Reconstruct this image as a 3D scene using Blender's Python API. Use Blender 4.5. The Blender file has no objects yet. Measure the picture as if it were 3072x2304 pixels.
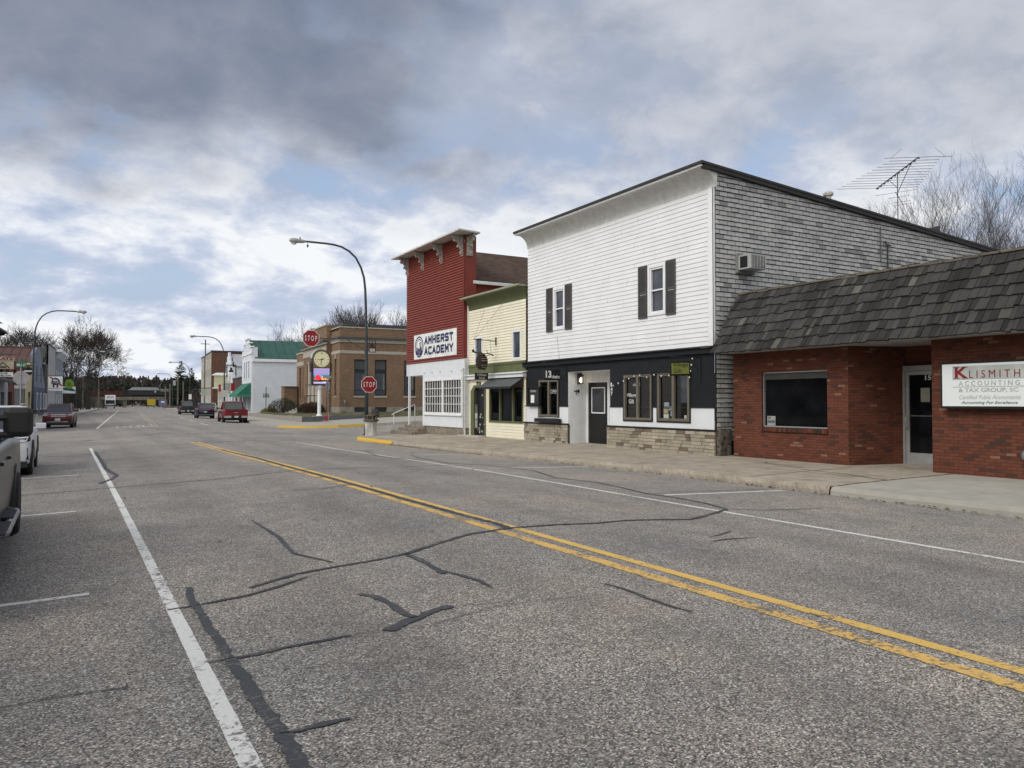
import bpy, math, random
from mathutils import Matrix, Vector
R = math.radians
scn = bpy.context.scene
C = scn.collection

# ---------------------------------------------------------------- camera
cam = bpy.data.objects.new('camera', bpy.data.cameras.new('camera'))
C.objects.link(cam)
cam.location = (0, 0, 1.47)
cam.rotation_euler = (R(90 + 1.34), 0, R(-29.9))
cam.data.sensor_width = 36
cam.data.lens = 2307 / 3072 * 36
cam.data.clip_start = 0.05
cam.data.clip_end = 3000
scn.camera = cam

# ---------------------------------------------------------------- world, sun
SUN_EL, SUN_AZ = 42, 262          # azimuth clockwise from +Y
w = bpy.data.worlds.new('World'); scn.world = w; w.use_nodes = True
nt = w.node_tree; N = nt.nodes; Lk = nt.links; N.clear()
def nd(t, **k):
    n = N.new(t)
    for a, b in k.items(): setattr(n, a, b)
    return n
def mth(op, a, b=None, c=None, clamp=False):
    n = nd('ShaderNodeMath', operation=op); n.use_clamp = clamp
    for i, v in enumerate((a, b, c)):
        if v is None: continue
        if isinstance(v, (int, float)): n.inputs[i].default_value = v
        else: Lk.new(v, n.inputs[i])
    return n.outputs[0]
def ramp(fac, stops, interp='LINEAR'):
    n = nd('ShaderNodeValToRGB'); n.color_ramp.interpolation = interp
    e = n.color_ramp.elements
    while len(e) < len(stops): e.new(0.5)
    for i, (p, c) in enumerate(stops):
        e[i].position = p; e[i].color = (*c, 1) if len(c) == 3 else c
    Lk.new(fac, n.inputs[0]); return n.outputs[0]
def mixc(f, a, b):
    n = nd('ShaderNodeMix', data_type='RGBA')
    for s, v in ((n.inputs[0], f), (n.inputs[6], a), (n.inputs[7], b)):
        if isinstance(v, (int, float)): s.default_value = v
        elif isinstance(v, tuple): s.default_value = (*v, 1)
        else: Lk.new(v, s)
    return n.outputs[2]
tc = nd('ShaderNodeTexCoord')
sep = nd('ShaderNodeSeparateXYZ'); Lk.new(tc.outputs['Generated'], sep.inputs[0])
dz = mth('MAXIMUM', sep.outputs[2], 0.0)
den = mth('ADD', dz, 0.34)
px = mth('DIVIDE', sep.outputs[0], den); py = mth('DIVIDE', sep.outputs[1], den)
cmb = nd('ShaderNodeCombineXYZ'); Lk.new(px, cmb.inputs[0]); Lk.new(py, cmb.inputs[1])
def noise(vec, scale, detail, rough, off=(0, 0, 0), dist=0.0, stretch=(1, 1, 1)):
    m = nd('ShaderNodeMapping'); m.inputs[1].default_value = off; m.inputs[3].default_value = stretch
    Lk.new(vec, m.inputs[0])
    n = nd('ShaderNodeTexNoise'); n.inputs['Scale'].default_value = scale
    n.inputs['Detail'].default_value = detail; n.inputs['Roughness'].default_value = rough
    n.inputs['Distortion'].default_value = dist
    Lk.new(m.outputs[0], n.inputs['Vector']); return n.outputs['Fac']
nA = noise(cmb.outputs[0], 2.3, 8, 0.55, (3.1, 1.7, 0), 0.15)     # cloud cells
nB = noise(cmb.outputs[0], 0.8, 4, 0.5, (8.3, 4.2, 0), 0.3)      # broad masses
nC = noise(cmb.outputs[0], 6.5, 7, 0.6, (1.3, 6.2, 0), 0.2)
sky = nd('ShaderNodeTexSky', sky_type='NISHITA'); sky.sun_disc = False
sky.sun_elevation = R(SUN_EL); sky.sun_rotation = R(SUN_AZ)
sky.dust_density = 0.6
bgs = nd('ShaderNodeBackground'); Lk.new(mixc(0.25, sky.outputs[0], (4.2, 4.6, 5.4)), bgs.inputs[0]); bgs.inputs[1].default_value = 0.15
# lit tops against grey bases
lit = mth('ADD', mth('MULTIPLY', nA, 0.66), mth('MULTIPLY', nC, 0.34))
bright = ramp(lit, [(0.415, (0.42, 0.49, 0.65)), (0.485, (0.59, 0.655, 0.80)), (0.555, (0.93, 0.95, 0.98))])
# the low grey deck: a mass standing high ahead of the street and to its left
deck_dir = nd('ShaderNodeVectorMath', operation='DOT_PRODUCT')
Lk.new(tc.outputs['Generated'], deck_dir.inputs[0])
_a, _e = R(8), R(50)
deck_dir.inputs[1].default_value = (math.sin(_a) * math.cos(_e), math.cos(_a) * math.cos(_e), math.sin(_e))
dk = mth('ADD', deck_dir.outputs['Value'], mth('MULTIPLY', mth('SUBTRACT', nB, 0.5), 0.55))
dk = mth('ADD', dk, mth('MULTIPLY', mth('SUBTRACT', nA, 0.5), 0.22))
dkm = ramp(dk, [(0.83, (0, 0, 0)), (0.915, (1, 1, 1))], 'EASE')
deckc = ramp(mth('ADD', mth('MULTIPLY', nB, 0.5), mth('MULTIPLY', nC, 0.5)), [(0.38, (0.18, 0.218, 0.305)), (0.62, (0.285, 0.318, 0.40))])
# a lighter, even grey sheet over the right half, higher than the buildings
el = ramp(mth('ADD', dz, mth('MULTIPLY', mth('SUBTRACT', nA, 0.5), 0.25)), [(0.20, (0, 0, 0)), (0.34, (1, 1, 1))], 'EASE')
sheet = ramp(nC, [(0.35, (0.385, 0.42, 0.50)), (0.65, (0.52, 0.55, 0.63))])
c1 = mixc(mth('MULTIPLY', el, 0.85), bright, sheet)
c2 = mixc(dkm, c1, deckc)
# unseen sky behind the camera, brightened to light the street fronts
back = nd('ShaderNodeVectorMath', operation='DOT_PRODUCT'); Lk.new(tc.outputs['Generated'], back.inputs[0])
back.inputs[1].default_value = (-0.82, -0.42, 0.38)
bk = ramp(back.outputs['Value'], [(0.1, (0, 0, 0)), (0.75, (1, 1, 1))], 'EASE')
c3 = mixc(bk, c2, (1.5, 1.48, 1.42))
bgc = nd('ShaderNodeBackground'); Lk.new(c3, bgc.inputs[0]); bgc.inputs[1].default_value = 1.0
cover = ramp(mth('ADD', mth('MULTIPLY', nA, 0.7), mth('MULTIPLY', nC, 0.3)), [(0.375, (0, 0, 0)), (0.465, (1, 1, 1))])
cover = mth('MAXIMUM', cover, ramp(sep.outputs[2], [(0.06, (1, 1, 1)), (0.22, (0, 0, 0))]))
cover = mth('MAXIMUM', cover, mth('MAXIMUM', dkm, mth('MULTIPLY', el, 0.8)))
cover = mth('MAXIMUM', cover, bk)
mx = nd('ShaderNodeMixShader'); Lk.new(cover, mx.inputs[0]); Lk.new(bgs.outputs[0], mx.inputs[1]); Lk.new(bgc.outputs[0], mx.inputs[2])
wo = nd('ShaderNodeOutputWorld'); Lk.new(mx.outputs[0], wo.inputs[0])

sd = bpy.data.lights.new('sun', 'SUN'); sd.energy = 1.5; sd.angle = R(20); sd.color = (1, 0.96, 0.9)
sun = bpy.data.objects.new('sun', sd); C.objects.link(sun)
_d = Vector((math.sin(R(SUN_AZ)) * math.cos(R(SUN_EL)), math.cos(R(SUN_AZ)) * math.cos(R(SUN_EL)), math.sin(R(SUN_EL))))
sun.rotation_euler = _d.to_track_quat('Z', 'Y').to_euler()
vs = scn.view_settings
vs.view_transform = 'Standard'; vs.look = 'None'; vs.exposure = 0.0; vs.gamma = 1.0; vs.use_curve_mapping = False

# ---------------------------------------------------------------- helpers
FAR = Matrix.Translation((4.6, 50, 0)) @ Matrix.Rotation(R(-3.4), 4, 'Z')   # frame of the street beyond the crossing
NEAR = Matrix.Identity(4)
WM = {}
rng = random.Random(7)
class MB:
    def __init__(s): s.v = []; s.f = []; s.a = []
    def pt(s, p): s.v.append(tuple(p)); return len(s.v) - 1
    def face(s, pts, a=None):
        s.f.append([s.pt(p) for p in pts]); s.a.append(rng.random() if a is None else a); return s
    def box(s, x0, x1, y0, y1, z0, z1, a=None):
        x0, x1 = min(x0, x1), max(x0, x1); y0, y1 = min(y0, y1), max(y0, y1); z0, z1 = min(z0, z1), max(z0, z1)
        return s.hexa([(x0, y0, z0), (x1, y0, z0), (x1, y1, z0), (x0, y1, z0), (x0, y0, z1), (x1, y0, z1), (x1, y1, z1), (x0, y1, z1)], a)
    def hexa(s, p, a=None):
        i = len(s.v); s.v += [tuple(q) for q in p]; a = rng.random() if a is None else a
        for f in ((3, 2, 1, 0), (4, 5, 6, 7), (0, 1, 5, 4), (1, 2, 6, 5), (2, 3, 7, 6), (3, 0, 4, 7)):
            s.f.append([i + k for k in f]); s.a.append(a)
        return s
    def obox(s, c, size, ax=(1, 0, 0), up=(0, 0, 1), a=None):
        X = Vector(ax).normalized(); Z = Vector(up); Z = (Z - X * Z.dot(X)).normalized(); Y = Z.cross(X)
        c = Vector(c); h = [q / 2 for q in size]
        return s.hexa([c + X * (sx * h[0]) + Y * (sy * h[1]) + Z * (sz * h[2]) for sz in (-1, 1) for sx, sy in ((-1, -1), (1, -1), (1, 1), (-1, 1))], a)
    def tube(s, pts, r, n=8, cap=True, a=None):
        pts = [Vector(p) for p in pts]; m = len(pts)
        rs = r if isinstance(r, (list, tuple)) else [r] * m
        a = rng.random() if a is None else a
        prev = None; i0 = len(s.v)
        for i, p in enumerate(pts):
            t = (pts[min(i + 1, m - 1)] - pts[max(i - 1, 0)]).normalized()
            if prev is None:
                u = t.cross(Vector((0, 0, 1)));
                if u.length < .05: u = t.cross(Vector((1, 0, 0)))
            else: u = prev - t * prev.dot(t)
            u.normalize(); prev = u; b = t.cross(u)
            for k in range(n):
                q = 2 * math.pi * k / n
                s.v.append(tuple(p + u * (rs[i] * math.cos(q)) + b * (rs[i] * math.sin(q))))
        for i in range(m - 1):
            for k in range(n):
                k2 = (k + 1) % n; A = i0 + i * n
                s.f.append([A + k, A + k2, A + n + k2, A + n + k]); s.a.append(a)
        if cap:
            s.f.append([i0 + k for k in range(n)][::-1]); s.a.append(a)
            s.f.append([i0 + (m - 1) * n + k for k in range(n)]); s.a.append(a)
        return s
    def lathe(s, c, prof, n=16, axis=(0, 0, 1), a=None):
        # prof: (radius, height along axis)
        Z = Vector(axis).normalized(); X = Z.cross(Vector((0, 1, 0)));
        if X.length < .1: X = Z.cross(Vector((1, 0, 0)))
        X.normalize(); Y = Z.cross(X); c = Vector(c); i0 = len(s.v); a = rng.random() if a is None else a
        for r, h in prof:
            for k in range(n):
                q = 2 * math.pi * k / n
                s.v.append(tuple(c + Z * h + X * (r * math.cos(q)) + Y * (r * math.sin(q))))
        for i in range(len(prof) - 1):
            for k in range(n):
                k2 = (k + 1) % n; A = i0 + i * n
                s.f.append([A + k, A + k2, A + n + k2, A + n + k]); s.a.append(a)
        s.f.append([i0 + k for k in range(n)][::-1]); s.a.append(a)
        s.f.append([i0 + (len(prof) - 1) * n + k for k in range(n)]); s.a.append(a)
        return s
    def prism(s, poly, o, U, V, W, d, a=None):
        # poly of (u,v) placed at o + u*U + v*V, thickness d along W
        o, U, V, W = map(Vector, (o, U, V, W)); n = len(poly); a = rng.random() if a is None else a
        i0 = len(s.v)
        for k in (0, 1):
            for u, v in poly: s.v.append(tuple(o + U * u + V * v + W * (d * k)))
        s.f.append([i0 + k for k in range(n)]); s.a.append(a)
        s.f.append([i0 + n + k for k in range(n)][::-1]); s.a.append(a)
        for k in range(n):
            k2 = (k + 1) % n
            s.f.append([i0 + k, i0 + n + k, i0 + n + k2, i0 + k2]); s.a.append(a)
        return s
    def build(s, name, mat, parent=None, fr=None, smooth=False, bevel=0):
        fr = FRAME if fr is None else fr
        pm = WM.get(parent, NEAR) if parent else NEAR
        M = pm.inverted() @ fr
        me = bpy.data.meshes.new(name)
        me.from_pydata([tuple(M @ Vector(p)) for p in s.v], [], s.f)
        at = me.attributes.new('rnd', 'FLOAT', 'FACE'); at.data.foreach_set('value', s.a)
        me.materials.append(mat)
        if smooth: me.polygons.foreach_set('use_smooth', [True] * len(me.polygons))
        me.update()
        o = bpy.data.objects.new(name, me); C.objects.link(o)
        if parent: o.parent = parent
        WM[o] = pm
        if bevel:
            b = o.modifiers.new('bevel', 'BEVEL'); b.width = bevel; b.segments = 2; b.limit_method = 'ANGLE'
        return o
FRAME = NEAR
def tag(o, label=None, cat=None, group=None, kind=None):
    if label: o['label'] = label
    if cat: o['category'] = cat
    if group: o['group'] = group
    if kind: o['kind'] = kind
    return o
def thing(name, label, cat, loc=(0, 0, 0), rz=0, group=None, fr=None):
    fr = FRAME if fr is None else fr
    o = bpy.data.objects.new(name, None); C.objects.link(o); o.empty_display_size = .3
    m = fr @ Matrix.Translation(loc) @ Matrix.Rotation(rz, 4, 'Z')
    o.matrix_world = m; WM[o] = m.copy()
    return tag(o, label, cat, group)
def dup(root, loc, rz, label, group=None, fr=None):
    fr = FRAME if fr is None else fr
    m = fr @ Matrix.Translation(loc) @ Matrix.Rotation(rz, 4, 'Z')
    r = root.copy(); C.objects.link(r); r.matrix_world = m; WM[r] = m.copy(); r['label'] = label
    if group: r['group'] = group
    for ch in list(root.children):
        c = ch.copy(); C.objects.link(c); c.parent = r; WM[c] = m.copy()
        for g in list(ch.children):
            q = g.copy(); C.objects.link(q); q.parent = c; WM[q] = m.copy()
    return r
def txt(s, org, right, up, wd, ht, mat, parent, bold=0.0, shear=0.0, thick=.004, name='lettering', fr=None):
    cu = bpy.data.curves.new('t', 'FONT'); cu.body = s; cu.size = 1; cu.offset = bold; cu.shear = shear; cu.resolution_u = 3
    cu.space_line = .95; cu.align_x = 'CENTER'
    ob = bpy.data.objects.new('t', cu); C.objects.link(ob)
    dg = bpy.context.evaluated_depsgraph_get()
    me = bpy.data.meshes.new_from_object(ob.evaluated_get(dg))
    bpy.data.objects.remove(ob)
    vs_ = [v.co.copy() for v in me.vertices]; fs = [list(p.vertices) for p in me.polygons]
    x0 = min(v.x for v in vs_); x1 = max(v.x for v in vs_); y0 = min(v.y for v in vs_); y1 = max(v.y for v in vs_)
    right, up, org = Vector(right), Vector(up), Vector(org); nn = right.cross(up).normalized()
    m = MB()
    m.v = [tuple(org + right * ((v.x - x0) / (x1 - x0) * wd) + up * ((v.y - y0) / (y1 - y0) * ht) + nn * thick) for v in vs_]
    m.f = fs; m.a = [0.5] * len(fs)
    return m.build(name, mat, parent, fr)

GLY = {'A': [[(0, 0), (.5, 1), (1, 0)], [(.2, .3), (.8, .3)]], 'M': [[(0, 0), (0, 1), (.5, .35), (1, 1), (1, 0)]], 'H': [[(0, 0), (0, 1)], [(1, 0), (1, 1)], [(0, .5), (1, .5)]], 'E': [[(1, 0), (0, 0), (0, 1), (1, 1)], [(0, .5), (.8, .5)]], 'R': [[(0, 0), (0, 1), (.85, 1), (1, .85), (1, .6), (.85, .45), (0, .45)], [(.5, .45), (1, 0)]], 'S': [[(0, 0), (.85, 0), (1, .15), (1, .38), (.85, .5), (.15, .5), (0, .62), (0, .85), (.15, 1), (1, 1)]], 'T': [[(.5, 0), (.5, 1)], [(0, 1), (1, 1)]], 'C': [[(1, 0), (.15, 0), (0, .15), (0, .85), (.15, 1), (1, 1)]], 'D': [[(0, 0), (0, 1), (.8, 1), (1, .8), (1, .2), (.8, 0), (0, 0)]], 'Y': [[(.5, 0), (.5, .45), (0, 1)], [(.5, .45), (1, 1)]]}
def block(s, org, right, up, wd, ht, sw, mat, parent, thick=.004):
    # heavy block capitals drawn as strokes
    right, up, org = Vector(right), Vector(up), Vector(org); nn = right.cross(up); n = len(s); cw = wd / n; w_ = cw * .84 - sw; h_ = ht - sw; m = MB(); q = 0
    for i, ch in enumerate(s):
        for ln in GLY[ch]:
            for a, b in zip(ln, ln[1:]):
                A = Vector((i * cw + sw / 2 + a[0] * w_, sw / 2 + a[1] * h_)); B = Vector((i * cw + sw / 2 + b[0] * w_, sw / 2 + b[1] * h_)); d = (B - A).normalized() * sw / 2; p = Vector((-d.y, d.x)); q = (q + 1) % 5
                m.face([org + right * v.x + up * v.y + nn * (thick + q * .0006) for v in (A - d + p, A - d - p, B + d - p, B + d + p)], .5)
    return m.build('lettering', mat, parent)
# ---------------------------------------------------------------- materials
MC = {}
class NB:
    def __init__(s, name, rough=.6, metal=0, spec=.5):
        s.m = bpy.data.materials.new(name); s.m.use_nodes = True; s.t = s.m.node_tree; s.N = s.t.nodes
        s.b = s.N['Principled BSDF']; s.b.inputs['Roughness'].default_value = rough; s.b.inputs['Metallic'].default_value = metal
        s.b.inputs['Specular IOR Level'].default_value = spec
        s.tc = s.N.new('ShaderNodeTexCoord').outputs['Object']
    def L(s, a, b): s.t.links.new(a, b)
    def n(s, t, **k):
        q = s.N.new(t)
        for a, b in k.items(): setattr(q, a, b)
        return q
    def set(s, sock, v):
        if isinstance(v, (int, float)): sock.default_value = v
        elif isinstance(v, tuple): sock.default_value = (*v, 1) if len(v) == 3 and sock.type == 'RGBA' else v
        else: s.L(v, sock)
    def math(s, op, a, b=0.0, c=0.0, clamp=False):
        q = s.n('ShaderNodeMath', operation=op); q.use_clamp = clamp
        for i, v in enumerate((a, b, c)): s.set(q.inputs[i], v)
        return q.outputs[0]
    def noise(s, scale, detail=3, rough=.55, vec=None, stretch=None, off=None):
        q = s.n('ShaderNodeTexNoise'); q.inputs['Scale'].default_value = scale; q.inputs['Detail'].default_value = detail
        q.inputs['Roughness'].default_value = rough
        v = vec or s.tc
        if stretch or off:
            mp = s.n('ShaderNodeMapping'); s.L(v, mp.inputs[0])
            if stretch: mp.inputs[3].default_value = stretch
            if off: mp.inputs[1].default_value = off
            v = mp.outputs[0]
        s.L(v, q.inputs['Vector']); return q.outputs['Fac']
    def ramp(s, f, stops, interp='LINEAR'):
        q = s.n('ShaderNodeValToRGB'); e = q.color_ramp.elements; q.color_ramp.interpolation = interp
        while len(e) < len(stops): e.new(.5)
        for i, (p, c) in enumerate(stops):
            e[i].position = p; e[i].color = (*c, 1) if isinstance(c, tuple) else (c, c, c, 1)
        s.L(f, q.inputs[0]); return q.outputs[0]
    def mix(s, f, a, b, mode='MIX'):
        q = s.n('ShaderNodeMix', data_type='RGBA', blend_type=mode)
        s.set(q.inputs[0], f); s.set(q.inputs[6], a); s.set(q.inputs[7], b); return q.outputs[2]
    def attr(s): 
        q = s.n('ShaderNodeAttribute'); q.attribute_name = 'rnd'; return q.outputs['Fac']
    def bump(s, h, dist, strength=1):
        q = s.n('ShaderNodeBump'); q.inputs['Distance'].default_value = dist; q.inputs['Strength'].default_value = strength
        s.L(h, q.inputs['Height']); s.L(q.outputs[0], s.b.inputs['Normal'])
    def col(s, c): s.set(s.b.inputs['Base Color'], c); return s
def paint(name, c=(.3, .3, .3), rough=.55, var=.12, scale=3., metal=0, bump=0, spec=.4, dirt=None):
    if name in MC: return MC[name]
    b = NB(name, rough, metal, spec)
    f = b.noise(scale, 5, .6)
    d = tuple(x * (1 - var * 1.6) for x in c); l = tuple(min(1, x * (1 + var)) for x in c)
    cc = b.ramp(f, [(.3, d), (.7, l)])
    if dirt:
        g = b.noise(2.2, 6, .7, off=(4, 2, 9), stretch=(1, 1, .35)); cc = b.mix(b.ramp(g, [(.52, 0.), (.72, dirt[1])]), cc, dirt[0])
    b.col(cc)
    if bump: b.bump(b.noise(scale * 12, 4, .7), bump)
    MC[name] = b.m; return b.m
def hvec(b, T):
    # horizontal run along tangent T, height z -> (h, z, 0)
    d = b.n('ShaderNodeVectorMath', operation='DOT_PRODUCT'); b.L(b.tc, d.inputs[0]); d.inputs[1].default_value = (*T, 0)
    sp = b.n('ShaderNodeSeparateXYZ'); b.L(b.tc, sp.inputs[0])
    cb = b.n('ShaderNodeCombineXYZ'); b.L(d.outputs['Value'], cb.inputs[0]); b.L(sp.outputs[2], cb.inputs[1])
    return cb.outputs[0], d.outputs['Value'], sp.outputs[2]
def brick(name, T, c1, c2, c3, mortar, bw=.2, bh=.067, ms=.009, c4=None, bumpd=.006, rough=.85):
    if name in MC: return MC[name]
    b = NB(name, rough, 0, .3); v, h, z = hvec(b, T)
    q = b.n('ShaderNodeTexBrick'); b.L(v, q.inputs['Vector'])
    q.inputs['Scale'].default_value = 1; q.inputs['Brick Width'].default_value = bw; q.inputs['Row Height'].default_value = bh
    q.inputs['Mortar Size'].default_value = ms; q.inputs['Mortar Smooth'].default_value = .15; q.inputs['Bias'].default_value = 0
    q.inputs['Color1'].default_value = (0, 0, 0, 1); q.inputs['Color2'].default_value = (1, 1, 1, 1); q.inputs['Mortar'].default_value = (.5, .5, .5, 1)
    st = [(0, c1), (.45, c2), (.78, c3)]
    st = [(0.0, c2), (.3, c1), (.6, c2), (.84, c1), (.86, c3), (.93, c3)] + ([(.95, c4), (1, c4)] if c4 else [(1, c3)])
    cc = b.ramp(q.outputs['Color'], st, 'CONSTANT')
    cc = b.mix(.35, cc, b.ramp(b.noise(30, 4, .7), [(.3, tuple(x * .5 for x in c1)), (.7, tuple(min(1, x * 1.6) for x in c1))]))
    cc = b.mix(q.outputs['Fac'], cc, mortar)
    cc = b.mix(1, cc, b.ramp(b.noise(.9, 4, .6), [(.3, .85), (.7, 1.1)]), 'MULTIPLY')
    b.col(cc)
    hh = b.math('SUBTRACT', b.math('MULTIPLY', b.noise(60, 3, .7), .25), q.outputs['Fac'])
    b.bump(hh, bumpd); MC[name] = b.m; return b.m
def perface(name, stops, rough=.8, bump=.004, bscale=25, stretch=None, dirt=.25, spec=.3):
    if name in MC: return MC[name]
    b = NB(name, rough, 0, spec)
    cc = b.ramp(b.attr(), stops)
    n1 = b.noise(bscale, 5, .7, stretch=stretch)
    cc = b.mix(1, cc, b.ramp(n1, [(.25, 1 - dirt * 1.4), (.75, 1 + dirt)]), 'MULTIPLY')
    cc = b.mix(1, cc, b.ramp(b.noise(1.3, 4, .6), [(.3, 1 - dirt), (.7, 1 + dirt * .5)]), 'MULTIPLY')
    b.col(cc); b.bump(n1, bump); MC[name] = b.m; return b.m
def glass(name='window_glass', tint=(.55, .6, .62), refl=.16, rough=.02):
    if name in MC: return MC[name]
    m = bpy.data.materials.new(name); m.use_nodes = True; t = m.node_tree; t.nodes.clear()
    tr = t.nodes.new('ShaderNodeBsdfTransparent'); tr.inputs[0].default_value = (*tint, 1)
    gl = t.nodes.new('ShaderNodeBsdfGlossy'); gl.inputs['Roughness'].default_value = rough
    fr_ = t.nodes.new('ShaderNodeFresnel'); fr_.inputs[0].default_value = 1.5
    ml = t.nodes.new('ShaderNodeMath'); ml.operation = 'MULTIPLY'; ml.inputs[1].default_value = refl / .04 * .5
    ml.use_clamp = True
    mx_ = t.nodes.new('ShaderNodeMixShader'); o = t.nodes.new('ShaderNodeOutputMaterial')
    L = t.links.new; L(fr_.outputs[0], ml.inputs[0]); L(ml.outputs[0], mx_.inputs[0]); L(tr.outputs[0], mx_.inputs[1]); L(gl.outputs[0], mx_.inputs[2]); L(mx_.outputs[0], o.inputs[0])
    MC[name] = m; return m
def darkglass(name, c=(.012, .014, .018), rough=.04, spec=.5):
    if name in MC: return MC[name]
    b = NB(name, rough, 0, spec); b.col(b.ramp(b.noise(1.5, 3), [(.35, c), (.7, tuple(x * 2.2 + .003 for x in c))])); MC[name] = b.m; return b.m
def emit(name, c, st):
    b = NB(name, .5); b.col(c); b.set(b.b.inputs['Emission Color'], c); b.b.inputs['Emission Strength'].default_value = st; return b.m
GL = glass()
BLACK = paint('black_metal', (.012, .012, .013), .45, .2, 8)
INK = paint('black_paint', (.02, .02, .022), .6)
WHITE = paint('white_paint', (.74, .75, .76), .5, .05, 2.)
WTRIM = paint('white_trim', (.72, .73, .75), .5, .05, 4., dirt=((.5, .48, .44), .25))
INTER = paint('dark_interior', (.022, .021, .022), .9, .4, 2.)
STEEL = paint('galvanized_steel', (.33, .34, .35), .4, .2, 6., .7)
# wall sheet with rectangular openings and their reveals; fn(h,z,o) gives the point, o outward
def wall(mb, fn, h0, h1, z0, z1, holes=(), depth=.15):
    hs = sorted({h0, h1, *[min(max(q, h0), h1) for o in holes for q in o[:2]]}); zs = sorted({z0, z1, *[min(max(q, z0), z1) for o in holes for q in o[2:4]]})
    for a, b in zip(hs, hs[1:]):
        for c, d in zip(zs, zs[1:]):
            mh, mz = (a + b) / 2, (c + d) / 2
            if any(o[0] < mh < o[1] and o[2] < mz < o[3] for o in holes): continue
            mb.face([fn(a, c, 0), fn(b, c, 0), fn(b, d, 0), fn(a, d, 0)])
    for a, b, c, d in [o[:4] for o in holes]:
        for p, q in (((a, c), (b, c)), ((b, c), (b, d)), ((b, d), (a, d)), ((a, d), (a, c))):
            mb.face([fn(*p, 0), fn(*q, 0), fn(*q, -depth), fn(*p, -depth)])
def lap(mb, fn, h0, h1, z0, z1, row, holes=(), out=.022, top=None):
    # overlapping boards: each row slopes outward to its lower edge; top(h) clips
    n = max(1, round((z1 - z0) / row)); row = (z1 - z0) / n
    hs = sorted({h0, h1, *[min(max(q, h0), h1) for o in holes for q in o[:2]]})
    for i in range(n):
        a, b = z0 + i * row, z0 + (i + 1) * row
        zz = sorted({a, b, *[q for o in holes for q in o[2:4] if a < q < b]})
        for c, d in zip(zz, zz[1:]):
            oc, od = out * (b - c) / row, out * (b - d) / row
            for p, q in zip(hs, hs[1:]):
                mh, mz = (p + q) / 2, (c + d) / 2
                if any(o[0] < mh < o[1] and o[2] < mz < o[3] for o in holes): continue
                mb.face([fn(p, c, oc), fn(q, c, oc), fn(q, d, od), fn(p, d, od)], .5)
                if c == a: mb.face([fn(p, c, 0), fn(q, c, 0), fn(q, c, out), fn(p, c, out)], .5)
def frame_rect(mb, fn, h0, h1, z0, z1, w_, o0, o1):
    # ring of four butted bars between offsets o0..o1
    for a, b, c, d in ((h0, h1, z0, z0 + w_), (h0, h1, z1 - w_, z1), (h0, h0 + w_, z0 + w_, z1 - w_), (h1 - w_, h1, z0 + w_, z1 - w_)):
        bar(mb, fn, a, b, c, d, o0, o1)
def bar(mb, fn, a, b, c, d, o0, o1, r=None):
    mb.hexa([fn(a, c, o0), fn(b, c, o0), fn(b, c, o1), fn(a, c, o1), fn(a, d, o0), fn(b, d, o0), fn(b, d, o1), fn(a, d, o1)], r)
def fx(X): return lambda h, z, o: (X - o, h, z)        # wall facing the street (-X), h = Y
def fy(Y): return lambda h, z, o: (h, Y - o, z)        # wall facing the camera side (-Y), h = X
def fxp(X): return lambda h, z, o: (X + o, h, z)       # wall facing +X
def fyp(Y): return lambda h, z, o: (h, Y + o, z)
def sst(a, b, x):
    t = min(1, max(0, (x - a) / (b - a))); return t * t * (3 - 2 * t)
def cen(Y): return 4.4 if Y < 34 else (4.4 + (Y - 34) * .0125 if Y < 50 else 4.6 + (Y - 50) * .05941)
def bz(Y): return -.16 * sst(12, 34, Y)
def hz(X, Y):
    d = abs(X - cen(Y)); r = max(0, X - cen(Y) - 9)
    rise = .032 * max(0, X - cen(Y) - 9.6) if Y < 66 else 0
    l = max(0, cen(Y) - X - 9)
    return bz(Y) - .03 * min(d, 7.6) + min(rise, .6) + min(.01 * l, .2)
def flat(u, v, dz=0.):
    p = FRAME @ Vector((u, v, 0)); return hz(p.x, p.y) + dz
# ---------------------------------------------------------------- ground, road, kerbs
b = NB('asphalt', .82, 0, .35)
vo = b.n('ShaderNodeTexVoronoi'); vo.inputs['Scale'].default_value = 112; b.L(b.tc, vo.inputs['Vector'])
sc_ = b.n('ShaderNodeSeparateColor'); b.L(vo.outputs['Color'], sc_.inputs[0])
st1 = b.ramp(sc_.outputs[0], [(0, (.052, .049, .047)), (.25, (.125, .118, .110)), (.5, (.228, .212, .196)), (.75, (.335, .312, .288)), (.92, (.46, .435, .405)), (1, (.76, .74, .70))])
tint = b.ramp(sc_.outputs[1], [(0, (1.07, .97, .91)), (.5, (1, 1, 1)), (1, (.94, .99, 1.02))])
cc = b.mix(1, st1, tint, 'MULTIPLY')
big = b.noise(.33, 5, .6, stretch=(1, .45, 1)); cc = b.mix(1, cc, b.ramp(big, [(.32, (.80, .81, .83)), (.5, (1, 1, 1)), (.68, (1.15, 1.10, 1.05))]), 'MULTIPLY')
med = b.noise(2.6, 4, .65); cc = b.mix(1, cc, b.ramp(med, [(.3, .86), (.7, 1.1)]), 'MULTIPLY')
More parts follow.
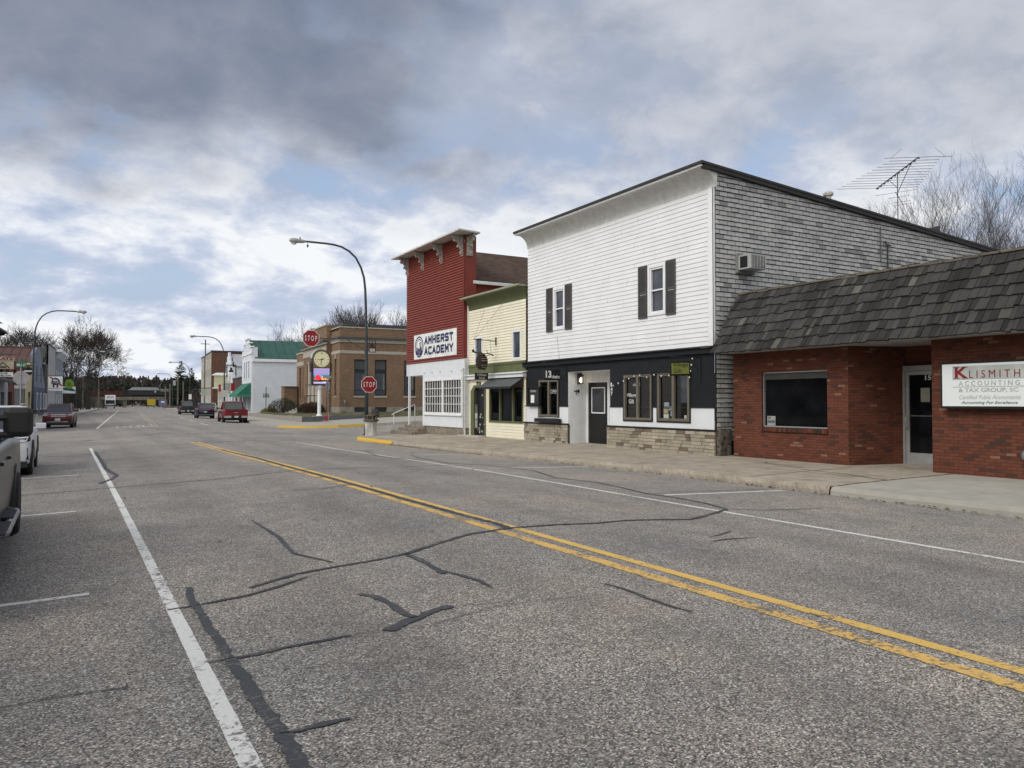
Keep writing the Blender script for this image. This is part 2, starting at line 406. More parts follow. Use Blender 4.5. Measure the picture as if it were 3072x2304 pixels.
# tyre tracks along both lanes and the stained, darker parking lanes
sp = b.n('ShaderNodeSeparateXYZ'); b.L(b.tc, sp.inputs[0])
wob = b.math('MULTIPLY', b.math('SUBTRACT', b.noise(.4, 2), .5), .5)
xx = b.math('ADD', sp.outputs[0], wob)
for xc in (1.7, 3.4, 5.5, 7.2):
    g = b.math('SUBTRACT', 1.0, b.math('MULTIPLY', b.math('ABSOLUTE', b.math('SUBTRACT', xx, xc)), 1.9), clamp=True)
    cc = b.mix(b.math('MULTIPLY', g, .26), cc, (.10, .094, .088))
dr_ = b.noise(1.15, 5, .75, stretch=(1.6, .6, 1), off=(7, 3, 0)); cc = b.mix(b.ramp(dr_, [(.60, 0.), (.72, .5)]), cc, (.085, .08, .075)); hl_ = b.noise(.55, 4, .6, off=(2, 9, 0)); cc = b.mix(1, cc, b.ramp(hl_, [(.36, (.88, .90, .92)), (.62, (1.09, 1.06, 1.03))]), 'MULTIPLY')
b.col(cc)
nb_ = b.math('ADD', b.math('MULTIPLY', sc_.outputs[2], .7), b.noise(170, 2)); b.bump(nb_, .005, .9); ASPH = b.m
EARTH = paint('winter_turf', (.085, .082, .04), .95, .5, 1.6, bump=.01, dirt=((.15, .12, .08), .8))
b = NB('old_concrete', .9, 0, .25)
cc = b.ramp(b.noise(2.2, 6, .65), [(.3, (.25, .218, .178)), (.55, (.34, .30, .245)), (.75, (.42, .375, .31))])
cc = b.mix(1, cc, b.ramp(b.noise(70, 3, .7), [(.3, .8), (.7, 1.15)]), 'MULTIPLY')
cc = b.mix(b.ramp(b.noise(.8, 5, .7, off=(3, 3, 0)), [(.5, 0.), (.7, .55)]), cc, (.17, .145, .12))
b.col(cc); b.bump(b.noise(45, 4, .7), .006); CONC = b.m
b = NB('new_concrete', .85, 0, .3)
cc = b.ramp(b.noise(1.6, 5, .6), [(.3, (.28, .27, .24)), (.7, (.37, .355, .315))]); cc = b.mix(1, cc, b.ramp(b.noise(90, 3, .7), [(.3, .88), (.7, 1.08)]), 'MULTIPLY')
b.col(cc); b.bump(b.noise(60, 3, .6), .003); CONC2 = b.m
def worn(name, c, thr, under=(.13, .12, .11), sc=26):
    b = NB(name, .7, 0, .35)
    f = b.math('ADD', b.math('MULTIPLY', b.noise(sc, 5, .75), .62), b.math('MULTIPLY', b.noise(1.9, 3, .6), .38))
    base = b.mix(1, c, b.ramp(b.noise(60, 3, .7), [(.3, .84), (.7, 1.06)]), 'MULTIPLY')
    b.col(b.mix(b.ramp(f, [(thr, 1.), (thr + .06, 0.)]), base, under)); b.bump(b.noise(110, 2), .003); return b.m
WLINE = worn('white_road_paint', (.66, .66, .64), .40)
WFAINT = worn('faded_white_road_paint', (.42, .42, .41), .5)
YLINE = worn('yellow_road_paint', (.66, .43, .115), .40)
YLINE2 = worn('worn_yellow_road_paint', (.64, .41, .12), .44)
SEAL = worn('crack_sealant', (.052, .056, .064), .40, (.15, .137, .122), 34)
YK = worn('yellow_kerb_paint', (.57, .37, .055), .37, (.3, .27, .22), 14)

def sheet(name, xs, ys, zf, mat, fr=None, parent=None):
    m = MB(); n = len(xs)
    for y in ys:
        for x in xs:
            X = x(y) if callable(x) else x
            m.v.append((X, y, zf(X, y)))
    for j in range(len(ys) - 1):
        for i in range(n - 1):
            a = j * n + i; m.f.append([a, a + 1, a + n + 1, a + n]); m.a.append(.5)
    return m.build(name, mat, parent, fr)
def lin(a, b, n): return [a + (b - a) * i / n for i in range(n + 1)]
tag(sheet('ground', [-1500, -400, -120, 120, 400, 1500], [-600, -60, 400, 900, 2200], lambda x, y: -.62, EARTH), kind='structure')
dxs = [-45, -30, -20, -9, -7.6, -3.8, 0, 3.8, 7.6, 9, 9.6, 14, 20, 28, 40]
ys = lin(-30, 12, 6) + lin(13, 34, 21) + [38, 42, 46, 50, 54, 58, 62, 65.9]
road = sheet('road', [(lambda y, d=d: cen(y) + d) for d in dxs], ys, hz, ASPH); tag(road, kind='structure')
r2 = sheet('road', [(lambda y, d=d: cen(y) + d) for d in (-12, -9, -7.6, -3.8, 0, 3.8, 7.6, 9)], [65.9, 90, 130, 180, 240, 330], lambda x, y: hz(x, y), ASPH); tag(r2, kind='structure')
def ribbon(name, pts, wd, mat, off=.004, step=.12, jag=0., fr=None, far=False, m=None):
    P = []
    for (a, b) in zip(pts, pts[1:]):
        L = math.dist(a, b); k = max(1, int(L / step))
        for i in range(k): P.append((a[0] + (b[0] - a[0]) * i / k, a[1] + (b[1] - a[1]) * i / k))
    P.append(tuple(pts[-1])); n = len(P)
    own = m is None; m = m or MB(); i0 = len(m.v)
    for i, p in enumerate(P):
        q0, q1 = P[max(0, i - 1)], P[min(n - 1, i + 1)]
        tx, ty = q1[0] - q0[0], q1[1] - q0[1]; L = math.hypot(tx, ty) or 1; nx, ny = -ty / L, tx / L
        W = wd(i / (n - 1)) if callable(wd) else wd
        for s_ in (1, -1):
            e = W / 2 * (1 + rng.uniform(-jag, jag)); x, y = p[0] + s_ * nx * e, p[1] + s_ * ny * e
            if far: q = FAR @ Vector((x, y, 0)); x, y = q.x, q.y
            m.v.append((x, y, hz(x, y) + off))
    for i in range(n - 1):
        a = i0 + 2 * i; m.f.append([a, a + 1, a + 3, a + 2]); m.a.append(.5)
    if own: return m.build(name, mat, road, NEAR)
ribbon('lane_line', [(.7, -3), (.7, 33)], .092, WLINE, jag=.05, step=.05)
ribbon('centre_line', [(4.275, -3), (4.275, 7.8), (4.29, 33.5)], .125, YLINE2, jag=.08, step=.06)
ribbon('centre_line', [(4.535, -3), (4.535, 8), (4.52, 33.5)], .125, YLINE, jag=.05, step=.06)
ribbon('lane_line', [(8.13, -3), (8.2, 9), (8.4, 18), (8.6, 33.9)], .10, WLINE, jag=.08, step=.1)
for y, xa, xb in ((7.33, -2.7, .16), (12.95, -2.8, .10), (19.9, -2.8, .2), (24.7, -2.8, .2), (29.3, -2.8, -.05)):
    ribbon('parking_mark', [(xa, y), (xb, y)], .09, WLINE, jag=.1, step=.07)
for y in (10.2, 16.65, 23.15): ribbon('parking_mark', [(8.9, y), (11.9, y)], .10, WLINE, jag=.06)
ribbon('stop_line', [(4.75, 34.1), (8.55, 34.1)], .35, WFAINT); ribbon('crosswalk_line', [(-2.2, 36.2), (4.4, 35.4), (9.5, 36.2), (12.4, 36.6)], .14, WFAINT, step=.4)
for k, x in enumerate((5.5, 6.1, 6.7, 7.3, 7.6)): ribbon('road_lettering', [(x, 32.6), (x + .25 * (k % 2), 33.5)], .12, WFAINT)
for k in range(4): ribbon('crosswalk_line', [(9.5 + k * .0, 45 - k * .3)] + [(12.9, 44.5 - k * .3)], .02, WFAINT) if k == 0 else None
ribbon('crosswalk_line', [(12.6, 39.5), (13.4, 53)], .15, WFAINT, step=.4); ribbon('crosswalk_line', [(16.2, 40), (16.6, 53.8)], .15, WFAINT, step=.4)
ribbon('stop_line', [(17.5, 47.6), (17.9, 53.9)], .4, WFAINT, step=.4)
ribbon('lane_line', [(-3.45, 6.6), (-3.4, 130)], .14, WLINE, far=True, step=1.5)
PY = worn('pale_far_paint', (.52, .46, .33), .46); ribbon('centre_line', [(-.14, 6.6), (-.14, 100)], .10, PY, far=True, step=1.5); ribbon('centre_line', [(.14, 6.0), (.14, 110)], .10, PY, far=True, step=1.5)
ribbon('stop_line', [(-3.4, 6.7), (-.1, 6.7)], .3, WLINE, far=True, step=.4); ribbon('crosswalk_line', [(-6.5, 3.3), (.3, 3.05), (7.9, 3.3)], .14, WFAINT, far=True, step=.5)
for k, x in enumerate((-2.3, -1.9, -1.5, -1.1, -.7)): ribbon('road_lettering', [(x, 7.7), (x + .15 * (k % 2), 9.6)], .13, WLINE, far=True)
for a, c_ in ((11.5, 18), (25, 31), (37, 45), (52, 60), (68, 76), (86, 94), (105, 115)): ribbon('lane_line', [(3.75, a), (3.65, c_)], .12, WLINE, far=True, step=1.5)
ribbon('parking_mark', [(5.0, 13.5), (7.4, 13.5)], .1, WFAINT, far=True)
# tar poured over the cracks
def seal(pts, w_, jag=.38): ribbon('crack_sealant', pts, w_, SEAL, off=.008, step=.045, jag=jag)
tp = lambda a: (lambda t: a * (.35 + .65 * math.sin(math.pi * min(max(t, .06), .94))))
seal([(.89, 7.05), (.86, 6.6), (.86, 6.3), (.86, 5.9), (.87, 5.5), (.865, 5.0), (.88, 4.5), (.87, 4.2), (.885, 3.9), (.89, 3.6), (.88, 3.3), (.9, 2.6)], lambda t: .05 + .035 * t)
seal([(.66, 6.39), (.81, 6.4), (.97, 6.42), (1.27, 6.48), (1.48, 6.58), (1.84, 6.82)], tp(.05)); seal([(1.33, 6.72), (1.54, 6.85), (1.8, 6.99), (2.2, 7.06), (2.6, 7.11), (2.95, 7.2)], .055)
seal([(.74, 4.99), (.88, 4.97), (1.03, 4.96), (1.19, 4.99), (1.4, 4.99), (1.64, 4.99)], tp(.045)); seal([(.88, 3.74), (.96, 3.72), (1.07, 3.73), (1.22, 3.72)], tp(.045))
seal([(2.9, 7.18), (3.06, 7.28), (3.48, 7.53), (3.92, 7.75), (4.33, 7.78), (4.74, 7.84), (5.17, 7.85), (5.68, 7.79), (6.24, 7.87), (6.77, 7.76), (7.1, 7.64), (7.62, 7.89), (8.02, 8.08), (8.47, 8.33)], .065)
seal([(8.47, 8.33), (8.7, 9.02), (8.79, 9.79), (8.72, 10.44), (8.98, 11.49), (9.16, 12.57), (8.95, 13.71), (9.6, 15.7), (9.42, 17.59), (8.82, 18.61), (9.03, 21.31), (9.6, 23.25)], .05)
seal([(4.45, 7.78), (4.5, 8.2), (4.46, 8.7), (4.44, 9.3), (4.43, 10.2), (4.4, 11), (4.41, 12), (4.4, 13), (4.39, 14), (4.4, 15.8), (4.37, 17.18), (4.42, 19.46), (4.5, 22.2), (4.4, 25), (4.38, 27)], .09)
seal([(2.91, 7.13), (2.93, 6.82), (2.9, 6.49), (2.87, 6.2)], .06); seal([(2.9, 6.35), (2.97, 6.07), (3.01, 5.8), (2.99, 5.53)], tp(.045))
seal([(2.02, 5.99), (2.1, 5.87), (2.13, 5.61), (2.12, 5.3), (2.15, 5.11)], .06); seal([(1.88, 4.94), (2.03, 5.05), (2.18, 5.11), (2.34, 5.21), (2.49, 5.24)], .085)
seal([(3.8, 5.1), (3.83, 4.89), (3.81, 4.62), (3.8, 4.34), (3.83, 4.1)], tp(.035)); seal([(6.24, 6.42), (6.5, 6.52), (6.88, 6.69)], tp(.03)); seal([(6.05, 6.19), (6.32, 6.25), (6.8, 6.23)], tp(.03))
seal([(2.07, 10.35), (2.08, 8.97), (1.99, 7.9), (2.2, 7.25)], tp(.05)); seal([(8.5, 8.32), (8.98, 8.04), (10, 7.9)], .025)
seal([(8.84, 10.5), (9.93, 10.56), (11.7, 10.45)], .02); seal([(-2.6, 15.8), (.23, 16.05), (1.04, 16.12), (2.52, 16.25), (3.95, 16.75), (4.55, 17.0), (6.06, 17.38), (8.4, 17.76), (9.77, 17.86), (12.0, 17.3)], .045)
seal([(3.31, 13.22), (3.79, 13.08), (4.37, 13.33)], .03); seal([(.78, 30.4), (.8, 25.5), (.79, 21.1), (.85, 20), (.92, 18.98), (.8, 18.15), (.53, 17.18)], .09, .5)
seal([(-.3, 4.87), (-.1, 4.88), (.16, 4.84), (.3, 4.81)], .012); seal([(-2, 4.7), (-.9, 4.83), (-.3, 4.87)], .012); seal([(5.5, 9.9), (6.6, 9.8), (7.3, 9.6)], tp(.02)); seal([(9, 26), (8.2, 22.5), (8.6, 20)], .05)
for hp in ([(2.5, 5.2), (2.9, 5.1), (3.3, 5.3)], [(1.2, 4.98), (1.7, 5.0), (2.2, 4.9), (2.8, 5.05), (3.4, 4.9)], [(6.2, 7.8), (6.3, 7.2), (6.1, 6.6)], [(5, 12.5), (5.8, 12.7), (6.8, 12.4), (8, 12.6)], [(1.2, 12.2), (2.4, 12.4), (3.9, 12.2)], [(-2.5, 9.1), (-1, 9.2), (.6, 9.05)], [(1.0, 9.1), (2, 9.2), (3.1, 9.05), (4.2, 9.2)], [(8.3, 13.9), (8.0, 15), (8.1, 16.4)], [(10.3, 8.4), (10.2, 9.4), (10.6, 10.4)], [(6.0, 21), (6.8, 21.4), (8.2, 21.1)], [(1.3, 22), (2.5, 22.3), (4, 22)]):
    seal(hp, .006, .8)
seal([(-1.5, 44), (3, 43), (9, 44.5), (14, 46)], .12); seal([(.6, 39), (.9, 39.6)], .35, .6)
# kerb and sidewalk on the near right
def kx(Y): return 12.2 if Y < 35.4 else 12.2 + 3.4 * (1 - math.sqrt(max(0, 1 - ((Y - 35.4) / 3.5) ** 2)))
def swz(X, Y):
    k0 = bz(min(Y, 60)) - .078
    bl = -.03 - .10 * sst(30, 37, Y)
    return k0 + (bl - k0) * min(1, max(0, (X - kx(Y)) / 3.3)) + .02 * max(0, X - 16)
def walk(name, y0, y1, mat, n=20):
    return tag(sheet(name, [(lambda y, t=t: kx(y) + (18.5 - kx(y)) * t) for t in (0, .05, .2, .35, .5, .65, .8, 1)], lin(y0, y1, n), swz, mat), kind='structure')
walk('sidewalk', -25, 9.35, CONC2); walk('sidewalk', 9.35, 30, CONC, 24); walk('sidewalk', 30, 38.85, CONC, 36)
def kerb(name, y0, y1, mat, n, rough_, fall=0.):
    m = MB(); K = lin(y0, y1, n); prof = ((-.16, 0), (-.15, .62), (-.115, .93), (-.05, 1.0), (.06, 1.0))
    for j, Y in enumerate(K):
        for k, (dx, t) in enumerate(prof):
            X = kx(Y) + dx; zt = swz(kx(Y), Y) + .006; zb = hz(kx(Y) - .2, Y) - .05
            jx, jz = (rng.uniform(-1, 1) * rough_ for _ in '12')
            m.v.append((X + (jx if 0 < k < 4 else 0), Y, zb + (zt - zb) * t + (jz * .7 if 0 < k < 4 else 0)))
    for j in range(n):
        for k in range(4):
            a = j * 5 + k; m.f.append([a, a + 1, a + 6, a + 5]); m.a.append(.5)
    return tag(m.build(name, mat), kind='structure')
kerb('kerb', -25, 9.3, CONC2, 120, .003); kerb('kerb', 9.34, 31.3, CONC, 420, .016); kerb('kerb', 31.35, 38.86, YK, 120, .008)
# joints and broken edges of the slabs
JT = paint('joint_dirt', (.06, .05, .04), .95, .4, 20.)
m = MB()
def crack(m, pts, w_):
    P = []
    for a, c_ in zip(pts, pts[1:]):
        k = max(1, int(math.dist(a, c_) / .1)); P += [(a[0] + (c_[0] - a[0]) * i / k + rng.uniform(-.012, .012), a[1] + (c_[1] - a[1]) * i / k + rng.uniform(-.02, .02)) for i in range(k)]
    P.append(pts[-1])
    for a, c_ in zip(P, P[1:]):
        L = math.dist(a, c_) or 1; nx, ny = -(c_[1] - a[1]) / L * w_, (c_[0] - a[0]) / L * w_
        m.face([(q[0] + s_ * nx, q[1] + s_ * ny, swz(q[0], q[1]) + .006) for q, s_ in ((a, 1), (c_, 1), (c_, -1), (a, -1))])
for Y in (11.4, 15.3, 19.2, 23.1, 27, 30.6, 5.5, 2.2): crack(m, [(12.25, Y), (13.9, Y + .05), (15.5, Y)], .012)
for a, c_ in ((9.4, 15.3), (15.3, 19.2), (23, 27)): crack(m, [(13.9, a), (13.85, c_)], .01)
crack(m, [(12.2, 9.33), (13.5, 9.38), (15.9, 9.3)], .02); crack(m, [(13.8, 9.4), (14.2, 10.6), (14.3, 11.8)], .014); crack(m, [(14.6, 12), (14.9, 13.4), (15.2, 13.6)], .014)
tag(m.build('sidewalk', JT), kind='structure')
LEAF = perface('dry_leaf', [(0, (.16, .085, .035)), (.5, (.10, .06, .035)), (.8, (.24, .17, .09)), (1, (.35, .30, .24))], .9, .001)
m = MB()
for i in range(520):
    Y = rng.choice((rng.uniform(15, 31), rng.uniform(23, 32), rng.uniform(26, 33.5), rng.uniform(6, 15))) ; X = kx(Y) - .17 - abs(rng.gauss(0, .05)) - .02
    if i < 30: X = rng.uniform(.5, 15); Y = rng.uniform(6, 26)
    z = (hz(X, Y) if X < 12.03 else swz(X, Y)) + .01; s_ = rng.uniform(.012, .032); a = rng.uniform(0, 6.3)
    m.face([(X + s_ * math.cos(a + q), Y + s_ * math.sin(a + q) * 1.5, z + rng.uniform(0, .03)) for q in (0, 1.4, 3.1, 4.6)])
tag(m.build('leaf_litter', LEAF), 'dry brown leaves and grit gathered along the kerb', 'leaf litter', kind='stuff')
# far side: sidewalks beyond the crossing
FRAME = FAR
def fz(u, v, dz=0): return flat(u, v) + dz
def fk(v): return 8.05 + (4.2 * (1 - math.sqrt(max(0, 1 - ((9 - v) / 5.3) ** 2))) if v < 9 else 0)
m = MB(); K = lin(3.75, 9, 10) + lin(10, 190, 30)
def slab(v, y): return 0
def fsw(u, v):
    p = FAR @ Vector((fk(v) - .3, v, 0)); base = hz(p.x, p.y)
    return bz(60) - .228 + .15 + .01 * (u - 8) + .032 * max(0, u - 10) * sst(20, 14, v) if False else bz(60) - .078 + .012 * (u - 8) + (.024 * max(0, u - 10) if v < 16 else .0)
def rows(us, vs_, zf, name, mat, kind='structure'):
    m = MB()
    for v in vs_:
        for u in us:
            U = u(v) if callable(u) else u
            m.v.append((U, v, zf(U, v)))
    n = len(us)
    for j in range(len(vs_) - 1):
        for i in range(n - 1):
            a = j * n + i; m.f.append([a, a + 1, a + n + 1, a + n]); m.a.append(.5)
    return tag(m.build(name, mat), kind=kind)
rows([lambda v, t=t: fk(v) + (12.6 - fk(v)) * t for t in (0, .1, .4, .7, 1)], lin(3.75, 9, 12) + [16, 30, 60, 100, 190], fsw, 'sidewalk', CONC2)
rows([12.6, 15, 18, 22, 30, 40], [3.72, 4.2, 9, 14.5, 16], lambda u, v: fsw(u, v) + (.05 if v > 9 and u > 13 else 0), 'sidewalk', CONC2)
def fkerb(pts, mat, h=.16, off=0.0):
    m = MB()
    for a, c_ in zip(pts, pts[1:]):
        def pr(p): 
            z = fsw(p[0], p[1]) + .008 if p[0] > 0 else bz(60) - .07
            return [(p[0] + q[0], p[1] + q[1], z + q[2]) for q in ((-.13, -.09, -.3), (-.11, -.07, 0), (.04, .04, 0), (.04, .04, -.3))]
        A, B = pr(a), pr(c_)
        m.hexa([A[0], B[0], B[3], A[3], A[1], B[1], B[2], A[2]])
    return tag(m.build('kerb', mat), kind='structure')
arc = [(fk(v), v) for v in lin(9, 3.75, 10)]
fkerb([(8.05, v) for v in (190, 100, 60, 30, 14, 9)] + arc[1:4], CONC2); fkerb(arc[3:] + [(13.6, 3.7)], YK); fkerb([(13.6, 3.7), (25, 3.7), (40, 3.9)], CONC2)
rows([-13, -12, -10, -8.15], [9, 16, 40, 90, 200], lambda u, v: bz(60) - .07 + .01 * (-8 - u), 'sidewalk', CONC2)
m = MB(); m.box(-8.15, -8.0, 9, 200, -.6, bz(60) - .062); tag(m.build('kerb', CONC), kind='structure')
rows([-30, -12, -8.3], [-6, 0, 9], lambda u, v: bz(60) - .22 + .01 * (-8 - u), 'sidewalk', CONC)
# lawns and yards
rows([13.6, 18, 24, 40], [52, 60, 120, 200], lambda u, v: .05, 'lawn', EARTH)
def lawnz(u, v): return min(.55, .2 + .11 * (u - 11.35)) if v > 19.6 and u < 15.6 else min(.2 + .11 * (u - 11.35) if u < 14 else 9, .22 + .3 * min(1, max(0, (v - 14.7) / 4.6)) ) if u < 17.4 else .02 + .05 * (u - 17) * .6 + .45 * min(1, max(0, (v - 14.7) / 4.6))
rows([11.35, 13, 15.2, 17.3, 17.5, 20, 24, 30, 40], [14.65, 16, 17.5, 19.45, 26, 34, 42], lambda u, v: lawnz(u, v) if v < 20 or u < 15.6 else .3, 'lawn', EARTH)
FRAME = NEAR
rows([-60, -9.5, -8.2], [-40, -5, 20, 44], lambda u, v: .02, 'lot', CONC)
rows([-8.2, -3.35], [-40, 0, 30, 38], lambda u, v: -.10 - (.1 * sst(12, 34, v)), 'sidewalk', CONC)
m = MB(); m.box(-3.35, -3.2, -40, 12, -.5, -.095); m.box(-3.35, -3.2, 12, 38, -.6, -.14); tag(m.build('kerb', CONC), kind='structure')
# ================================================================ right side of the street, near to far
FRAME = NEAR
RW = (0, -1, 0); UP = (0, 0, 1)
# ---------------- brick office with the shake mansard
office = thing('office_building', 'low red brick office building under a deep grey wooden shake mansard', 'building', (16, 9, 0))
c1, c2, c3, c4 = (.112, .034, .019), (.15, .047, .027), (.042, .026, .022), (.27, .14, .09)
BRX = brick('red_office_brick', (0, 1), c1, c2, c3, (.060, .034, .026), .205, .0675, .006, c4)
BRA = brick('red_office_brick_angled', (.93, -.37), c1, c2, c3, (.060, .034, .026), .205, .0675, .006, c4)
BRY = brick('red_office_brick_side', (1, 0), c1, c2, c3, (.060, .034, .026), .205, .0675, .006, c4)
win = (12.38, 14.42, .81, 2.26)
m = MB(); wall(m, fx(15.95), 11.8, 15.42, -.3, 2.86, [win], .14); wall(m, fx(15.95), -14, 9.76, -.3, 2.86); m.build('wall', BRX, office)
m = MB(); m.face([(15.95, 11.8, -.3), (17.08, 11.42, -.3), (17.08, 11.42, 2.86), (15.95, 11.8, 2.86)]); m.face([(17.08, 11.42, -.3), (17.32, 11.3, -.3), (17.32, 11.3, 2.86), (17.08, 11.42, 2.86)])
m.build('wall', BRA, office)
m = MB(); m.face([(15.95, 9.76, -.3), (17.5, 9.76, -.3), (17.5, 9.76, 2.86), (15.95, 9.76, 2.86)]); m.face([(15.95, 15.42, -.3), (30, 15.42, -.3), (30, 15.42, 4.2), (15.95, 15.42, 2.9)])
m.face([(17.4, 9.76, 2.33), (17.4, 11.3, 2.33), (17.4, 11.3, 2.86), (17.4, 9.76, 2.86)]); m.box(15.95, 30, -14.1, -14, -.3, 4.2)
m.build('wall', BRY, office)
ALU = paint('brushed_aluminium', (.46, .47, .47), .38, .08, 8, .6)
m = MB()
for i in range(27):
    y0 = 12.36 + i * .0775; m.box(15.90, 15.97, y0, y0 + .070, .70, .808)
m.build('window_sill', perface('soldier_brick', [(0, c2), (.5, c1), (.85, c3)], .85, .004), office)
wn = MB(); bar(wn, fx(15.95), 12.39, 14.41, .82, 2.25, -.13, -.125); wn = wn.build('window', darkglass('office_glass', (.003, .0035, .0045), .03, .14), office)
m = MB(); frame_rect(m, fx(15.95), 12.38, 14.42, .815, 2.255, .03, -.12, -.06); m.build('frame', ALU, wn)
m = MB(); m.box(16.062, 16.07, 12.42, 14.38, 2.06, 2.22); m.build('blind', paint('dim_blind', (.07, .07, .066), .8), wn)
m = MB(); m.box(16.055, 16.062, 14.06, 14.33, .85, 1.10); pp = m.build('poster', paint('poster_paper', (.30, .31, .28), .7), wn)
txt('GO', (16.053, 14.30, 1.03), RW, UP, .10, .05, INK, wn, .03); txt('FALCONS', (16.053, 14.30, .92), RW, UP, .22, .07, paint('poster_blue', (.03, .05, .2), .6), wn, .04)
# door set back in the porch
dr = MB(); frame_rect(dr, fx(17.36), 10.32, 11.24, -.0, 2.20, .09, 0, .05); bar(dr, fx(17.36), 10.41, 11.15, .09, .27, 0, .048); bar(dr, fx(17.36), 10.26, 11.30, 2.21, 2.33, -.02, .06); bar(dr, fx(17.36), 11.25, 11.31, -.02, 2.205, -.02, .06)
dr = dr.build('door', ALU, office)
m = MB(); bar(m, fx(17.36), 10.40, 11.16, .26, 2.12, .01, .015); m.build('pane', darkglass('office_glass'), dr)
m = MB(); m.tube([(17.30, 11.19, .83), (17.22, 11.19, .86), (17.22, 11.19, 1.12), (17.30, 11.19, 1.15)], .013); m.build('handle', ALU, dr, smooth=True)
m = MB(); m.box(17.34, 17.345, 10.42, 11.14, 1.135, 1.15); m.build('push_bar', STEEL, dr)
txt('157', (17.34, 10.77, 1.98), RW, UP, .26, .11, WHITE, dr, .03); m = MB(); m.box(17.338, 17.343, 10.66, 10.88, 1.47, 1.80); m.build('notice', paint('notice_paper', (.36, .37, .30), .8), dr)
# soffit, mansard and flat roof behind it
m = MB(); m.box(15.22, 17.6, -14, 15.48, 2.80, 2.83); m.build('soffit', paint('soffit_grey', (.33, .33, .32), .8), office)
m = MB()
m.hexa([(15.30, -14, 2.84), (16.3, -14, 2.84), (16.3, 15.49, 2.84), (15.30, 15.49, 2.84), (16.28, -14, 4.43), (16.5, -14, 4.43), (16.5, 15.49, 4.43), (16.28, 15.49, 4.43)]); m.box(16.5, 31, -14, 15.48, 4.1, 4.2)
m.build('roof_deck', paint('tar_roof', (.04, .038, .036), .9), office)
m = MB(); rr = random.Random(3)
S0 = Vector((15.17, 0, 2.775)); S1 = Vector((16.27, 0, 4.47)); D_ = (S1 - S0); Ls = D_.length; D_.normalize(); Nn = Vector((-D_.z, 0, D_.x))
nr = 7
for r_ in range(nr):
    y = 15.5
    while y > -6:
        wd = rr.uniform(.08, .23); s0 = r_ * Ls / nr + (rr.uniform(-.035, .03) if r_ else rr.uniform(-.02, .01)); ln = Ls / nr * 1.25
        th = rr.uniform(.014, .03); lift = rr.uniform(.0, .012); y1 = y - wd
        sk = rr.uniform(-.018, .018)
        P = lambda s_, n_, yy: tuple(S0 + D_ * s_ + Nn * n_ + Vector((0, yy, 0)))
        a = rr.random(); g = .005
        hi = .012
        m.hexa([P(s0, .012 + lift, y1 + g), P(s0 + sk, .012 + lift, y - g), P(s0 + ln, hi, y - g), P(s0 + ln, hi, y1 + g),
                P(s0, .012 + lift + th + .02, y1 + g), P(s0 + sk, .012 + lift + th + .02, y - g), P(s0 + ln, hi + .006, y - g), P(s0 + ln, hi + .006, y1 + g)], a)
        y = y1
m.build('shake_roof', perface('weathered_shake', [(0, (.022, .0215, .021)), (.35, (.037, .0355, .034)), (.62, (.049, .047, .045)), (.9, (.058, .056, .054)), (.985, (.062, .057, .05)), (1, (.12, .113, .10))], .9, .006, 14, (12, 60, 4), .3), office)
m = MB(); y = 15.5
while y > -6:
    l = rr.uniform(.3, .5); z = 4.46 + rr.uniform(-.01, .02)
    m.hexa([(16.2, y - l - .03, z), (16.36, y - l - .03, z + .05), (16.36, y, z + .05), (16.2, y, z), (16.2, y - l - .03, z + .03), (16.36, y - l - .03, z + .08), (16.36, y, z + .08), (16.2, y, z + .03)]); y -= l
m.build('ridge_cap', perface('cap_shake', [(0, (.10, .085, .065)), (1, (.17, .145, .11))], .9, .006), office)
# sign cabinet
sg = thing('wall_sign', 'white lit cabinet sign of the accountants on the brick wall', 'sign', (15.8, 7.4, 1.8))
m = MB(); m.box(15.76, 15.94, 4.4, 9.46, 1.335, 2.29); m.build('cabinet', BLACK, sg, bevel=.01)
SW = emit('sign_face', (.62, .66, .66), .12); m = MB(); m.box(15.745, 15.76, 4.45, 9.41, 1.385, 2.245); m.build('face', SW, sg)
m = MB(); m.box(15.738, 15.745, 5.2, 9.19, 1.925, 2.20); m.build('band', paint('sign_band', (.42, .45, .43), .5), sg)
RED_ = paint('sign_maroon', (.20, .012, .02), .5); GRY = paint('sign_grey', (.40, .42, .42), .5); GR2 = paint('sign_dark_grey', (.12, .10, .11), .5)
def serif(x0, y_, s): pass
txt('K', (15.738, 9.14, 1.95), RW, UP, .27, .235, RED_, sg, .03); txt('L I S M I T H', (15.738, 8.85, 1.95), RW, UP, .96, .155, RED_, sg, .0)
m = MB()
for (ya, za) in ((9.15, 1.948), (9.15, 2.172), (8.99, 1.948), (8.99, 2.172)): m.box(15.732, 15.738, ya - .11, ya + .012, za, za + .012)
m.build('lettering', RED_, sg)
txt('A C C O U N T I N G', (15.744, 9.07, 1.795), RW, UP, 1.17, .10, GRY, sg, .02); m = MB(); m.box(15.74, 15.745, 6, 9.19, 1.772, 1.778); m.build('rule', GR2, sg)
txt('& TAX GROUP, SC', (15.744, 9.07, 1.655), RW, UP, 1.14, .095, GRY, sg, .02); txt('Certified Public Accountants', (15.744, 9.06, 1.525), RW, UP, 1.17, .085, GRY, sg, .0, .3); txt('Accounting For Excellence', (15.744, 9.02, 1.415), RW, UP, 1.08, .075, GR2, sg, .01, .3)
mt = thing('gas_meter', 'round grey gas meter on the brick wall at the right edge', 'meter', (15.85, 7.9, .44))
m = MB(); m.lathe((15.95, 7.86, .44), [(.12, 0), (.125, .06), (.08, .13), (.03, .15)], 18, (-1, 0, 0)); m.build('body', STEEL, mt, smooth=True); m = MB(); m.tube([(15.9, 7.86, .3), (15.9, 7.86, -.1)], .02); m.build('pipe', STEEL, mt)

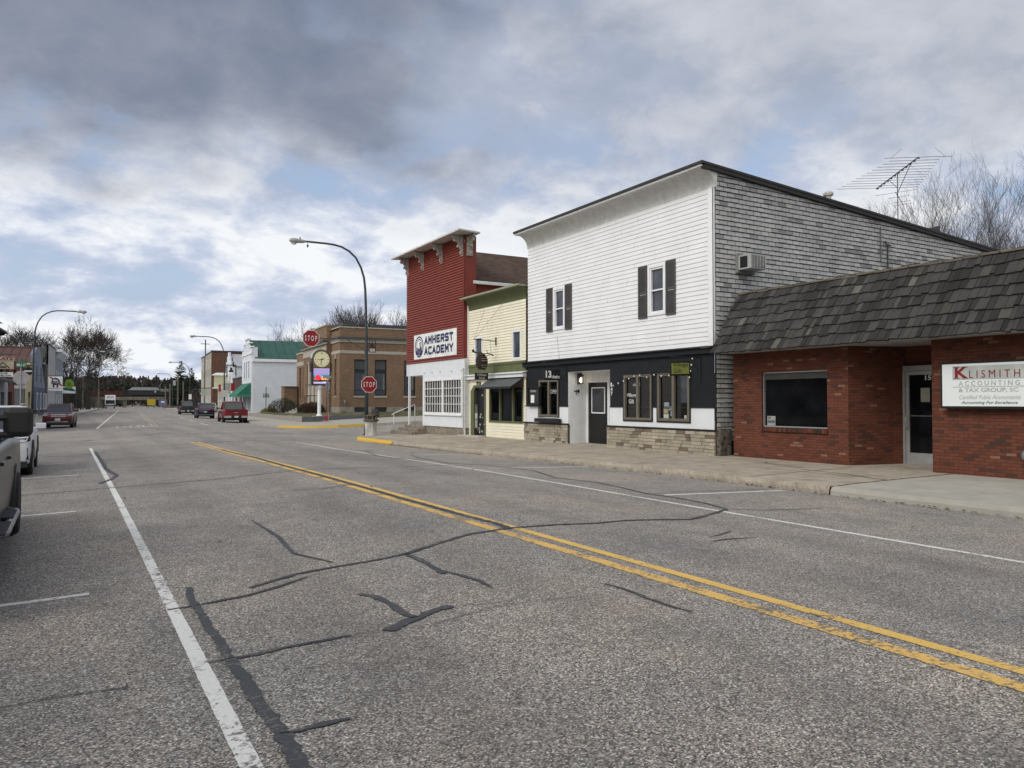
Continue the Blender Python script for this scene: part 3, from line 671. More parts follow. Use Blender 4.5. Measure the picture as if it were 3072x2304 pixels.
# ---------------- white two-storey building
wb = thing('shop_building', 'white clapboard two-storey shop building with grey shingled side wall', 'building', (15.6, 21, 0))
VSID = paint('white_vinyl_siding', (.70, .71, .73), .45, .04, 1.2, dirt=((.60, .60, .59), .3))
wl = (23.24, 24.02, 4.13, 5.70); wr = (17.76, 18.61, 4.13, 5.72)
holes = [(23.24, 24.02, 4.15, 5.68), (17.78, 18.60, 4.15, 5.70)]
m = MB(); lap(m, fx(15.6), 15.98, 25.86, 3.06, 7.5, .134, holes, .016); m.build('siding', VSID, wb)
m = MB(); rs = random.Random(2)
for i in range(33):
    z = 3.062 + i * .1345
    for y in ([rs.uniform(16.3, 20), rs.uniform(20.5, 25.4)] if i % 2 else [rs.uniform(17, 24)]):
        if not any(a - .3 < y < b_ + .3 and c_ - .1 < z < d_ for a, b_, c_, d_ in holes): m.hexa([(15.577, y, z + .004), (15.577, y + .005, z + .004), (15.60, y + .005, z + .004), (15.60, y, z + .004), (15.598, y, z + .13), (15.598, y + .005, z + .13), (15.61, y + .005, z + .13), (15.61, y, z + .13)])
m.build('siding_joint', paint('siding_seam_grey', (.33, .33, .33)), wb)  # dark butt joints between board ends
m = MB(); m.box(15.565, 15.66, 15.77, 15.98, 2.98, 7.5); m.box(15.565, 15.7, 15.76, 15.80, 2.98, 7.5); m.build('corner_board', WTRIM, wb)
m = MB(); n_ = 14
prof = [(15.60 - .5 * (1 - math.cos(q * math.pi / 2 / n_)) , 7.5 + .50 * math.sin(q * math.pi / 2 / n_)) for q in range(n_ + 1)]
for (xa, za), (xb, zb_) in zip(prof, prof[1:]):
    m.hexa([(xa - .004, 15.72, za), (xa - .004, 25.9, za), (15.68, 25.9, za), (15.68, 15.72, za), (xb - .012, 15.72, zb_), (xb - .012, 25.9, zb_), (15.68, 25.9, zb_), (15.68, 15.72, zb_)], .5)
m.build('cornice', paint('peeling_white', (.60, .60, .585), .6, .1, 5, dirt=((.34, .31, .27), .5)), wb)
m = MB(); m.box(15.04, 15.3, 15.68, 26.0, 8.0, 8.055); m.build('cornice_board', WTRIM, wb)
m = MB(); m.hexa([(14.99, 15.60, 8.057), (32, 15.60, 6.90), (32, 26.0, 6.90), (14.99, 26.0, 8.057), (14.99, 15.60, 8.13), (32, 15.60, 6.97), (32, 26.0, 6.97), (14.99, 26.0, 8.13)])
m.hexa([(15.1, 15.62, 7.95), (32, 15.62, 6.80), (32, 15.75, 6.80), (15.1, 15.75, 7.95), (15.1, 15.62, 8.05), (32, 15.62, 6.895), (32, 15.75, 6.895), (15.1, 15.75, 8.05)])
m.build('roof', paint('roof_edge', (.03, .028, .027), .7), wb)
# shingled side wall, each shingle laid
m = MB(); rs = random.Random(11); row = .1355; z = .35; k = 0
mbk = MB(); mbk.face([(15.62, 15.75, -.3), (32, 15.75, -.3), (32, 15.75, 6.85), (15.62, 15.75, 7.98)], .5); mbk.build('side_wall', paint('slate_gap_shade', (.03, .03, .03), .9), wb)  # near-black backing paints the shadow line under each row, and shows in joints
while z < 8.1:
    x = 15.63 - (.15 if k % 2 else .0)
    while x < 30.5:
        x0 = max(x, 15.62); x1 = x + .30; top = 8.0 - (x1 - 15) * .0682 - .02
        zt = min(z + row + .0, top)
        if zt > z + .02 and (z > 2.9 or x < 16.3):
            dz_ = rs.uniform(-.006, .006); o = rs.uniform(.018, .03); sk = rs.uniform(-.004, .004); g = rs.uniform(.008, .013)
            a = rs.random()
            m.hexa([(x0 + g, 15.745 - o, z + .026 + dz_), (x1 - g, 15.745 - o + sk, z + .026 + dz_ + sk), (x1 - g, 15.745, z + .026 + dz_ + sk), (x0 + g, 15.745, z + .026 + dz_),
                    (x0 + g, 15.745 - .008, zt), (x1 - g, 15.745 - .008, zt), (x1 - g, 15.745, zt), (x0 + g, 15.745, zt)], a)
        x += .30
    z += row; k += 1
m.build('side_wall', perface('grey_slate_shingle', [(0, (.22, .22, .225)), (.1, (.36, .365, .365)), (.6, (.42, .425, .42)), (.93, (.45, .44, .43)), (1, (.2, .2, .2))], .85, .004, 40, None, .16), wb)
STONE_P = paint('rubble_stone', (.14, .12, .10), .95, .7, 9, bump=.03)
m = MB(); m.box(15.63, 16.05, 15.60, 15.74, -.3, .72); m.build('stone_pier', STONE_P, wb)
# upper windows and shutters
SH = paint('charcoal_shutter', (.062, .06, .06), .6)
for a, b_ in ((23.24, 24.02), (17.78, 18.60)):
    z0, z1 = 4.13, 5.69
    q = MB(); bar(q, fx(15.6), a + .1, b_ - .1, z0 + .1, z1 - .1, -.07, -.065); q = q.build('window', darkglass('upper_glass', (.02, .024, .032), .06, .6), wb)
    m = MB(); frame_rect(m, fx(15.6), a, b_, z0, z1, .075, -.06, .035); frame_rect(m, fx(15.6), a + .075, b_ - .075, z0 + .075, z1 - .075, .06, -.065, .008); bar(m, fx(15.6), a + .135, b_ - .135, (z0 + z1) / 2 - .02, (z0 + z1) / 2 + .025, -.064, .0); m.build('frame', WTRIM, q)
    m = MB(); bar(m, fx(15.6), a + .14, b_ - .14, (z0 + z1) / 2 + .03, z1 - .14, -.062, -.058); m.build('screen', darkglass('upper_pane', (.035, .04, .052), .15), q)
    for s0, s1 in ((a - .45, a - .03), (b_ + .03, b_ + .45)):
        m = MB(); frame_rect(m, fx(15.6), s0, s1, z0 - .04, z1 + .04, .05, .02, .05); bar(m, fx(15.6), s0 + .05, s1 - .05, 4.86, 4.92, .02, .05)
        zz = z0 + .02
        while zz < z1 - .02:
            if not 4.82 < zz < 4.92: m.hexa([(15.575, s0 + .05, zz), (15.575, s1 - .05, zz), (15.565, s1 - .05, zz + .03), (15.565, s0 + .05, zz + .03), (15.562, s0 + .05, zz - .008), (15.562, s1 - .05, zz - .008), (15.553, s1 - .05, zz + .022), (15.553, s0 + .05, zz + .022)])
            zz += .04
        m.build('shutter', SH, wb)
# street front
BLK = paint('black_board', (.0095, .0115, .0145), .6, .2, 3., spec=.25)
PANW = paint('white_panel', (.66, .68, .71), .55, .04, 2.)
def grooves(mb, f, h0, h1, z0, z1, st=.2, hs=()):
    h = h0 + st
    while h < h1 - .03:
        if not any(a < h < b_ for a, b_ in hs): bar(mb, f, h - .006, h + .006, z0, z1, .001, .004)
        h += st
A_, B_, C_ = (23.68, 25.04, .92, 2.30), (18.45, 19.82, .90, 2.33), (16.78, 18.17, .90, 2.33)
m = MB(); wall(m, fx(15.6), 23.06, 26.12, 1.33, 2.84, [(A_[0], A_[1], 1.33, A_[3])], .1); m.build('upper_panel', BLK, wb); m = MB(); wall(m, fx(15.6), 15.78, 20.58, 1.33, 2.84, [(B_[0], B_[1], 1.33, B_[3]), (C_[0], C_[1], 1.33, C_[3])], .1); wall(m, fx(15.6), 20.58, 23.06, 2.55, 2.84); m.build('upper_panel', BLK, wb)
m = MB(); wall(m, fx(15.6), 23.06, 26.12, .69, 1.30, [(A_[0], A_[1], A_[2], 1.30)], .1); m.build('lower_panel', PANW, wb); m = MB(); wall(m, fx(15.6), 15.80, 20.58, .69, 1.30, [(B_[0], B_[1], B_[2], 1.30), (C_[0], C_[1], C_[2], 1.30)], .1); m.build('lower_panel', PANW, wb)
m = MB(); 
for a, b_ in ((23.06, A_[0]), (A_[1], 26.12), (15.78, C_[0]), (C_[1], B_[0]), (B_[1], 20.58)): bar(m, fx(15.6), a, b_, 1.295, 1.335, -.01, .02)
for a, b_ in ((23.03, 26.16), (15.74, 20.72)): bar(m, fx(15.6), a, b_, .64, .695, -.02, .045)
m.box(15.602, 15.66, 15.738, 15.775, .7, 2.86)
for w_ in (B_, C_, A_): frame_rect(m, fx(15.6), w_[0] - .05, w_[1] + .05, w_[2] - .05, w_[3] + .03, .05, .003, .022)
m.build('trim', BLACK, wb)
m = MB(); bar(m, fx(15.6), 15.74, 26.14, 2.84, 3.0, 0, .10); m.hexa([(15.43, 15.72, 2.995), (15.43, 26.18, 2.995), (15.6, 26.18, 3.03), (15.6, 15.72, 3.03), (15.43, 15.72, 3.02), (15.43, 26.18, 3.02), (15.6, 26.18, 3.06), (15.6, 15.72, 3.06)]); m.build('ledge', BLK, wb)
# split-face stone base, coursed
rs = random.Random(5)
for a, b_ in ((15.76, 20.72), (23.06, 26.12)):
    m = MB()
    z = -.25; k = 0
    while z < .62:
        h_ = .0985; y = a - rs.uniform(0, .2)
        while y < b_:
            w_ = rs.choice((.2, .3, .4, .4)); y0, y1 = max(y, a), min(y + w_, b_)
            if y1 - y0 > .03:
                o = rs.uniform(.025, .05); e = .005; j = [rs.uniform(-.006, .006) for _ in range(4)]
                m.hexa([(15.6, y0 + e, z + e), (15.6 - o + j[0], y0 + e, z + e), (15.6 - o + j[1], y1 - e, z + e), (15.6, y1 - e, z + e), (15.6, y0 + e, z + h_ - e), (15.6 - o + j[2], y0 + e, z + h_ - e), (15.6 - o + j[3], y1 - e, z + h_ - e), (15.6, y1 - e, z + h_ - e)])
            y += w_
        z += h_; k += 1
    m.build('stone_base', perface('split_stone', [(0, (.38, .335, .255)), (.6, (.32, .285, .225)), (.75, (.46, .42, .345)), (.87, (.17, .13, .10)), (1, (.17, .13, .10))], .9, .012, 30, None, .2), wb)
m = MB(); bar(m, fx(15.6), 15.76, 20.72, -.25, .64, -.08, -.002); bar(m, fx(15.6), 23.06, 26.12, -.25, .64, -.08, -.002); m.build('mortar', paint('mortar_tan', (.20, .17, .13), .95), wb)
BRZ = paint('bronze_frame', (.135, .118, .092), .5)
def shopwin(w_, parent, mat, mid=None, depth=1.1, fr_w=.075, xx=15.6):
    a, b_, c_, d_ = w_
    q = MB(); bar(q, fx(xx), a + .03, b_ - .03, c_ + .03, d_ - .03, -.045, -.04); q = q.build('window', GL, parent)
    m = MB(); frame_rect(m, fx(xx), a, b_, c_, d_, fr_w, -.06, .03)
    mids = mid if mid else [(a + b_) / 2]
    for mm in mids: bar(m, fx(xx), mm - .05, mm + .05, c_ + fr_w, d_ - fr_w, -.06, .028)
    m.build('frame', mat, q)
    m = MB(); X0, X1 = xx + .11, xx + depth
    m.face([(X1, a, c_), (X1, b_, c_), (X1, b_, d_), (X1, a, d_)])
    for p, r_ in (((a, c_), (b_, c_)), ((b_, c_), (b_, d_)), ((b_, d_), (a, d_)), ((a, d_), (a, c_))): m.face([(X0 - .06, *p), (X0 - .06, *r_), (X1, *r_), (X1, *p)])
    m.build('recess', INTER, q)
    return q
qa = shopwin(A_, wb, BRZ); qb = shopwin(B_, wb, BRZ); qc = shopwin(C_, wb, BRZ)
CHK = paint('chalk_white', (.5, .52, .52), .7)
txt('OPEN', (15.63, 24.28, 1.78), RW, UP, .5, .15, CHK, qa, .0); txt('closed', (15.63, 19.40, 1.98), RW, UP, .34, .1, CHK, qb, .0)
txt('Village', (15.63, 19.72, 1.60), RW, UP, .46, .15, CHK, qb, .02); txt('Gift', (15.63, 19.62, 1.42), RW, UP, .26, .14, CHK, qb, .02)
def goods(parent, w_, cols, seed, n):
    rs = random.Random(seed)
    for c_ in cols:
        m = MB()
        for i in range(n):
            y = rs.uniform(w_[0] + .15, w_[1] - .15); s_ = rs.uniform(.03, .09); z = w_[2] + rs.choice((.03, .03, .45, .85)); x = 15.6 + rs.uniform(.25, .8)
            m.box(x, x + s_, y, y + s_ * 1.2, z, z + rs.uniform(.08, .32))
        m.build('goods', c_, parent)
G1, G2, G3, G4 = paint('goods_pale', (.4, .4, .38), .7), paint('goods_blue', (.05, .12, .25), .6), paint('goods_brown', (.12, .07, .04), .7), paint('goods_yellow', (.45, .36, .05), .6)
goods(qb, B_, (G1, G2, G3), 3, 9); goods(qc, C_, (G1, G4, G3), 4, 8); goods(qa, A_, (G3, G2), 6, 7)
m = MB(); 
for y, z, w_, h_ in ((17.82, 1.3, .22, .16), (17.85, 1.13, .2, .14), (17.6, 1.22, .24, .12), (17.84, .98, .22, .13), (17.55, 1.05, .2, .14), (17.0, .98, .1, .1)): m.box(15.634, 15.64, y - w_ / 2, y + w_ / 2, z, z + h_)
m.build('stickers', perface('sticker', [(0, (.5, .5, .48)), (.5, (.2, .25, .3)), (.8, (.4, .36, .12)), (1, (.6, .6, .58))], .6, .0005), qc)
m = MB(); m.box(16.0, 16.02, 18.62, 18.85, 1.2, 2.0); m.box(15.9, 15.92, 16.95, 17.3, 1.55, 1.58); m.build('goods', G1, qb)
# porch recess with its door
VG_ = paint('white_grooved_board', (.76, .77, .78), .6, .05, 3)
m = MB(); m.face([(15.6, 23.06, -.1), (16.4, 23.06, -.1), (16.4, 23.06, 2.55), (15.6, 23.06, 2.55)]); m.face([(15.6, 20.58, .0), (16.4, 20.58, .0), (16.4, 20.58, 2.55), (15.6, 20.58, 2.55)])
wall(m, fx(16.4), 20.58, 23.06, -.1, 2.55, [(21.75, 22.97, -.05, 2.17)], .1); m.face([(15.6, 20.58, 2.55), (16.4, 20.58, 2.55), (16.4, 23.06, 2.55), (15.6, 23.06, 2.55)])
for k in range(8): m.box(15.66 + k * .105, 15.668 + k * .105, 23.05, 23.056, -.05, 2.5)
m.build('porch', VG_, wb)
m = MB(); bar(m, fx(16.4), 21.77, 22.95, 0.0, 2.15, -.09, -.03); dd = m.build('door', paint('gloss_black', (.008, .008, .009), .35), wb)
m = MB(); frame_rect(m, fx(16.4), 21.95, 22.76, 1.06, 2.0, .04, -.03, -.01); m.build('frame', WTRIM, dd); m = MB(); bar(m, fx(16.4), 21.99, 22.72, 1.1, 1.96, -.029, -.024); m.build('pane', darkglass('door_glass', (.02, .022, .026), .08, .7), dd)
m = MB(); m.lathe((16.43, 22.88, .98), [(.01, 0), (.012, .04), (.03, .05), (.03, .075), (.01, .085)], 12, (-1, 0, 0)); m.build('handle', STEEL, dd, smooth=True)
m = MB(); bar(m, fx(16.4), 21.67, 21.75, -.1, 2.25, 0, .03); bar(m, fx(16.4), 21.75, 23.0, 2.17, 2.25, 0, .03); m.build('door_frame', WTRIM, wb)
for k, ch in enumerate('147'): txt(ch, (15.598, 20.53, 1.98 - k * .15), RW, UP, .06 if ch == '1' else .09, .13, WHITE, wb, .01, name='house_number')
ln = thing('wall_lantern', 'lit black lantern on the white porch wall', 'lantern', (16.1, 23.0, 2.2))
m = MB(); m.box(16.0, 16.10, 22.97, 23.06, 2.12, 2.5); m.box(15.97, 16.13, 22.83, 22.99, 2.40, 2.44); m.lathe((16.05, 22.91, 2.44), [(.09, 0), (.02, .08)], 8)
for dx, dy in ((-.06, -.06), (.06, -.06), (-.06, .06), (.06, .06)): m.tube([(16.05 + dx, 22.91 + dy, 2.15), (16.05 + dx, 22.91 + dy, 2.42)], .008, 5)
m.box(15.98, 16.12, 22.84, 22.98, 2.13, 2.155); m.build('housing', BLACK, ln)
m = MB(); m.lathe((16.05, 22.91, 2.17), [(.02, 0), (.035, .06), (.03, .14), (.01, .18)], 10); m.build('bulb', emit('lamp_glow', (1, .86, .6), 9), ln)
m = MB(); m.tube([(15.95, 23.05, 1.72), (15.95, 23.03, 1.92)], .012, 6); m.box(15.85, 16.05, 23.03, 23.05, 1.84, 1.88); m.box(16.0, 16.07, 23.02, 23.04, 1.80, 1.92); cr = m.build('wall_ornament', BLACK); tag(cr, 'small black metal ornament on the white porch boards', 'ornament')
m = MB()
for k in range(15):
    t = k / 14
    if k < 5: p = (15.52, 20.3 - .27 * k, 1.98 + .07 * k)
    elif k < 11: p = (15.53, 18.95 - .34 * (k - 5), 2.30 - .09 * abs(math.sin(k * 1.3)))
    else: p = (15.52, 16.7 - .04 * (k - 11), 2.15 + .18 * (k - 11))
    m.lathe((p[0], p[1], p[2]), [(.008, 0), (.021, .02), (.022, .035), (.01, .055)], 8)
    if k: wpts.append((p[0], p[1], p[2] + .07))
    else: wpts = [(p[0], p[1], p[2] + .07)]
sl = thing('string_lights', 'string of small round bulbs draped over the paired windows', 'string lights', (15.53, 18.5, 2.2)); m.build('bulb', paint('frosted_bulb', (.75, .75, .7), .3), sl, smooth=True); m = MB(); m.tube(wpts, .006, 4); m.build('wire', BLACK, sl)
# things hung on the front
mb_ = thing('menu_board', 'black wall-mounted menu board with a white paper, left of the shop window', 'notice board', (15.5, 25.3, 1.7))
m = MB(); frame_rect(m, fx(15.6), 24.88, 25.71, 1.36, 2.06, .05, .0, .12); bar(m, fx(15.6), 24.84, 25.75, 1.33, 1.36, 0, .15); m.build('case', BLACK, mb_)
m = MB(); bar(m, fx(15.6), 24.93, 25.66, 1.41, 2.01, .02, .06); m.build('board', paint('chalkboard', (.025, .027, .032), .7), mb_); m = MB(); bar(m, fx(15.6), 25.30, 25.55, 1.44, 1.74, .062, .066); m.build('paper', WHITE, mb_); txt('13 chairs', (15.535, 25.58, 1.85), RW, UP, .42, .1, CHK, mb_, .01)
fb = thing('window_box', 'black flower box under the left shop window', 'flower box', (15.45, 24.2, .8))
m = MB(); m.box(15.38, 15.555, 23.45, 25.05, .715, .855); m.build('box', BLACK, fb, bevel=.006); m = MB()
for k in range(60):
    y = rng.uniform(23.5, 25); x = rng.uniform(15.40, 15.53); m.obox((x, y, .86 + rng.uniform(0, .03)), (.05, .03, .02), (rng.uniform(-1, 1), 1, rng.uniform(-.3, .3)))
m.build('filling', perface('pale_pebbles', [(0, (.5, .5, .5)), (1, (.75, .76, .78))], .7, .002), fb)
def scroll(m, c, r0, turns, ax, up, rad=.012, n=26, s=1):
    pts = []
    for i in range(n + 1):
        q = i / n; a = s * q * turns * 2 * math.pi; r = r0 * (1 - .8 * q); pts.append(Vector(c) + Vector(ax) * (r * math.cos(a)) + Vector(up) * (r * math.sin(a)))
    m.tube(pts, rad, 6)
s13 = thing('hanging_sign', 'black board lettered 13 chairs hanging from a scrolled iron bracket', 'sign', (15, 23.18, 2.4))
m = MB(); m.box(14.65, 15.33, 23.16, 23.2, 2.25, 2.64); m.build('board', BLACK, s13, bevel=.004)
m = MB(); m.tube([(15.57, 23.18, 2.2), (15.57, 23.18, 2.80)], .014, 6); m.tube([(15.57, 23.18, 2.77), (15.1, 23.18, 2.79), (14.75, 23.18, 2.78)], .012, 6); scroll(m, (14.68, 23.18, 2.87), .1, 1.6, (1, 0, 0), (0, 0, 1)); scroll(m, (15.45, 23.18, 2.36), .085, 1.5, (1, 0, 0), (0, 0, -1)); m.tube([(15.53, 23.18, 2.38), (15.54, 23.18, 2.6), (15.4, 23.18, 2.77)], .01, 6)
for x in (14.78, 15.16): m.tube([(x, 23.18, 2.64), (x, 23.18, 2.78)], .005, 5)
m.build('bracket', BLACK, s13); txt('13', (14.70, 23.155, 2.33), (1, 0, 0), UP, .24, .26, WHITE, s13, .04); txt('chairs', (14.95, 23.155, 2.32), (1, 0, 0), UP, .34, .12, WHITE, s13, .02)
m = MB(); m.tube([(15.58, 23.6, 3.05), (15.56, 23.75, 3.92)], .004, 4); tag(m.build('stay_wire', BLACK), 'thin stay wire above the scrolled iron bracket', 'wire')
sv = thing('hanging_sign', 'olive green board lettered Village Gift hanging by the mansard eave', 'sign', (14.8, 16.33, 2.4))
m = MB(); m.obox((14.815, 16.33, 2.41), (.74, .04, .40), (1, 0, .03)); m.build('board', BLACK, sv, bevel=.004); m = MB(); m.obox((14.815, 16.305, 2.41), (.64, .012, .31), (1, 0, .03)); m.build('panel', paint('olive_panel', (.23, .25, .06), .6), sv)
m = MB(); m.tube([(15.57, 16.33, 2.02), (15.57, 16.33, 2.76)], .014, 6); m.tube([(15.57, 16.33, 2.73), (14.45, 16.33, 2.73)], .012, 6); m.tube([(15.57, 16.33, 2.32), (15.17, 16.33, 2.73)], .01, 6)
for x in (14.6, 15.05): m.tube([(x, 16.33, 2.6), (x, 16.33, 2.73)], .005, 5)
m.build('bracket', BLACK, sv); txt('Village', (14.53, 16.297, 2.42), (1, 0, .03), UP, .56, .15, INK, sv, .0); txt('Gift', (14.56, 16.297, 2.275), (1, 0, .03), UP, .3, .125, INK, sv, .0)
# on the side wall and the roof
ac = thing('air_conditioner', 'grey window air conditioner jutting from the shingled side wall', 'air conditioner', (16.6, 15.4, 5.3))
m = MB(); m.box(16.40, 17.02, 15.18, 15.72, 5.21, 5.62); m.build('housing', paint('ac_metal', (.35, .37, .36), .5), ac, bevel=.01)
m = MB(); m.box(16.37, 17.09, 15.64, 15.73, 5.14, 5.69); m.build('flange', paint('weathered_board', (.2, .2, .19), .8), ac)
m = MB(); m.box(16.45, 16.97, 15.165, 15.178, 5.25, 5.58); m.box(16.385, 16.398, 15.3, 15.56, 5.26, 5.57); m.build('grille_opening', BLACK, ac)
m = MB(); 
for k in range(9): m.box(16.46 + k * .06, 16.475 + k * .06, 15.155, 15.166, 5.25, 5.58)
m.build('grille', paint('ac_louvre', (.45, .46, .44), .5), ac)
cp = thing('wall_pipe', 'long grey pipe strapped upright to the shingled side wall', 'pipe', (22.9, 15.7, 6)); m = MB(); m.tube([(22.9, 15.67, 6.05), (22.9, 15.67, 7.2)], .02, 8); m.build('pipe', paint('lead_grey', (.09, .095, .1), .6), cp)
cp = thing('wall_pipe', 'short black vent pipe with a forked cap below the long grey pipe', 'pipe', (23.25, 15.7, 6)); m = MB(); m.tube([(23.25, 15.66, 4.4), (23.25, 15.66, 6.65)], .022, 8); m.tube([(23.12, 15.66, 6.75), (23.17, 15.66, 6.65), (23.42, 15.66, 6.62)], .02, 6); m.build('pipe', BLACK, cp)
m = MB(); m.lathe((23.35, 18, 7.3), [(.11, 0), (.10, 1.3), (.14, 1.35), (.10, 1.42), (.10, 1.5), (.17, 1.52), (.18, 1.6), (.1, 1.66)], 14); tag(m.build('roof_vent', paint('flaky_white', (.5, .46, .42), .8, .4, 20), smooth=False), 'white capped vent stack on the shingled building roof', 'vent')
m = MB(); m.hexa([(27.4, 16.8, 7.0), (28.1, 16.8, 6.9), (28.1, 17.2, 6.9), (27.4, 17.2, 7.0), (27.4, 16.8, 7.86), (28.1, 16.8, 8.06), (28.1, 17.2, 8.06), (27.4, 17.2, 7.86)]); tag(m.build('roof_hatch', paint('brown_tin', (.07, .055, .05), .7)), 'dark brown tin hood on the roof near the television antenna', 'vent hood')
an = thing('television_antenna', 'tall metal television antenna on the roof against the sky', 'antenna', (29.2, 19.2, 7))
ALM = paint('antenna_metal', (.10, .10, .11), .5, .1, 9, .5)
m = MB(); m.tube([(29.2, 19.2, 7.0), (29.2, 19.2, 10.85)], .022, 6); m.build('mast', ALM, an)
P0, P1 = Vector((30.5, 21.0, 10.82)), Vector((28.0, 17.55, 10.82)); bd = (P1 - P0).normalized(); ed = Vector((-bd.y, bd.x, 0))
m = MB(); m.tube([P0, P1], .022, 6); m.tube([P0 + (P1 - P0) * .85, (29.2, 19.2, 10.0)], .014, 5); m.tube([P0 + (P1 - P0) * .3, (29.2, 19.2, 10.2)], .012, 5); m.build('boom', ALM, an)
m = MB()
for k in range(12):
    t = k / 11; c_ = P0 + (P1 - P0) * t; L = 1.7 - .85 * t; L = 1.25 if k == 11 else L
    m.tube([c_ - ed * L, c_ + ed * L], .009, 4); m.obox(c_ - Vector((0, 0, .03)), (.1, .05, .05), ed)
m.tube([P1 + ed * 1.0, P1 + ed * .6 + Vector((0, 0, .35))], .006, 4); m.tube([P1 - ed * 1.0, P1 - ed * .6 + Vector((0, 0, .35))], .006, 4); m.build('elements', ALM, an)
m = MB(); m.tube([(28.15, 18.6, 9.75), (30.2, 19.6, 9.72)], .014, 5); e2 = Vector((-.35, .94, 0))
for x, y, L in ((28.2, 18.62, .75), (28.9, 18.97, .4), (29.7, 19.36, .35), (30.15, 19.58, .35)): m.tube([Vector((x, y, 9.74)) - e2 * L, Vector((x, y, 9.74)) + e2 * L], .007, 4)
m.build('lower_boom', ALM, an)

# ---------------- cream shop
cs = thing('shop_building', 'narrow cream clapboard shop with green bands squeezed between taller buildings', 'building', (15.6, 28.5, 0))
CRM = paint('cream_siding', (.74, .70, .56), .55, .06, 1.5, dirt=((.5, .44, .3), .3)); GRN = paint('olive_green_trim', (.10, .115, .05), .55, .12, 4.)
DRW, SHW = (29.44, 30.46, -.1, 2.12), (26.2, 29.06, .6, 2.44)
m = MB(); lap(m, fx(15.6), 26.0, 31.0, 3.12, 5.56, .116, [(26.37, 27.1, 3.18, 4.38), (29.67, 30.43, 3.18, 4.35)], .024)
lap(m, fx(15.6), 26.0, 31.28, -.12, 2.46, .118, [DRW, SHW], .024); m.build('siding', CRM, cs)
m = MB()
for q in range(10):
    a0, a1 = q / 10 * math.pi / 2, (q + 1) / 10 * math.pi / 2
    xa, za, xb, zb_ = 15.6 - .36 * (1 - math.cos(a0)), 5.56 + .5 * math.sin(a0), 15.6 - .36 * (1 - math.cos(a1)), 5.56 + .5 * math.sin(a1)
    m.hexa([(xa - .005, 26.0, za), (xa - .005, 31.02, za), (16, 31.02, za), (16, 26.0, za), (xb - .012, 26.0, zb_), (xb - .012, 31.02, zb_), (16, 31.02, zb_), (16, 26.0, zb_)], .5)
bar(m, fx(15.6), 26.0, 31.0, 3.02, 3.13, .0, .05); bar(m, fx(15.6), 26.0, 31.0, 2.66, 3.02, .0, .022)
m.build('green_band', GRN, cs)
m = MB(); m.hexa([(15.17, 25.95, 6.06), (15.17, 31.1, 6.06), (30, 31.1, 5.4), (30, 25.95, 5.4), (15.17, 25.95, 6.13), (15.17, 31.1, 6.13), (30, 31.1, 5.47), (30, 25.95, 5.47)]); m.build('roof', paint('pale_green_edge', (.26, .27, .20), .7), cs)
m = MB(); bar(m, fx(15.6), 25.98, 31.3, 2.47, 2.62, 0, .17); m.hexa([(15.36, 25.92, 2.62), (15.36, 31.32, 2.62), (15.6, 31.32, 2.66), (15.6, 25.92, 2.66), (15.36, 25.92, 2.645), (15.36, 31.32, 2.645), (15.6, 31.32, 2.70), (15.6, 25.92, 2.70)])
bar(m, fx(15.6), 31.0, 31.26, 2.7, 6.0, -.02, .05); m.build('white_trim', WTRIM, cs)
for a, b_, c_, d_ in ((26.37, 27.1, 3.18, 4.38), (29.67, 30.43, 3.18, 4.35)):
    q = MB(); bar(q, fx(15.6), a + .08, b_ - .08, c_ + .08, d_ - .08, -.045, -.04); q = q.build('window', darkglass('upper_pane'), cs)
    m = MB(); frame_rect(m, fx(15.6), a, b_, c_, d_, .085, -.05, .03); m.build('frame', WTRIM, q)
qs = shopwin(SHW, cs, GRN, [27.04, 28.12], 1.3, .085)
goods(qs, SHW, (G1, G3, paint('goods_red', (.25, .03, .03), .7), G4), 8, 12)
m = MB()
for y, z, w_, h_ in ((28.62, 1.35, .34, .16), (28.62, 1.16, .32, .12), (28.62, 1.0, .3, .05), (28.6, .8, .32, .12), (27.85, 1.05, .2, .14), (27.85, .88, .2, .1)): m.box(15.648, 15.655, y - w_ / 2, y + w_ / 2, z, z + h_)
m.build('stickers', MC['sticker'], qs)
m = MB()
for y in (28.3, 27.9, 27.75, 27.6, 27.3, 26.8, 26.65, 26.4): m.lathe((15.75, y, .66), [(.05, 0), (.05, .2), (.035, .23), (.035, .26)], 10)
m.build('candle_jars', paint('jar_white', (.62, .64, .6), .4), qs)
m = MB(); 
for k in range(9): m.tube([(15.7, 27.62 + .045 * k * (1 if k % 2 else .6) - .1, 1.72 + .02 * (k % 3)), (15.7, 27.5 + .02 * k, 1.82)], .016, 5)
m.build('neon_sign', emit('neon_amber', (1, .35, .08), 3), qs)
dq = MB(); bar(dq, fx(15.6), 29.46, 30.44, -.08, 2.10, -.16, -.13); dq = dq.build('door', paint('navy_door', (.012, .013, .02), .5), cs)
m = MB(); rs = random.Random(9)
for k in range(16):
    y, z = rs.uniform(29.6, 30.32), rs.uniform(.12, 1.9); s_ = rs.uniform(.035, .06)
    m.prism([(s_ * math.cos(q * math.pi / 3 + 1) * 1.3, s_ * math.sin(q * math.pi / 3 + 1)) for q in range(6)], (15.728, y, z), (0, 1, 0), UP, (-1, 0, 0), .004)
m.build('hexagon_decals', perface('honeycomb', [(0, (.35, .30, .16)), (1, (.5, .48, .42))], .7, .0005), dq)
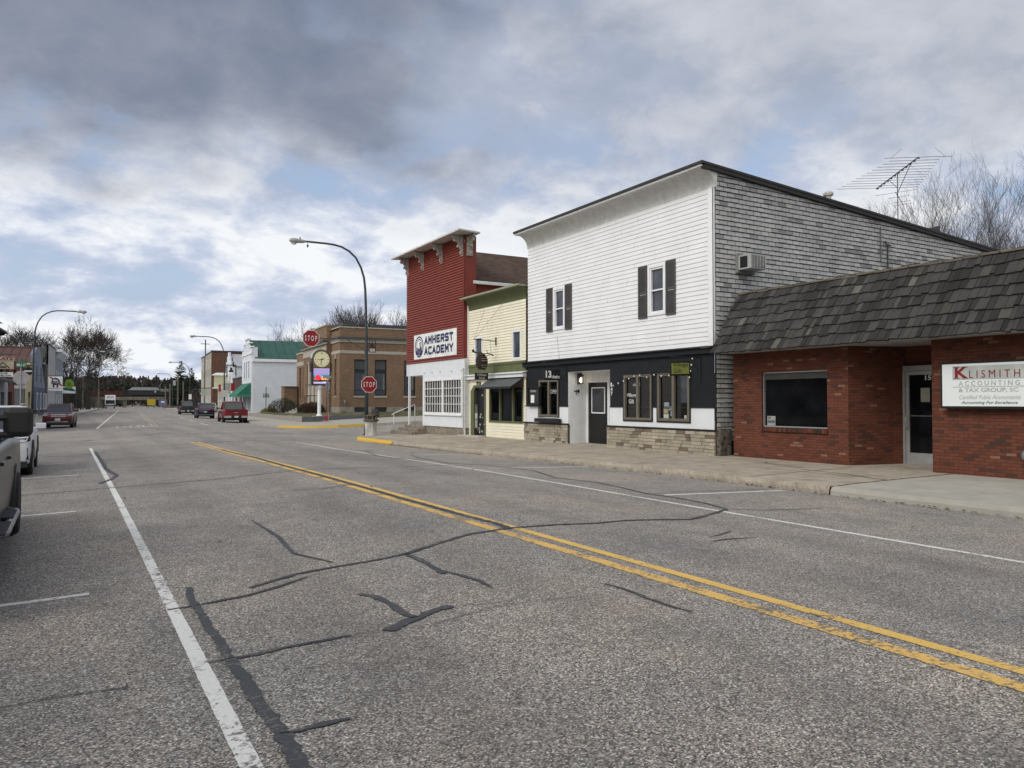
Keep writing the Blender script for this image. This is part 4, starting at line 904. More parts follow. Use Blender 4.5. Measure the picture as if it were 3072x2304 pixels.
m = MB(); bar(m, fx(15.6), 30.42, 30.74, -.1, 1.95, .0, .06); m.hexa([(15.54, 30.42, 1.95), (15.6, 30.42, 1.95), (15.6, 30.74, 1.95), (15.54, 30.74, 1.95), (15.54, 30.2, 2.2), (15.6, 30.2, 2.2), (15.6, 30.45, 2.2), (15.54, 30.45, 2.2)]); bar(m, fx(15.6), 29.5, 30.3, 2.10, 2.2, .0, .055); bar(m, fx(15.6), 29.36, 29.46, -.1, 2.15, .0, .05); m.build('door_frame', GRN, cs)
m = MB(); m.box(15.15, 15.72, 29.3, 31.25, -.14, .0); m.build('door_step', paint('pale_step', (.42, .42, .39), .8), cs)
m = MB(); m.box(15.57, 15.6, 29.83, 30.24, 2.13, 2.36); m.build('number_plate', BLACK, cs); txt('147', (15.567, 30.2, 2.17), RW, UP, .32, .14, CHK, cs)
aw = thing('awning', 'dark grey fabric awning over the cream shop window', 'awning', (15.2, 27.5, 2.2)); AWM = paint('grey_awning', (.075, .085, .09), .7, .1, 3.)
m = MB(); m.hexa([(14.9, 26.02, 2.06), (14.9, 28.72, 2.06), (15.57, 29.06, 2.44), (15.57, 26.16, 2.44), (14.9, 26.02, 2.085), (14.9, 28.72, 2.085), (15.57, 29.06, 2.465), (15.57, 26.16, 2.465)]); m.build('canopy', AWM, aw)
m = MB(); m.box(14.89, 14.905, 26.0, 28.74, 2.0, 2.085); m.tube([(14.92, 26.05, 2.04), (15.57, 26.18, 2.04)], .012, 5); m.tube([(14.92, 28.68, 2.04), (15.57, 29.0, 2.04)], .012, 5); m.build('frame', BLACK, aw)
m = MB(); m.face([(14.9, 26.02, 2.06), (15.57, 26.16, 2.06), (15.57, 26.16, 2.44)]); m.build('side_panel', paint('awning_side', (.035, .02, .022), .8), aw)
bh = thing('hanging_sign', 'dark carved beehive and Village Hive board hanging from a bar', 'sign', (15, 28.45, 3.1))
m = MB(); m.tube([(14.5, 28.45, 4.08), (15.58, 28.45, 4.04)], .018, 6); m.box(15.56, 15.6, 28.41, 28.49, 3.87, 4.2); m.tube([(14.55, 28.45, 4.08), (15.58, 29.5, 5.5)], .005, 4); m.tube([(14.55, 28.45, 4.08), (15.58, 27.9, 5.55)], .005, 4); m.tube([(15.32, 28.45, 4.06), (15.34, 28.45, 3.55)], .008, 4); m.build('bracket', BLACK, bh)
DBR = paint('dark_brown_carving', (.025, .016, .013), .6, .4, 20)
m = MB(); m.tube([(14.5, 28.45, 3.56), (14.7, 28.45, 3.52), (15.0, 28.45, 3.5), (15.25, 28.45, 3.5), (15.45, 28.45, 3.44)], [.04, .02, .018, .018, .035], 7); m.tube([(15.2, 28.45, 3.5), (15.12, 28.45, 3.66)], .013, 5); m.tube([(15.3, 28.45, 3.48), (15.1, 28.45, 3.4)], .012, 5); m.lathe((14.5, 28.45, 3.53), [(.02, 0), (.06, .03), (.05, .1), (.01, .14)], 8); m.build('branch', DBR, bh)
m = MB(); pr = []
for k in range(7):
    z0 = -.32 + k * .093; r = .27 * math.sqrt(max(.05, 1 - ((z0 + .045) / .36) ** 2)); pr += [(r * .9, z0), (r, z0 + .03), (r, z0 + .06), (r * .9, z0 + .088)]
m.lathe((14.9, 28.45, 3.14), pr, 18); m.lathe((14.85, 28.45, 3.42), [(.1, 0), (.07, .1), (.03, .16)], 10); m.build('beehive', DBR, bh)
m = MB(); 
for k in (1, 2, 4, 5): m.tube([(14.9 + .262 * math.sqrt(max(.05, 1 - ((-.32 + k * .093) / .36) ** 2)) * math.sin(a), 28.45 - .262 * math.sqrt(max(.05, 1 - ((-.32 + k * .093) / .36) ** 2)) * math.cos(a), 3.14 - .32 + k * .093 - .01) for a in [(-.5 + q * .22) for q in range(6)]], .008, 4)
m.build('gilding', paint('gilt', (.45, .40, .28), .5), bh)
m = MB(); m.box(14.58, 15.2, 28.43, 28.47, 2.4, 2.68); m.tube([(14.68, 28.45, 2.68), (14.68, 28.45, 2.84)], .005, 4); m.tube([(15.08, 28.45, 2.68), (15.05, 28.45, 2.86)], .005, 4); m.build('board', DBR, bh); txt('Village', (14.66, 28.427, 2.54), (1, 0, 0), UP, .46, .11, CHK, bh, .01); txt('Hive', (14.77, 28.427, 2.42), (1, 0, 0), UP, .26, .1, CHK, bh, .01)

# ---------------- red false-front building
rb = thing('academy_building', 'tall red false-front building with white lower storey and carved brackets', 'building', (15.4, 34, 0))
REDS = paint('barn_red_siding', (.185, .030, .017), .55, .1, 2.)
m = MB(); lap(m, fx(15.4), 31.1, 37.9, 3.46, 9.02, .12, (), .05)
m.face([(15.4, 31.1, 3.46), (16, 31.1, 3.46), (16, 31.1, 9.02), (15.4, 31.1, 9.02)]); lap(m, fy(31.1), 15.42, 15.98, 5.9, 9.0, .105, (), .012); m.face([(15.9, 31.4, 2), (30, 31.4, 2), (30, 31.4, 7), (15.9, 31.4, 7)]); m.face([(15.4, 37.9, 3.46), (16, 37.9, 3.46), (16, 37.9, 9.02), (15.4, 37.9, 9.02)]); m.face([(16, 31.1, 3), (16, 37.9, 3), (16, 37.9, 9.0), (16, 31.1, 9.0)])
m.build('siding', REDS, rb)
m = MB(); bar(m, fx(15.4), 31.08, 31.18, 3.46, 9.0, .015, .022); m.build('corner_board', paint('bright_red_trim', (.20, .026, .018), .5), rb)
AW_ = (31.33, 35.58, .90, 2.56)
m = MB(); wall(m, fx(15.4), 30.98, 35.8, .3, 3.44, [AW_], .12); wall(m, fx(15.4), 35.8, 37.95, 2.82, 3.44); m.face([(15.4, 35.8, .3), (17.2, 35.8, .3), (17.2, 35.8, 2.82), (15.4, 35.8, 2.82)]); m.face([(15.4, 35.8, 2.82), (17.2, 35.8, 2.82), (17.2, 37.95, 2.82), (15.4, 37.95, 2.82)]); m.face([(17.2, 35.8, 0.3), (17.2, 38, 0.3), (17.2, 38, 2.82), (17.2, 35.8, 2.82)]); m.face([(15.4, 30.98, .3), (15.7, 30.98, .3), (15.7, 30.98, 3.44), (15.4, 30.98, 3.44)])
grooves(m, fx(15.4), 31, 37.9, 2.9, 3.42, .4); m.build('white_wall', paint('bluish_white_panel', (.64, .67, .71), .55, .05, 2.), rb)
m = MB(); bar(m, fx(15.4), 30.95, 31.06, 0, 3.44, .0, .02); 
for y in (35.58, 34.59, 33.66, 32.41, 31.35): m.lathe((15.4, y, 2.92), [(.03, 0), (.025, .06)], 8, (-1, 0, 0))
m.build('trim', paint('grey_white', (.5, .5, .48), .6, .2, 12), rb)
m = MB(); m.box(15.44, 16, 31.0, 35.75, -.4, .3); m.build('foundation', paint('foundation_render', (.22, .19, .155), .95, .3, 5, bump=.01), rb)
q = MB(); bar(q, fx(15.4), AW_[0], AW_[1], AW_[2], AW_[3], -.05, -.045); q = q.build('window', glass('clear_pane', (.8, .82, .84), .08), rb)
m = MB(); frame_rect(m, fx(15.4), AW_[0] - .02, AW_[1] + .02, AW_[2] - .02, AW_[3] + .03, .10, -.04, .03); bar(m, fx(15.4), 33.31, 33.48, AW_[2] + .08, AW_[3] - .07, -.04, .028)
for a, b_ in ((31.41, 33.31), (33.48, 35.50)):
    for k in range(1, 7): h = a + (b_ - a) * k / 7; bar(m, fx(15.4), h - .014, h + .014, 1.0, 2.49, -.04, -.0)
    for k in range(1, 4): z = 1.0 + 1.49 * k / 4; bar(m, fx(15.4), a, b_, z - .014, z + .014, -.039, .003)
m.box(15.33, 15.4, AW_[0] - .05, AW_[1] + .05, .83, .885); m.build('frame', paint('chipped_white', (.70, .71, .72), .6, .1, 14, dirt=((.35, .32, .28), .35)), q)
m = MB(); n_ = 74
for k in range(n_):
    a = AW_[0] + (AW_[1] - AW_[0]) * k / n_; b_ = a + (AW_[1] - AW_[0]) / n_; xa, xb = 15.56 + .03 * (k % 2), 15.56 + .03 * ((k + 1) % 2)
    m.face([(xa, a, AW_[2]), (xb, b_, AW_[2]), (xb, b_, AW_[3]), (xa, a, AW_[3])], [.1, .5, .9, .35, .7][(k // 2) % 5])
m.build('curtain', perface('striped_curtain', [(0, (.30, .30, .31)), (.3, (.05, .05, .06)), (.45, (.42, .42, .42)), (.6, (.03, .03, .035)), (.8, (.25, .24, .25)), (.95, (.06, .05, .055))], .9, .001), q)
m = MB(); m.hexa([(14.7, 30.25, 9.02), (15.95, 30.6, 9.06), (15.95, 38.2, 9.06), (14.7, 38.5, 9.02), (14.7, 30.25, 9.09), (15.95, 30.6, 9.13), (15.95, 38.2, 9.13), (14.7, 38.5, 9.09)]); m.build('cornice', paint('cornice_white', (.52, .50, .46), .7, .15, 3.), rb)
BKT = paint('weathered_bracket', (.34, .32, .29), .8, .35, 9)
pb = [(0, 0), (.10, .0), (.14, .10), (.09, .2), (.16, .3), (.27, .32), (.25, .42), (.20, .47), (.28, .56), (.42, .57), (.46, .66), (.40, .72), (.52, .78), (.52, .86), (0, .86)]
for y in (37.75, 35.72, 33.5, 31.28):
    m = MB(); m.prism(pb, (15.385, y - .05, 8.16), (-1, 0, 0), UP, (0, 1, 0), .1); m.box(15.35, 15.385, y - .11, y + .11, 8.1, 9.0); m.build('bracket', BKT, rb)
m = MB(); m.prism(pb, (15.6, 31.08, 8.16), (0, -1, 0), UP, (1, 0, 0), .1); m.box(15.5, 15.8, 31.03, 31.08, 8.1, 9.0); m.build('bracket', BKT, rb)
m = MB(); 
for k in range(7): m.box(15.36, 15.38, 34.5, 34.78, 8.2 + k * .06, 8.235 + k * .06)
m.build('louvre', REDS, rb)
m = MB(); m.hexa([(15.9, 31.25, 6.98), (30, 31.25, 6.98), (30, 34.6, 9.0), (15.9, 34.6, 9.0), (15.9, 31.2, 7.05), (30, 31.2, 7.05), (30, 34.6, 9.08), (15.9, 34.6, 9.08)]); m.hexa([(15.9, 34.6, 9.0), (30, 34.6, 9.0), (30, 37.9, 7.0), (15.9, 37.9, 7.0), (15.9, 34.6, 9.08), (30, 34.6, 9.08), (30, 37.95, 7.05), (15.9, 37.95, 7.05)]); 
b = NB('brown_asphalt_shingle', .9, 0, .2); q_ = b.n('ShaderNodeTexBrick'); v_, h_, z_ = hvec(b, (1, 0)); b.L(v_, q_.inputs['Vector']); q_.inputs['Scale'].default_value = 1; q_.inputs['Brick Width'].default_value = .3; q_.inputs['Row Height'].default_value = .075; q_.inputs['Mortar Size'].default_value = .005
for i_, c_ in ((1, (.055, .036, .028, 1)), (2, (.09, .06, .046, 1)), (3, (.03, .02, .016, 1))): q_.inputs[i_].default_value = c_
b.col(q_.outputs['Color']); m.build('roof', b.m, rb)
m = MB(); m.prism([(0, 0), (.12, .0), (.14, .12), (.10, .14), (.0, .14)], (15.85, 31.18, 6.86), (0, -1, 0), UP, (1, 0, 0), 12); m.build('gutter', WTRIM, rb)
m = MB(); m.box(15.36, 15.46, 37.5, 37.6, .22, 2.82); m.build('porch_post', WTRIM, rb)
m = MB(); m.tube([(15.45, 31.12, .05), (15.36, 31.12, .3), (15.36, 31.12, 3.0)], .035, 8); m.build('downpipe', paint('grey_white', (.5, .5, .48)), rb)
asn = thing('wall_sign', 'white AMHERST ACADEMY sign with round crest on red siding', 'sign', (15.33, 34.2, 4.2))
m = MB(); m.box(15.34, 15.372, 31.78, 36.8, 3.64, 4.88); m.build('panel', paint('sign_white', (.70, .71, .70), .5), asn)
NAVY = paint('navy_blue', (.016, .022, .09), .5)
block('AMHERST', (15.335, 35.45, 4.33), RW, UP, 3.4, .40, .105, NAVY, asn); block('ACADEMY', (15.335, 35.45, 3.81), RW, UP, 3.4, .40, .105, NAVY, asn)
m = MB()
def ring(m, c, r0, r1, n=36, X=15.332, a0=0, a1=2 * math.pi):
    for k in range(n):
        p, q = a0 + (a1 - a0) * k / n, a0 + (a1 - a0) * (k + 1) / n
        m.face([(X, c[0] - r * math.cos(t), c[1] + r * math.sin(t)) for r, t in ((r0, p), (r1, p), (r1, q), (r0, q))])
ring(m, (36.12, 4.26), .47, .535); ring(m, (36.12, 4.26), .36, .40); ring(m, (36.12, 4.26), .34, .5, 20, 15.334, 3.6, 5.8)
for k in range(9): t = 3.3 + k * .33; m.face([(15.331, 36.12 - r * math.cos(t + d), 4.26 + r * math.sin(t + d)) for r, d in ((.1, .1), (.34, 0), (.34, .2), (.14, .3))])
for k in range(5): m.face([(15.331, 36.1 - .02 * k - dx, 4.42 - .09 * k + dz_) for dx, dz_ in ((0, 0), (.2, .08), (.22, .04), (.02, -.03))])
m.build('crest', NAVY, asn); txt('AMHERST SCHOOL', (15.33, 36.42, 3.80), RW, UP, .5, .06, WHITE, asn)
st_ = thing('porch_steps', 'worn concrete steps at the corner porch with a white handrail', 'steps', (15, 37, 0))
m = MB(); m.box(14.6, 17.2, 35.3, 38.2, -.4, .02); m.box(14.95, 17.2, 35.35, 38.0, .02, .16); m.box(15.3, 17.2, 35.4, 37.95, .16, .30); m.build('treads', paint('worn_step_concrete', (.24, .20, .165), .95, .35, 6, bump=.012), st_, bevel=.02)
m = MB(); m.tube([(14.72, 38.0, .02), (14.72, 38.0, .85)], .022, 8); m.tube([(15.9, 38.0, .3), (15.9, 38.0, 1.32)], .022, 8); m.tube([(14.6, 38.0, .78), (14.72, 38.0, .88), (15.9, 38.0, 1.34)], .025, 8); m.build('handrail', WTRIM, st_, smooth=True)
# ================================================================ street furniture at the crossing
FRAME = NEAR
POLE = paint('dark_painted_steel', (.045, .052, .06), .5, .2, 5., .2)
LP = [(0, 0), (-.01, 2.5), (-.03, 5.2), (-.07, 6.6), (-.10, 7.4), (-.17, 8.0), (-.33, 8.5), (-.6, 8.98), (-.95, 9.28), (-1.34, 9.46), (-1.72, 9.53), (-2.1, 9.55), (-2.6, 9.55), (-3.2, 9.55)]
def make_lamp(name, label, loc, rz=0):
    t = thing(name, label, 'street lamp', loc, rz, 'arched street lamps along the main street'); L = WM[t]
    m = MB(); m.tube([(x, 0, z) for x, z in LP], [.105 - .055 * min(1, z / 9) for x, z in LP], 12); m.build('pole', POLE, t, L, smooth=True)
    m = MB(); m.lathe((0, 0, 0), [(.2, 0), (.2, .03), (.13, .06), (.12, .5), (.105, .52)], 14); m.build('base', POLE, t, L)
    m = MB(); m.lathe((-3.15, 0, 9.54), [(.045, 0), (.085, .1), (.11, .35), (.13, .55), (.11, .72), (.04, .8)], 12, (-1, 0, .0)); m.lathe((-3.42, 0, 9.62), [(.045, 0), (.045, .1), (.02, .11)], 8); m.build('lamp_head', paint('lamp_head_grey', (.33, .35, .33), .5), t, L, smooth=True)
    m = MB(); m.lathe((-3.72, 0, 9.34), [(.06, 0), (.12, .04), (.13, .12)], 12); m.build('lens', glass('lamp_lens', (.8, .8, .75), .2), t, L, smooth=True)
    return t
lamp = make_lamp('street_lamp', 'nearest tall arched street lamp, carrying two stop signs over the crossing', (13.1, 37.62, -.2))
m = MB(); m.tube([(-3.05, 0, 9.5), (-3.05, 0, 9.4)], .012, 5); m.lathe((-3.05, 0, 9.25), [(.01, 0), (.04, .05), (.03, .1), (.07, .12), (.01, .16)], 8); m.build('holiday_socket', BLACK, lamp, WM[lamp])
SRED = paint('stop_red', (.25, .006, .012), .4, .08, 5); SWH = paint('sign_white_reflective', (.74, .72, .72), .4)
SBK = paint('sign_back_grey', (.30, .31, .32), .45, .1, 3, .5)
def octo(r): return [(r / math.cos(math.pi / 8) * math.cos(math.pi / 8 + k * math.pi / 4), r / math.cos(math.pi / 8) * math.sin(math.pi / 8 + k * math.pi / 4)) for k in range(8)]
def stop_sign(label, c, rz=0, fr=None, post=None):
    t = thing('stop_sign', label, 'stop sign', c, rz, fr=fr); L = WM[t]
    m = MB(); m.prism(octo(.405), (0, 0, 0), (1, 0, 0), UP, (0, 1, 0), .006); m.build('plate', SBK, t, L)
    m = MB(); m.prism(octo(.404), (0, -.003, 0), (1, 0, 0), UP, (0, 1, 0), .003); m.build('border', SWH, t, L)
    m = MB(); m.prism(octo(.378), (0, -.006, 0), (1, 0, 0), UP, (0, 1, 0), .003); m.build('face', SRED, t, L)
    txt('S T O P', (-.30, -.006, -.13), (1, 0, 0), UP, .60, .26, SWH, t, .012, fr=L)
    if post:
        m = MB(); m.box(-.025, .025, .012, .05, post[0], post[1]); m.build('post', STEEL, t, L)
    return t
stop_sign('red stop sign strapped low on the nearest street lamp above the waste bin', (13.17, 37.47, 2.36))
s2_ = stop_sign('red stop sign hung high from the horizontal arm of the nearest street lamp', (10.21, 37.5, 4.59))
arm = thing('sign_arm', 'horizontal steel arm with a diagonal brace holding the high stop sign', 'sign arm', (12, 37.6, 4.6))
m = MB(); m.tube([(13.0, 37.6, 4.66), (10.35, 37.56, 4.6)], .022, 8); m.tube([(13.0, 37.6, 4.08), (12.05, 37.6, 4.62)], .016, 6); m.lathe((13.08, 37.62, 4.05), [(.1, 0), (.1, .06)], 12); m.lathe((13.08, 37.62, 4.62), [(.1, 0), (.1, .06)], 12); m.build('arm', POLE, arm)
bn = thing('village_emblem_sign', 'small black iron emblem sign with a white name band on the street lamp', 'sign', (13.37, 37.6, 4.3))
m = MB(); frame_rect(m, fy(37.6), 13.2, 13.56, 4.0, 4.6, .03, -.01, .02); bar(m, fy(37.6), 13.23, 13.53, 4.22, 4.28, -.005, .01); m.tube([(13.38, 37.6, 4.28), (13.38, 37.6, 4.52)], .035, 7); m.lathe((13.38, 37.6, 4.33), [(.11, 0), (.13, .05), (.06, .09)], 10); m.build('iron_frame', BLACK, bn)
m = MB(); bar(m, fy(37.6), 13.24, 13.52, 4.06, 4.2, .0, .012); m.build('name_band', paint('band_grey', (.4, .4, .4)), bn)
def bin_(label, loc, rz=0, fr=None):
    t = thing('waste_bin', label, 'waste bin', loc, rz, 'pebble-faced waste bins on the sidewalks', fr=fr); L = WM[t]
    hx = lambda r, z: [(r * math.cos(math.pi / 6 + k * math.pi / 3), r * math.sin(math.pi / 6 + k * math.pi / 3), z) for k in range(6)]
    def hexp(m, pr):
        for (r0, z0), (r1, z1) in zip(pr, pr[1:]):
            A, B = hx(r0, z0), hx(r1, z1)
            for k in range(6): m.face([A[k], A[(k + 1) % 6], B[(k + 1) % 6], B[k]], .5)
        m.face(hx(*pr[-1]))
    m = MB(); hexp(m, [(.29, 0), (.29, .03), (.32, .74), (.30, .76)]); m.build('body', perface('pebble_concrete', [(0, (.205, .175, .115))], .95, .02, 60, None, .5), t, L)
    m = MB(); hexp(m, [(.38, .73), (.39, .78), (.38, .83), (.30, .85)]); hexp(m, [(.25, .98), (.27, 1.02), (.24, 1.06), (.2, 1.065)])
    for k in range(6):
        a = math.pi / 6 + k * math.pi / 3; m.tube([(.30 * math.cos(a), .30 * math.sin(a), .83), (.25 * math.cos(a), .25 * math.sin(a), 1.0)], .028, 6)
    m.build('lid', paint('brown_plastic_lid', (.085, .068, .045), .6), t, L)
    m = MB(); hexp(m, [(.24, .8), (.2, 1.0)]); m.build('opening', BLACK, t, L)
    return t
bin0 = bin_('pebble-faced waste bin with brown lid at the foot of the nearest street lamp', (13.15, 37.1, -.24))
m = MB(); m.box(13.45, 13.8, 36.9, 37.2, -.235, -.225); tag(m.build('litter', WHITE), 'scrap of white paper on the sidewalk beside the waste bin', 'litter')
FRAME = FAR
def gz(u, v, d=0.0): return flat(u, v) + d
dup(bin0, (-8.7, 25.2, gz(-8, 25, .15)), .4, 'waste bin on the left sidewalk beside the blue building', fr=FAR)
dup(bin0, (-8.9, 84, gz(-8, 84, .15)), .2, 'small distant waste bin on the left sidewalk by the second left lamp', fr=FAR)
def lampf(u, v, left, label):
    dup(lamp_plain, (u, v, -.24), math.pi if left else 0, label, fr=FAR)
lamp_plain = make_lamp('street_lamp', 'tall arched street lamp behind the red pickup truck', (8.75, 48.6, -.24), 0)
lamp['group'] = 'arched street lamps along the main street'
lampf(9.3, 115.3, 0, 'arched street lamp standing in front of the dark spruce'); lampf(9.35, 183.5, 0, 'farthest arched street lamp on the right, left edge of the spruce')
lampf(-8.9, 26.1, 1, 'arched street lamp at the left in front of the blue building'); lampf(-8.85, 85.3, 1, 'second arched street lamp on the left, before the dark bare trees'); lampf(-9.05, 161.3, 1, 'thin farthest arched street lamp on the left, before the bare trees')
# pole signs at the crossing
GSG = paint('street_sign_green', (.01, .16, .085), .4)
sp_ = thing('street_name_sign', 'green WILSON street name blade above a grey sign back, by the hydrant', 'street sign', (12.45, 10.6, -.2))
m = MB(); m.tube([(12.5, 10.6, -.25), (12.42, 10.6, 3.36)], .03, 8); m.build('post', STEEL, sp_); m = MB(); bar(m, fy(10.55), 12.02, 12.76, 3.33, 3.55, -.005, .005); m.build('blade', GSG, sp_); m = MB(); m.obox((12.38, 10.6, 3.7), (.72, .01, .2), (.25, 1, 0)); m.build('blade', GSG, sp_)
txt('WILSON ST', (12.05, 10.54, 3.37), (1, 0, 0), UP, .67, .14, SWH, sp_, .01)
m = MB(); m.prism(octo(.38), (12.44, 10.65, 2.72), (.62, .78, 0), UP, (-.78, .62, 0), .006); m.prism([(-.3, -.07), (.3, -.07), (.3, .07), (-.3, .07)], (12.44, 10.65, 2.2), (.62, .78, 0), UP, (-.78, .62, 0), .006); m.build('sign_back', SBK, sp_)
ms = thing('street_name_sign', 'green MILL street name blade above the back of a stop sign', 'street sign', (-6.87, -1, -.2))
m = MB(); m.tube([(-6.87, -1, -.2), (-6.87, -1, 3.34)], .032, 8); m.build('post', STEEL, ms); m = MB(); bar(m, fy(-1.05), -7.08, -6.60, 3.36, 3.60, -.005, .005); m.build('blade', GSG, ms); txt('MILL ST', (-7.05, -1.06, 3.41), (1, 0, 0), UP, .42, .14, SWH, ms, .01); m = MB(); m.obox((-6.8, -1, 3.72), (.6, .01, .2), (.2, 1, 0)); m.build('blade', GSG, ms)
m = MB(); m.prism(octo(.37), (-6.86, -.95, 2.78), (1, .1, 0), UP, (0, 1, 0), .006); m.prism([(-.3, -.09), (.3, -.09), (.3, .09), (-.3, .09)], (-6.86, -.95, 2.29), (1, .1, 0), UP, (0, 1, 0), .006); m.build('sign_back', paint('pale_sign_back', (.36, .34, .36), .5), ms)
hy = thing('fire_hydrant', 'red fire hydrant on the sidewalk before the planter wall', 'fire hydrant', (13.03, 13.5, -.22)); L = WM[hy]
HR = paint('hydrant_red', (.33, .012, .02), .45); m = MB(); m.lathe((0, 0, 0), [(.17, 0), (.17, .04), (.11, .05), (.105, .48), (.13, .5), (.13, .54), (.10, .6), (.05, .68), (.03, .74)], 14); m.build('barrel', HR, hy, L, smooth=False)
m = MB(); m.lathe((-.1, 0, .42), [(.05, 0), (.05, .09), (.03, .1)], 8, (-1, 0, 0)); m.build('side_nozzle', HR, hy, L); m = MB(); m.lathe((.1, 0, .42), [(.05, 0), (.05, .09), (.03, .1)], 8, (1, 0, 0)); m.build('side_nozzle', HR, hy, L); m = MB(); m.lathe((0, -.1, .4), [(.07, 0), (.07, .09), (.04, .11)], 10, (0, -1, 0)); m.build('front_nozzle', HR, hy, L)

# ================================================================ bank on the far corner
bk = thing('bank_building', 'tan brick bank with stone bands and tall dark windows on the far corner', 'building', (16, 20, .4))
bc = [(.165, .093, .054), (.205, .122, .074), (.115, .058, .037)]
BB1 = brick('tan_brick_side', (math.cos(R(3.4)), -math.sin(R(3.4))), *bc, (.19, .15, .11), .215, .075, .012, (.30, .20, .12)); BB2 = brick('tan_brick_front', (math.sin(R(3.4)), math.cos(R(3.4))), *bc, (.19, .15, .11), .215, .075, .012, (.30, .20, .12))
SBW = [(16.92, 18.08), (18.86, 20.0), (21.69, 22.84), (24.0, 25.1)]
m = MB(); wall(m, fy(19.5), 15.56, 27, 1.02, 8.3, [(a, b_, 2.05, 5.4) for a, b_ in SBW], .25); m.build('side_wall', BB1, bk)
m = MB(); wall(m, fx(15.56), 19.5, 22.7, 1.02, 8.3, [(20.7, 21.45, 2.03, 5.45)], .25); m.build('front_wall', BB2, bk)
m = MB(); wall(m, fx(15.1), 22.7, 33.4, .3, 8.75, [(24.6, 31.6, 1.0, 5.6)], .9); m.face([(15.1, 22.7, .3), (16.5, 22.7, .3), (16.5, 22.7, 8.75), (15.1, 22.7, 8.75)]); wall(m, fx(15.56), 33.4, 39.4, .3, 6.85, [(35.15, 36.1, 1.95, 5.27), (36.95, 37.95, 1.93, 5.27)], .25); m.build('front_wall', BB2, bk)
STN = paint('bank_limestone', (.36, .33, .28), .8, .12, 3); DKM = paint('dark_gutter_metal', (.05, .055, .058), .6, .3, 5)
def band(m, z0, z1, o, v1=22.7): bar(m, fy(19.5), 15.56 - o, 27, z0, z1, 0, o); bar(m, fx(15.56), 19.5 + .0, v1, z0, z1, 0.0, o)
m = MB(); band(m, 8.28, 8.38, .06); band(m, 6.95, 7.12, .10); band(m, 7.12, 7.22, .16); band(m, 5.93, 6.2, .03); bar(m, fx(15.1), 22.66, 33.44, 8.72, 8.85, -.3, .07); bar(m, fx(15.1), 22.68, 33.42, 6.1, 6.95, .0, .05); bar(m, fx(15.1), 22.5, 33.6, 6.95, 7.1, 0, .3); bar(m, fx(15.56), 33.4, 39.44, 6.82, 6.98, -.3, .06); bar(m, fx(15.56), 33.4, 39.42, 5.5, 5.95, 0, .03); bar(m, fx(15.56), 20.95, 21.2, 5.5, 5.95, 0, .04)
for a, b_ in SBW: bar(m, fy(19.5), a - .05, b_ + .05, 1.88, 2.04, -.2, .05)
bar(m, fx(15.56), 20.65, 21.5, 1.9, 2.02, -.2, .05); m.build('stone_trim', STN, bk)
m = MB(); bar(m, fy(19.5), 15.35, 27, 7.22, 7.42, 0, .26); bar(m, fx(15.56), 19.45, 22.6, 7.22, 7.42, 0, .21); bar(m, fx(15.1), 22.5, 33.6, 7.1, 7.35, 0, .4)
m.box(19, 27, 21, 21.4, 8.4, 8.85); m.box(16.2, 17.6, 21.0, 24.5, 8.3, 8.95); m.build('gutter', DKM, bk)
m = MB(); wall(m, fy(19.46), 15.52, 27, .2, 1.02, [(a, b_, .55, 1.0) for a, b_ in SBW], .2); m.face([(15.52, 19.46, .2), (15.52, 22.7, .2), (15.52, 22.7, 1.02), (15.52, 19.46, 1.02)]); m.build('concrete_base', paint('bank_concrete_base', (.25, .225, .19), .9, .2, 3.), bk)
m = MB(); m.box(15.7, 27, 19.8, 40, 8.0, 8.1) if 0 else m.face([(15.4, 19.6, 8.2), (27, 19.6, 8.2), (27, 33, 8.2), (15.4, 33, 8.2)]); m.face([(27, 19.5, 0), (27, 40, 0), (27, 40, 8), (27, 19.5, 8)]); m.build('roof', DKM, bk)
for a, b_ in SBW:
    q = MB(); bar(q, fy(19.5), a, b_, 2.05, 5.4, -.24, -.2); q = q.build('window', darkglass('bank_glass', (.014, .016, .018), .05, .6), bk)
    m = MB(); frame_rect(m, fy(19.5), a, b_, 2.05, 5.4, .09, -.2, -.1); bar(m, fy(19.5), a + .09, b_ - .09, 4.16, 4.5, -.2, -.1); bar(m, fy(19.5), a + .09, b_ - .09, 2.55, 2.6, -.2, -.14); m.build('frame', BLACK, q)
    m = MB(); bar(m, fy(19.5), a + .1, b_ - .1, 4.5, 5.3, -.199, -.195); m.build('blind', paint('bank_blind', (.07, .075, .075), .8), q); m = MB(); bar(m, fy(19.5), a + .82, a + 1.0, 2.6, 4.16, -.199, -.195); m.build('curtain', paint('bank_curtain', (.14, .15, .145), .8), q)
    q = MB(); bar(q, fy(19.46), a, b_, .55, 1.0, -.19, -.15); q.build('basement_window', darkglass('bank_glass'), bk)
for a, b_, X in ((20.7, 21.45, 15.56), (35.15, 36.1, 15.56), (36.95, 37.95, 15.56)):
    q = MB(); bar(q, fx(X), a, b_, 2.0, 5.45, -.24, -.2); q.build('window', darkglass('bank_glass'), bk)
q = MB(); bar(q, fx(15.1), 24.6, 31.6, 1.0, 5.6, -.95, -.9); q.build('entrance', paint('pale_entrance', (.24, .22, .2), .7), bk)
for v in (25.4, 27.2, 29.0, 30.8):
    m = MB(); m.lathe((15.3, v, 1.0), [(.34, 0), (.34, .12), (.28, .2), (.24, 4.3), (.3, 4.4), (.34, 4.6)], 14); m.build('column', STN, bk, smooth=False)
m = MB(); 
for k in range(5): m.box(12.6 + k * .35, 15.1, 26.0, 30.2, .35, .42 + k * .15)
m.build('entrance_steps', CONC2, bk)
m = MB(); m.box(14.2, 15.1, 24.8, 26, .3, 1.05); m.box(14.2, 15.1, 30.2, 31.4, .3, 1.05); m.build('stair_wall', STN, bk)
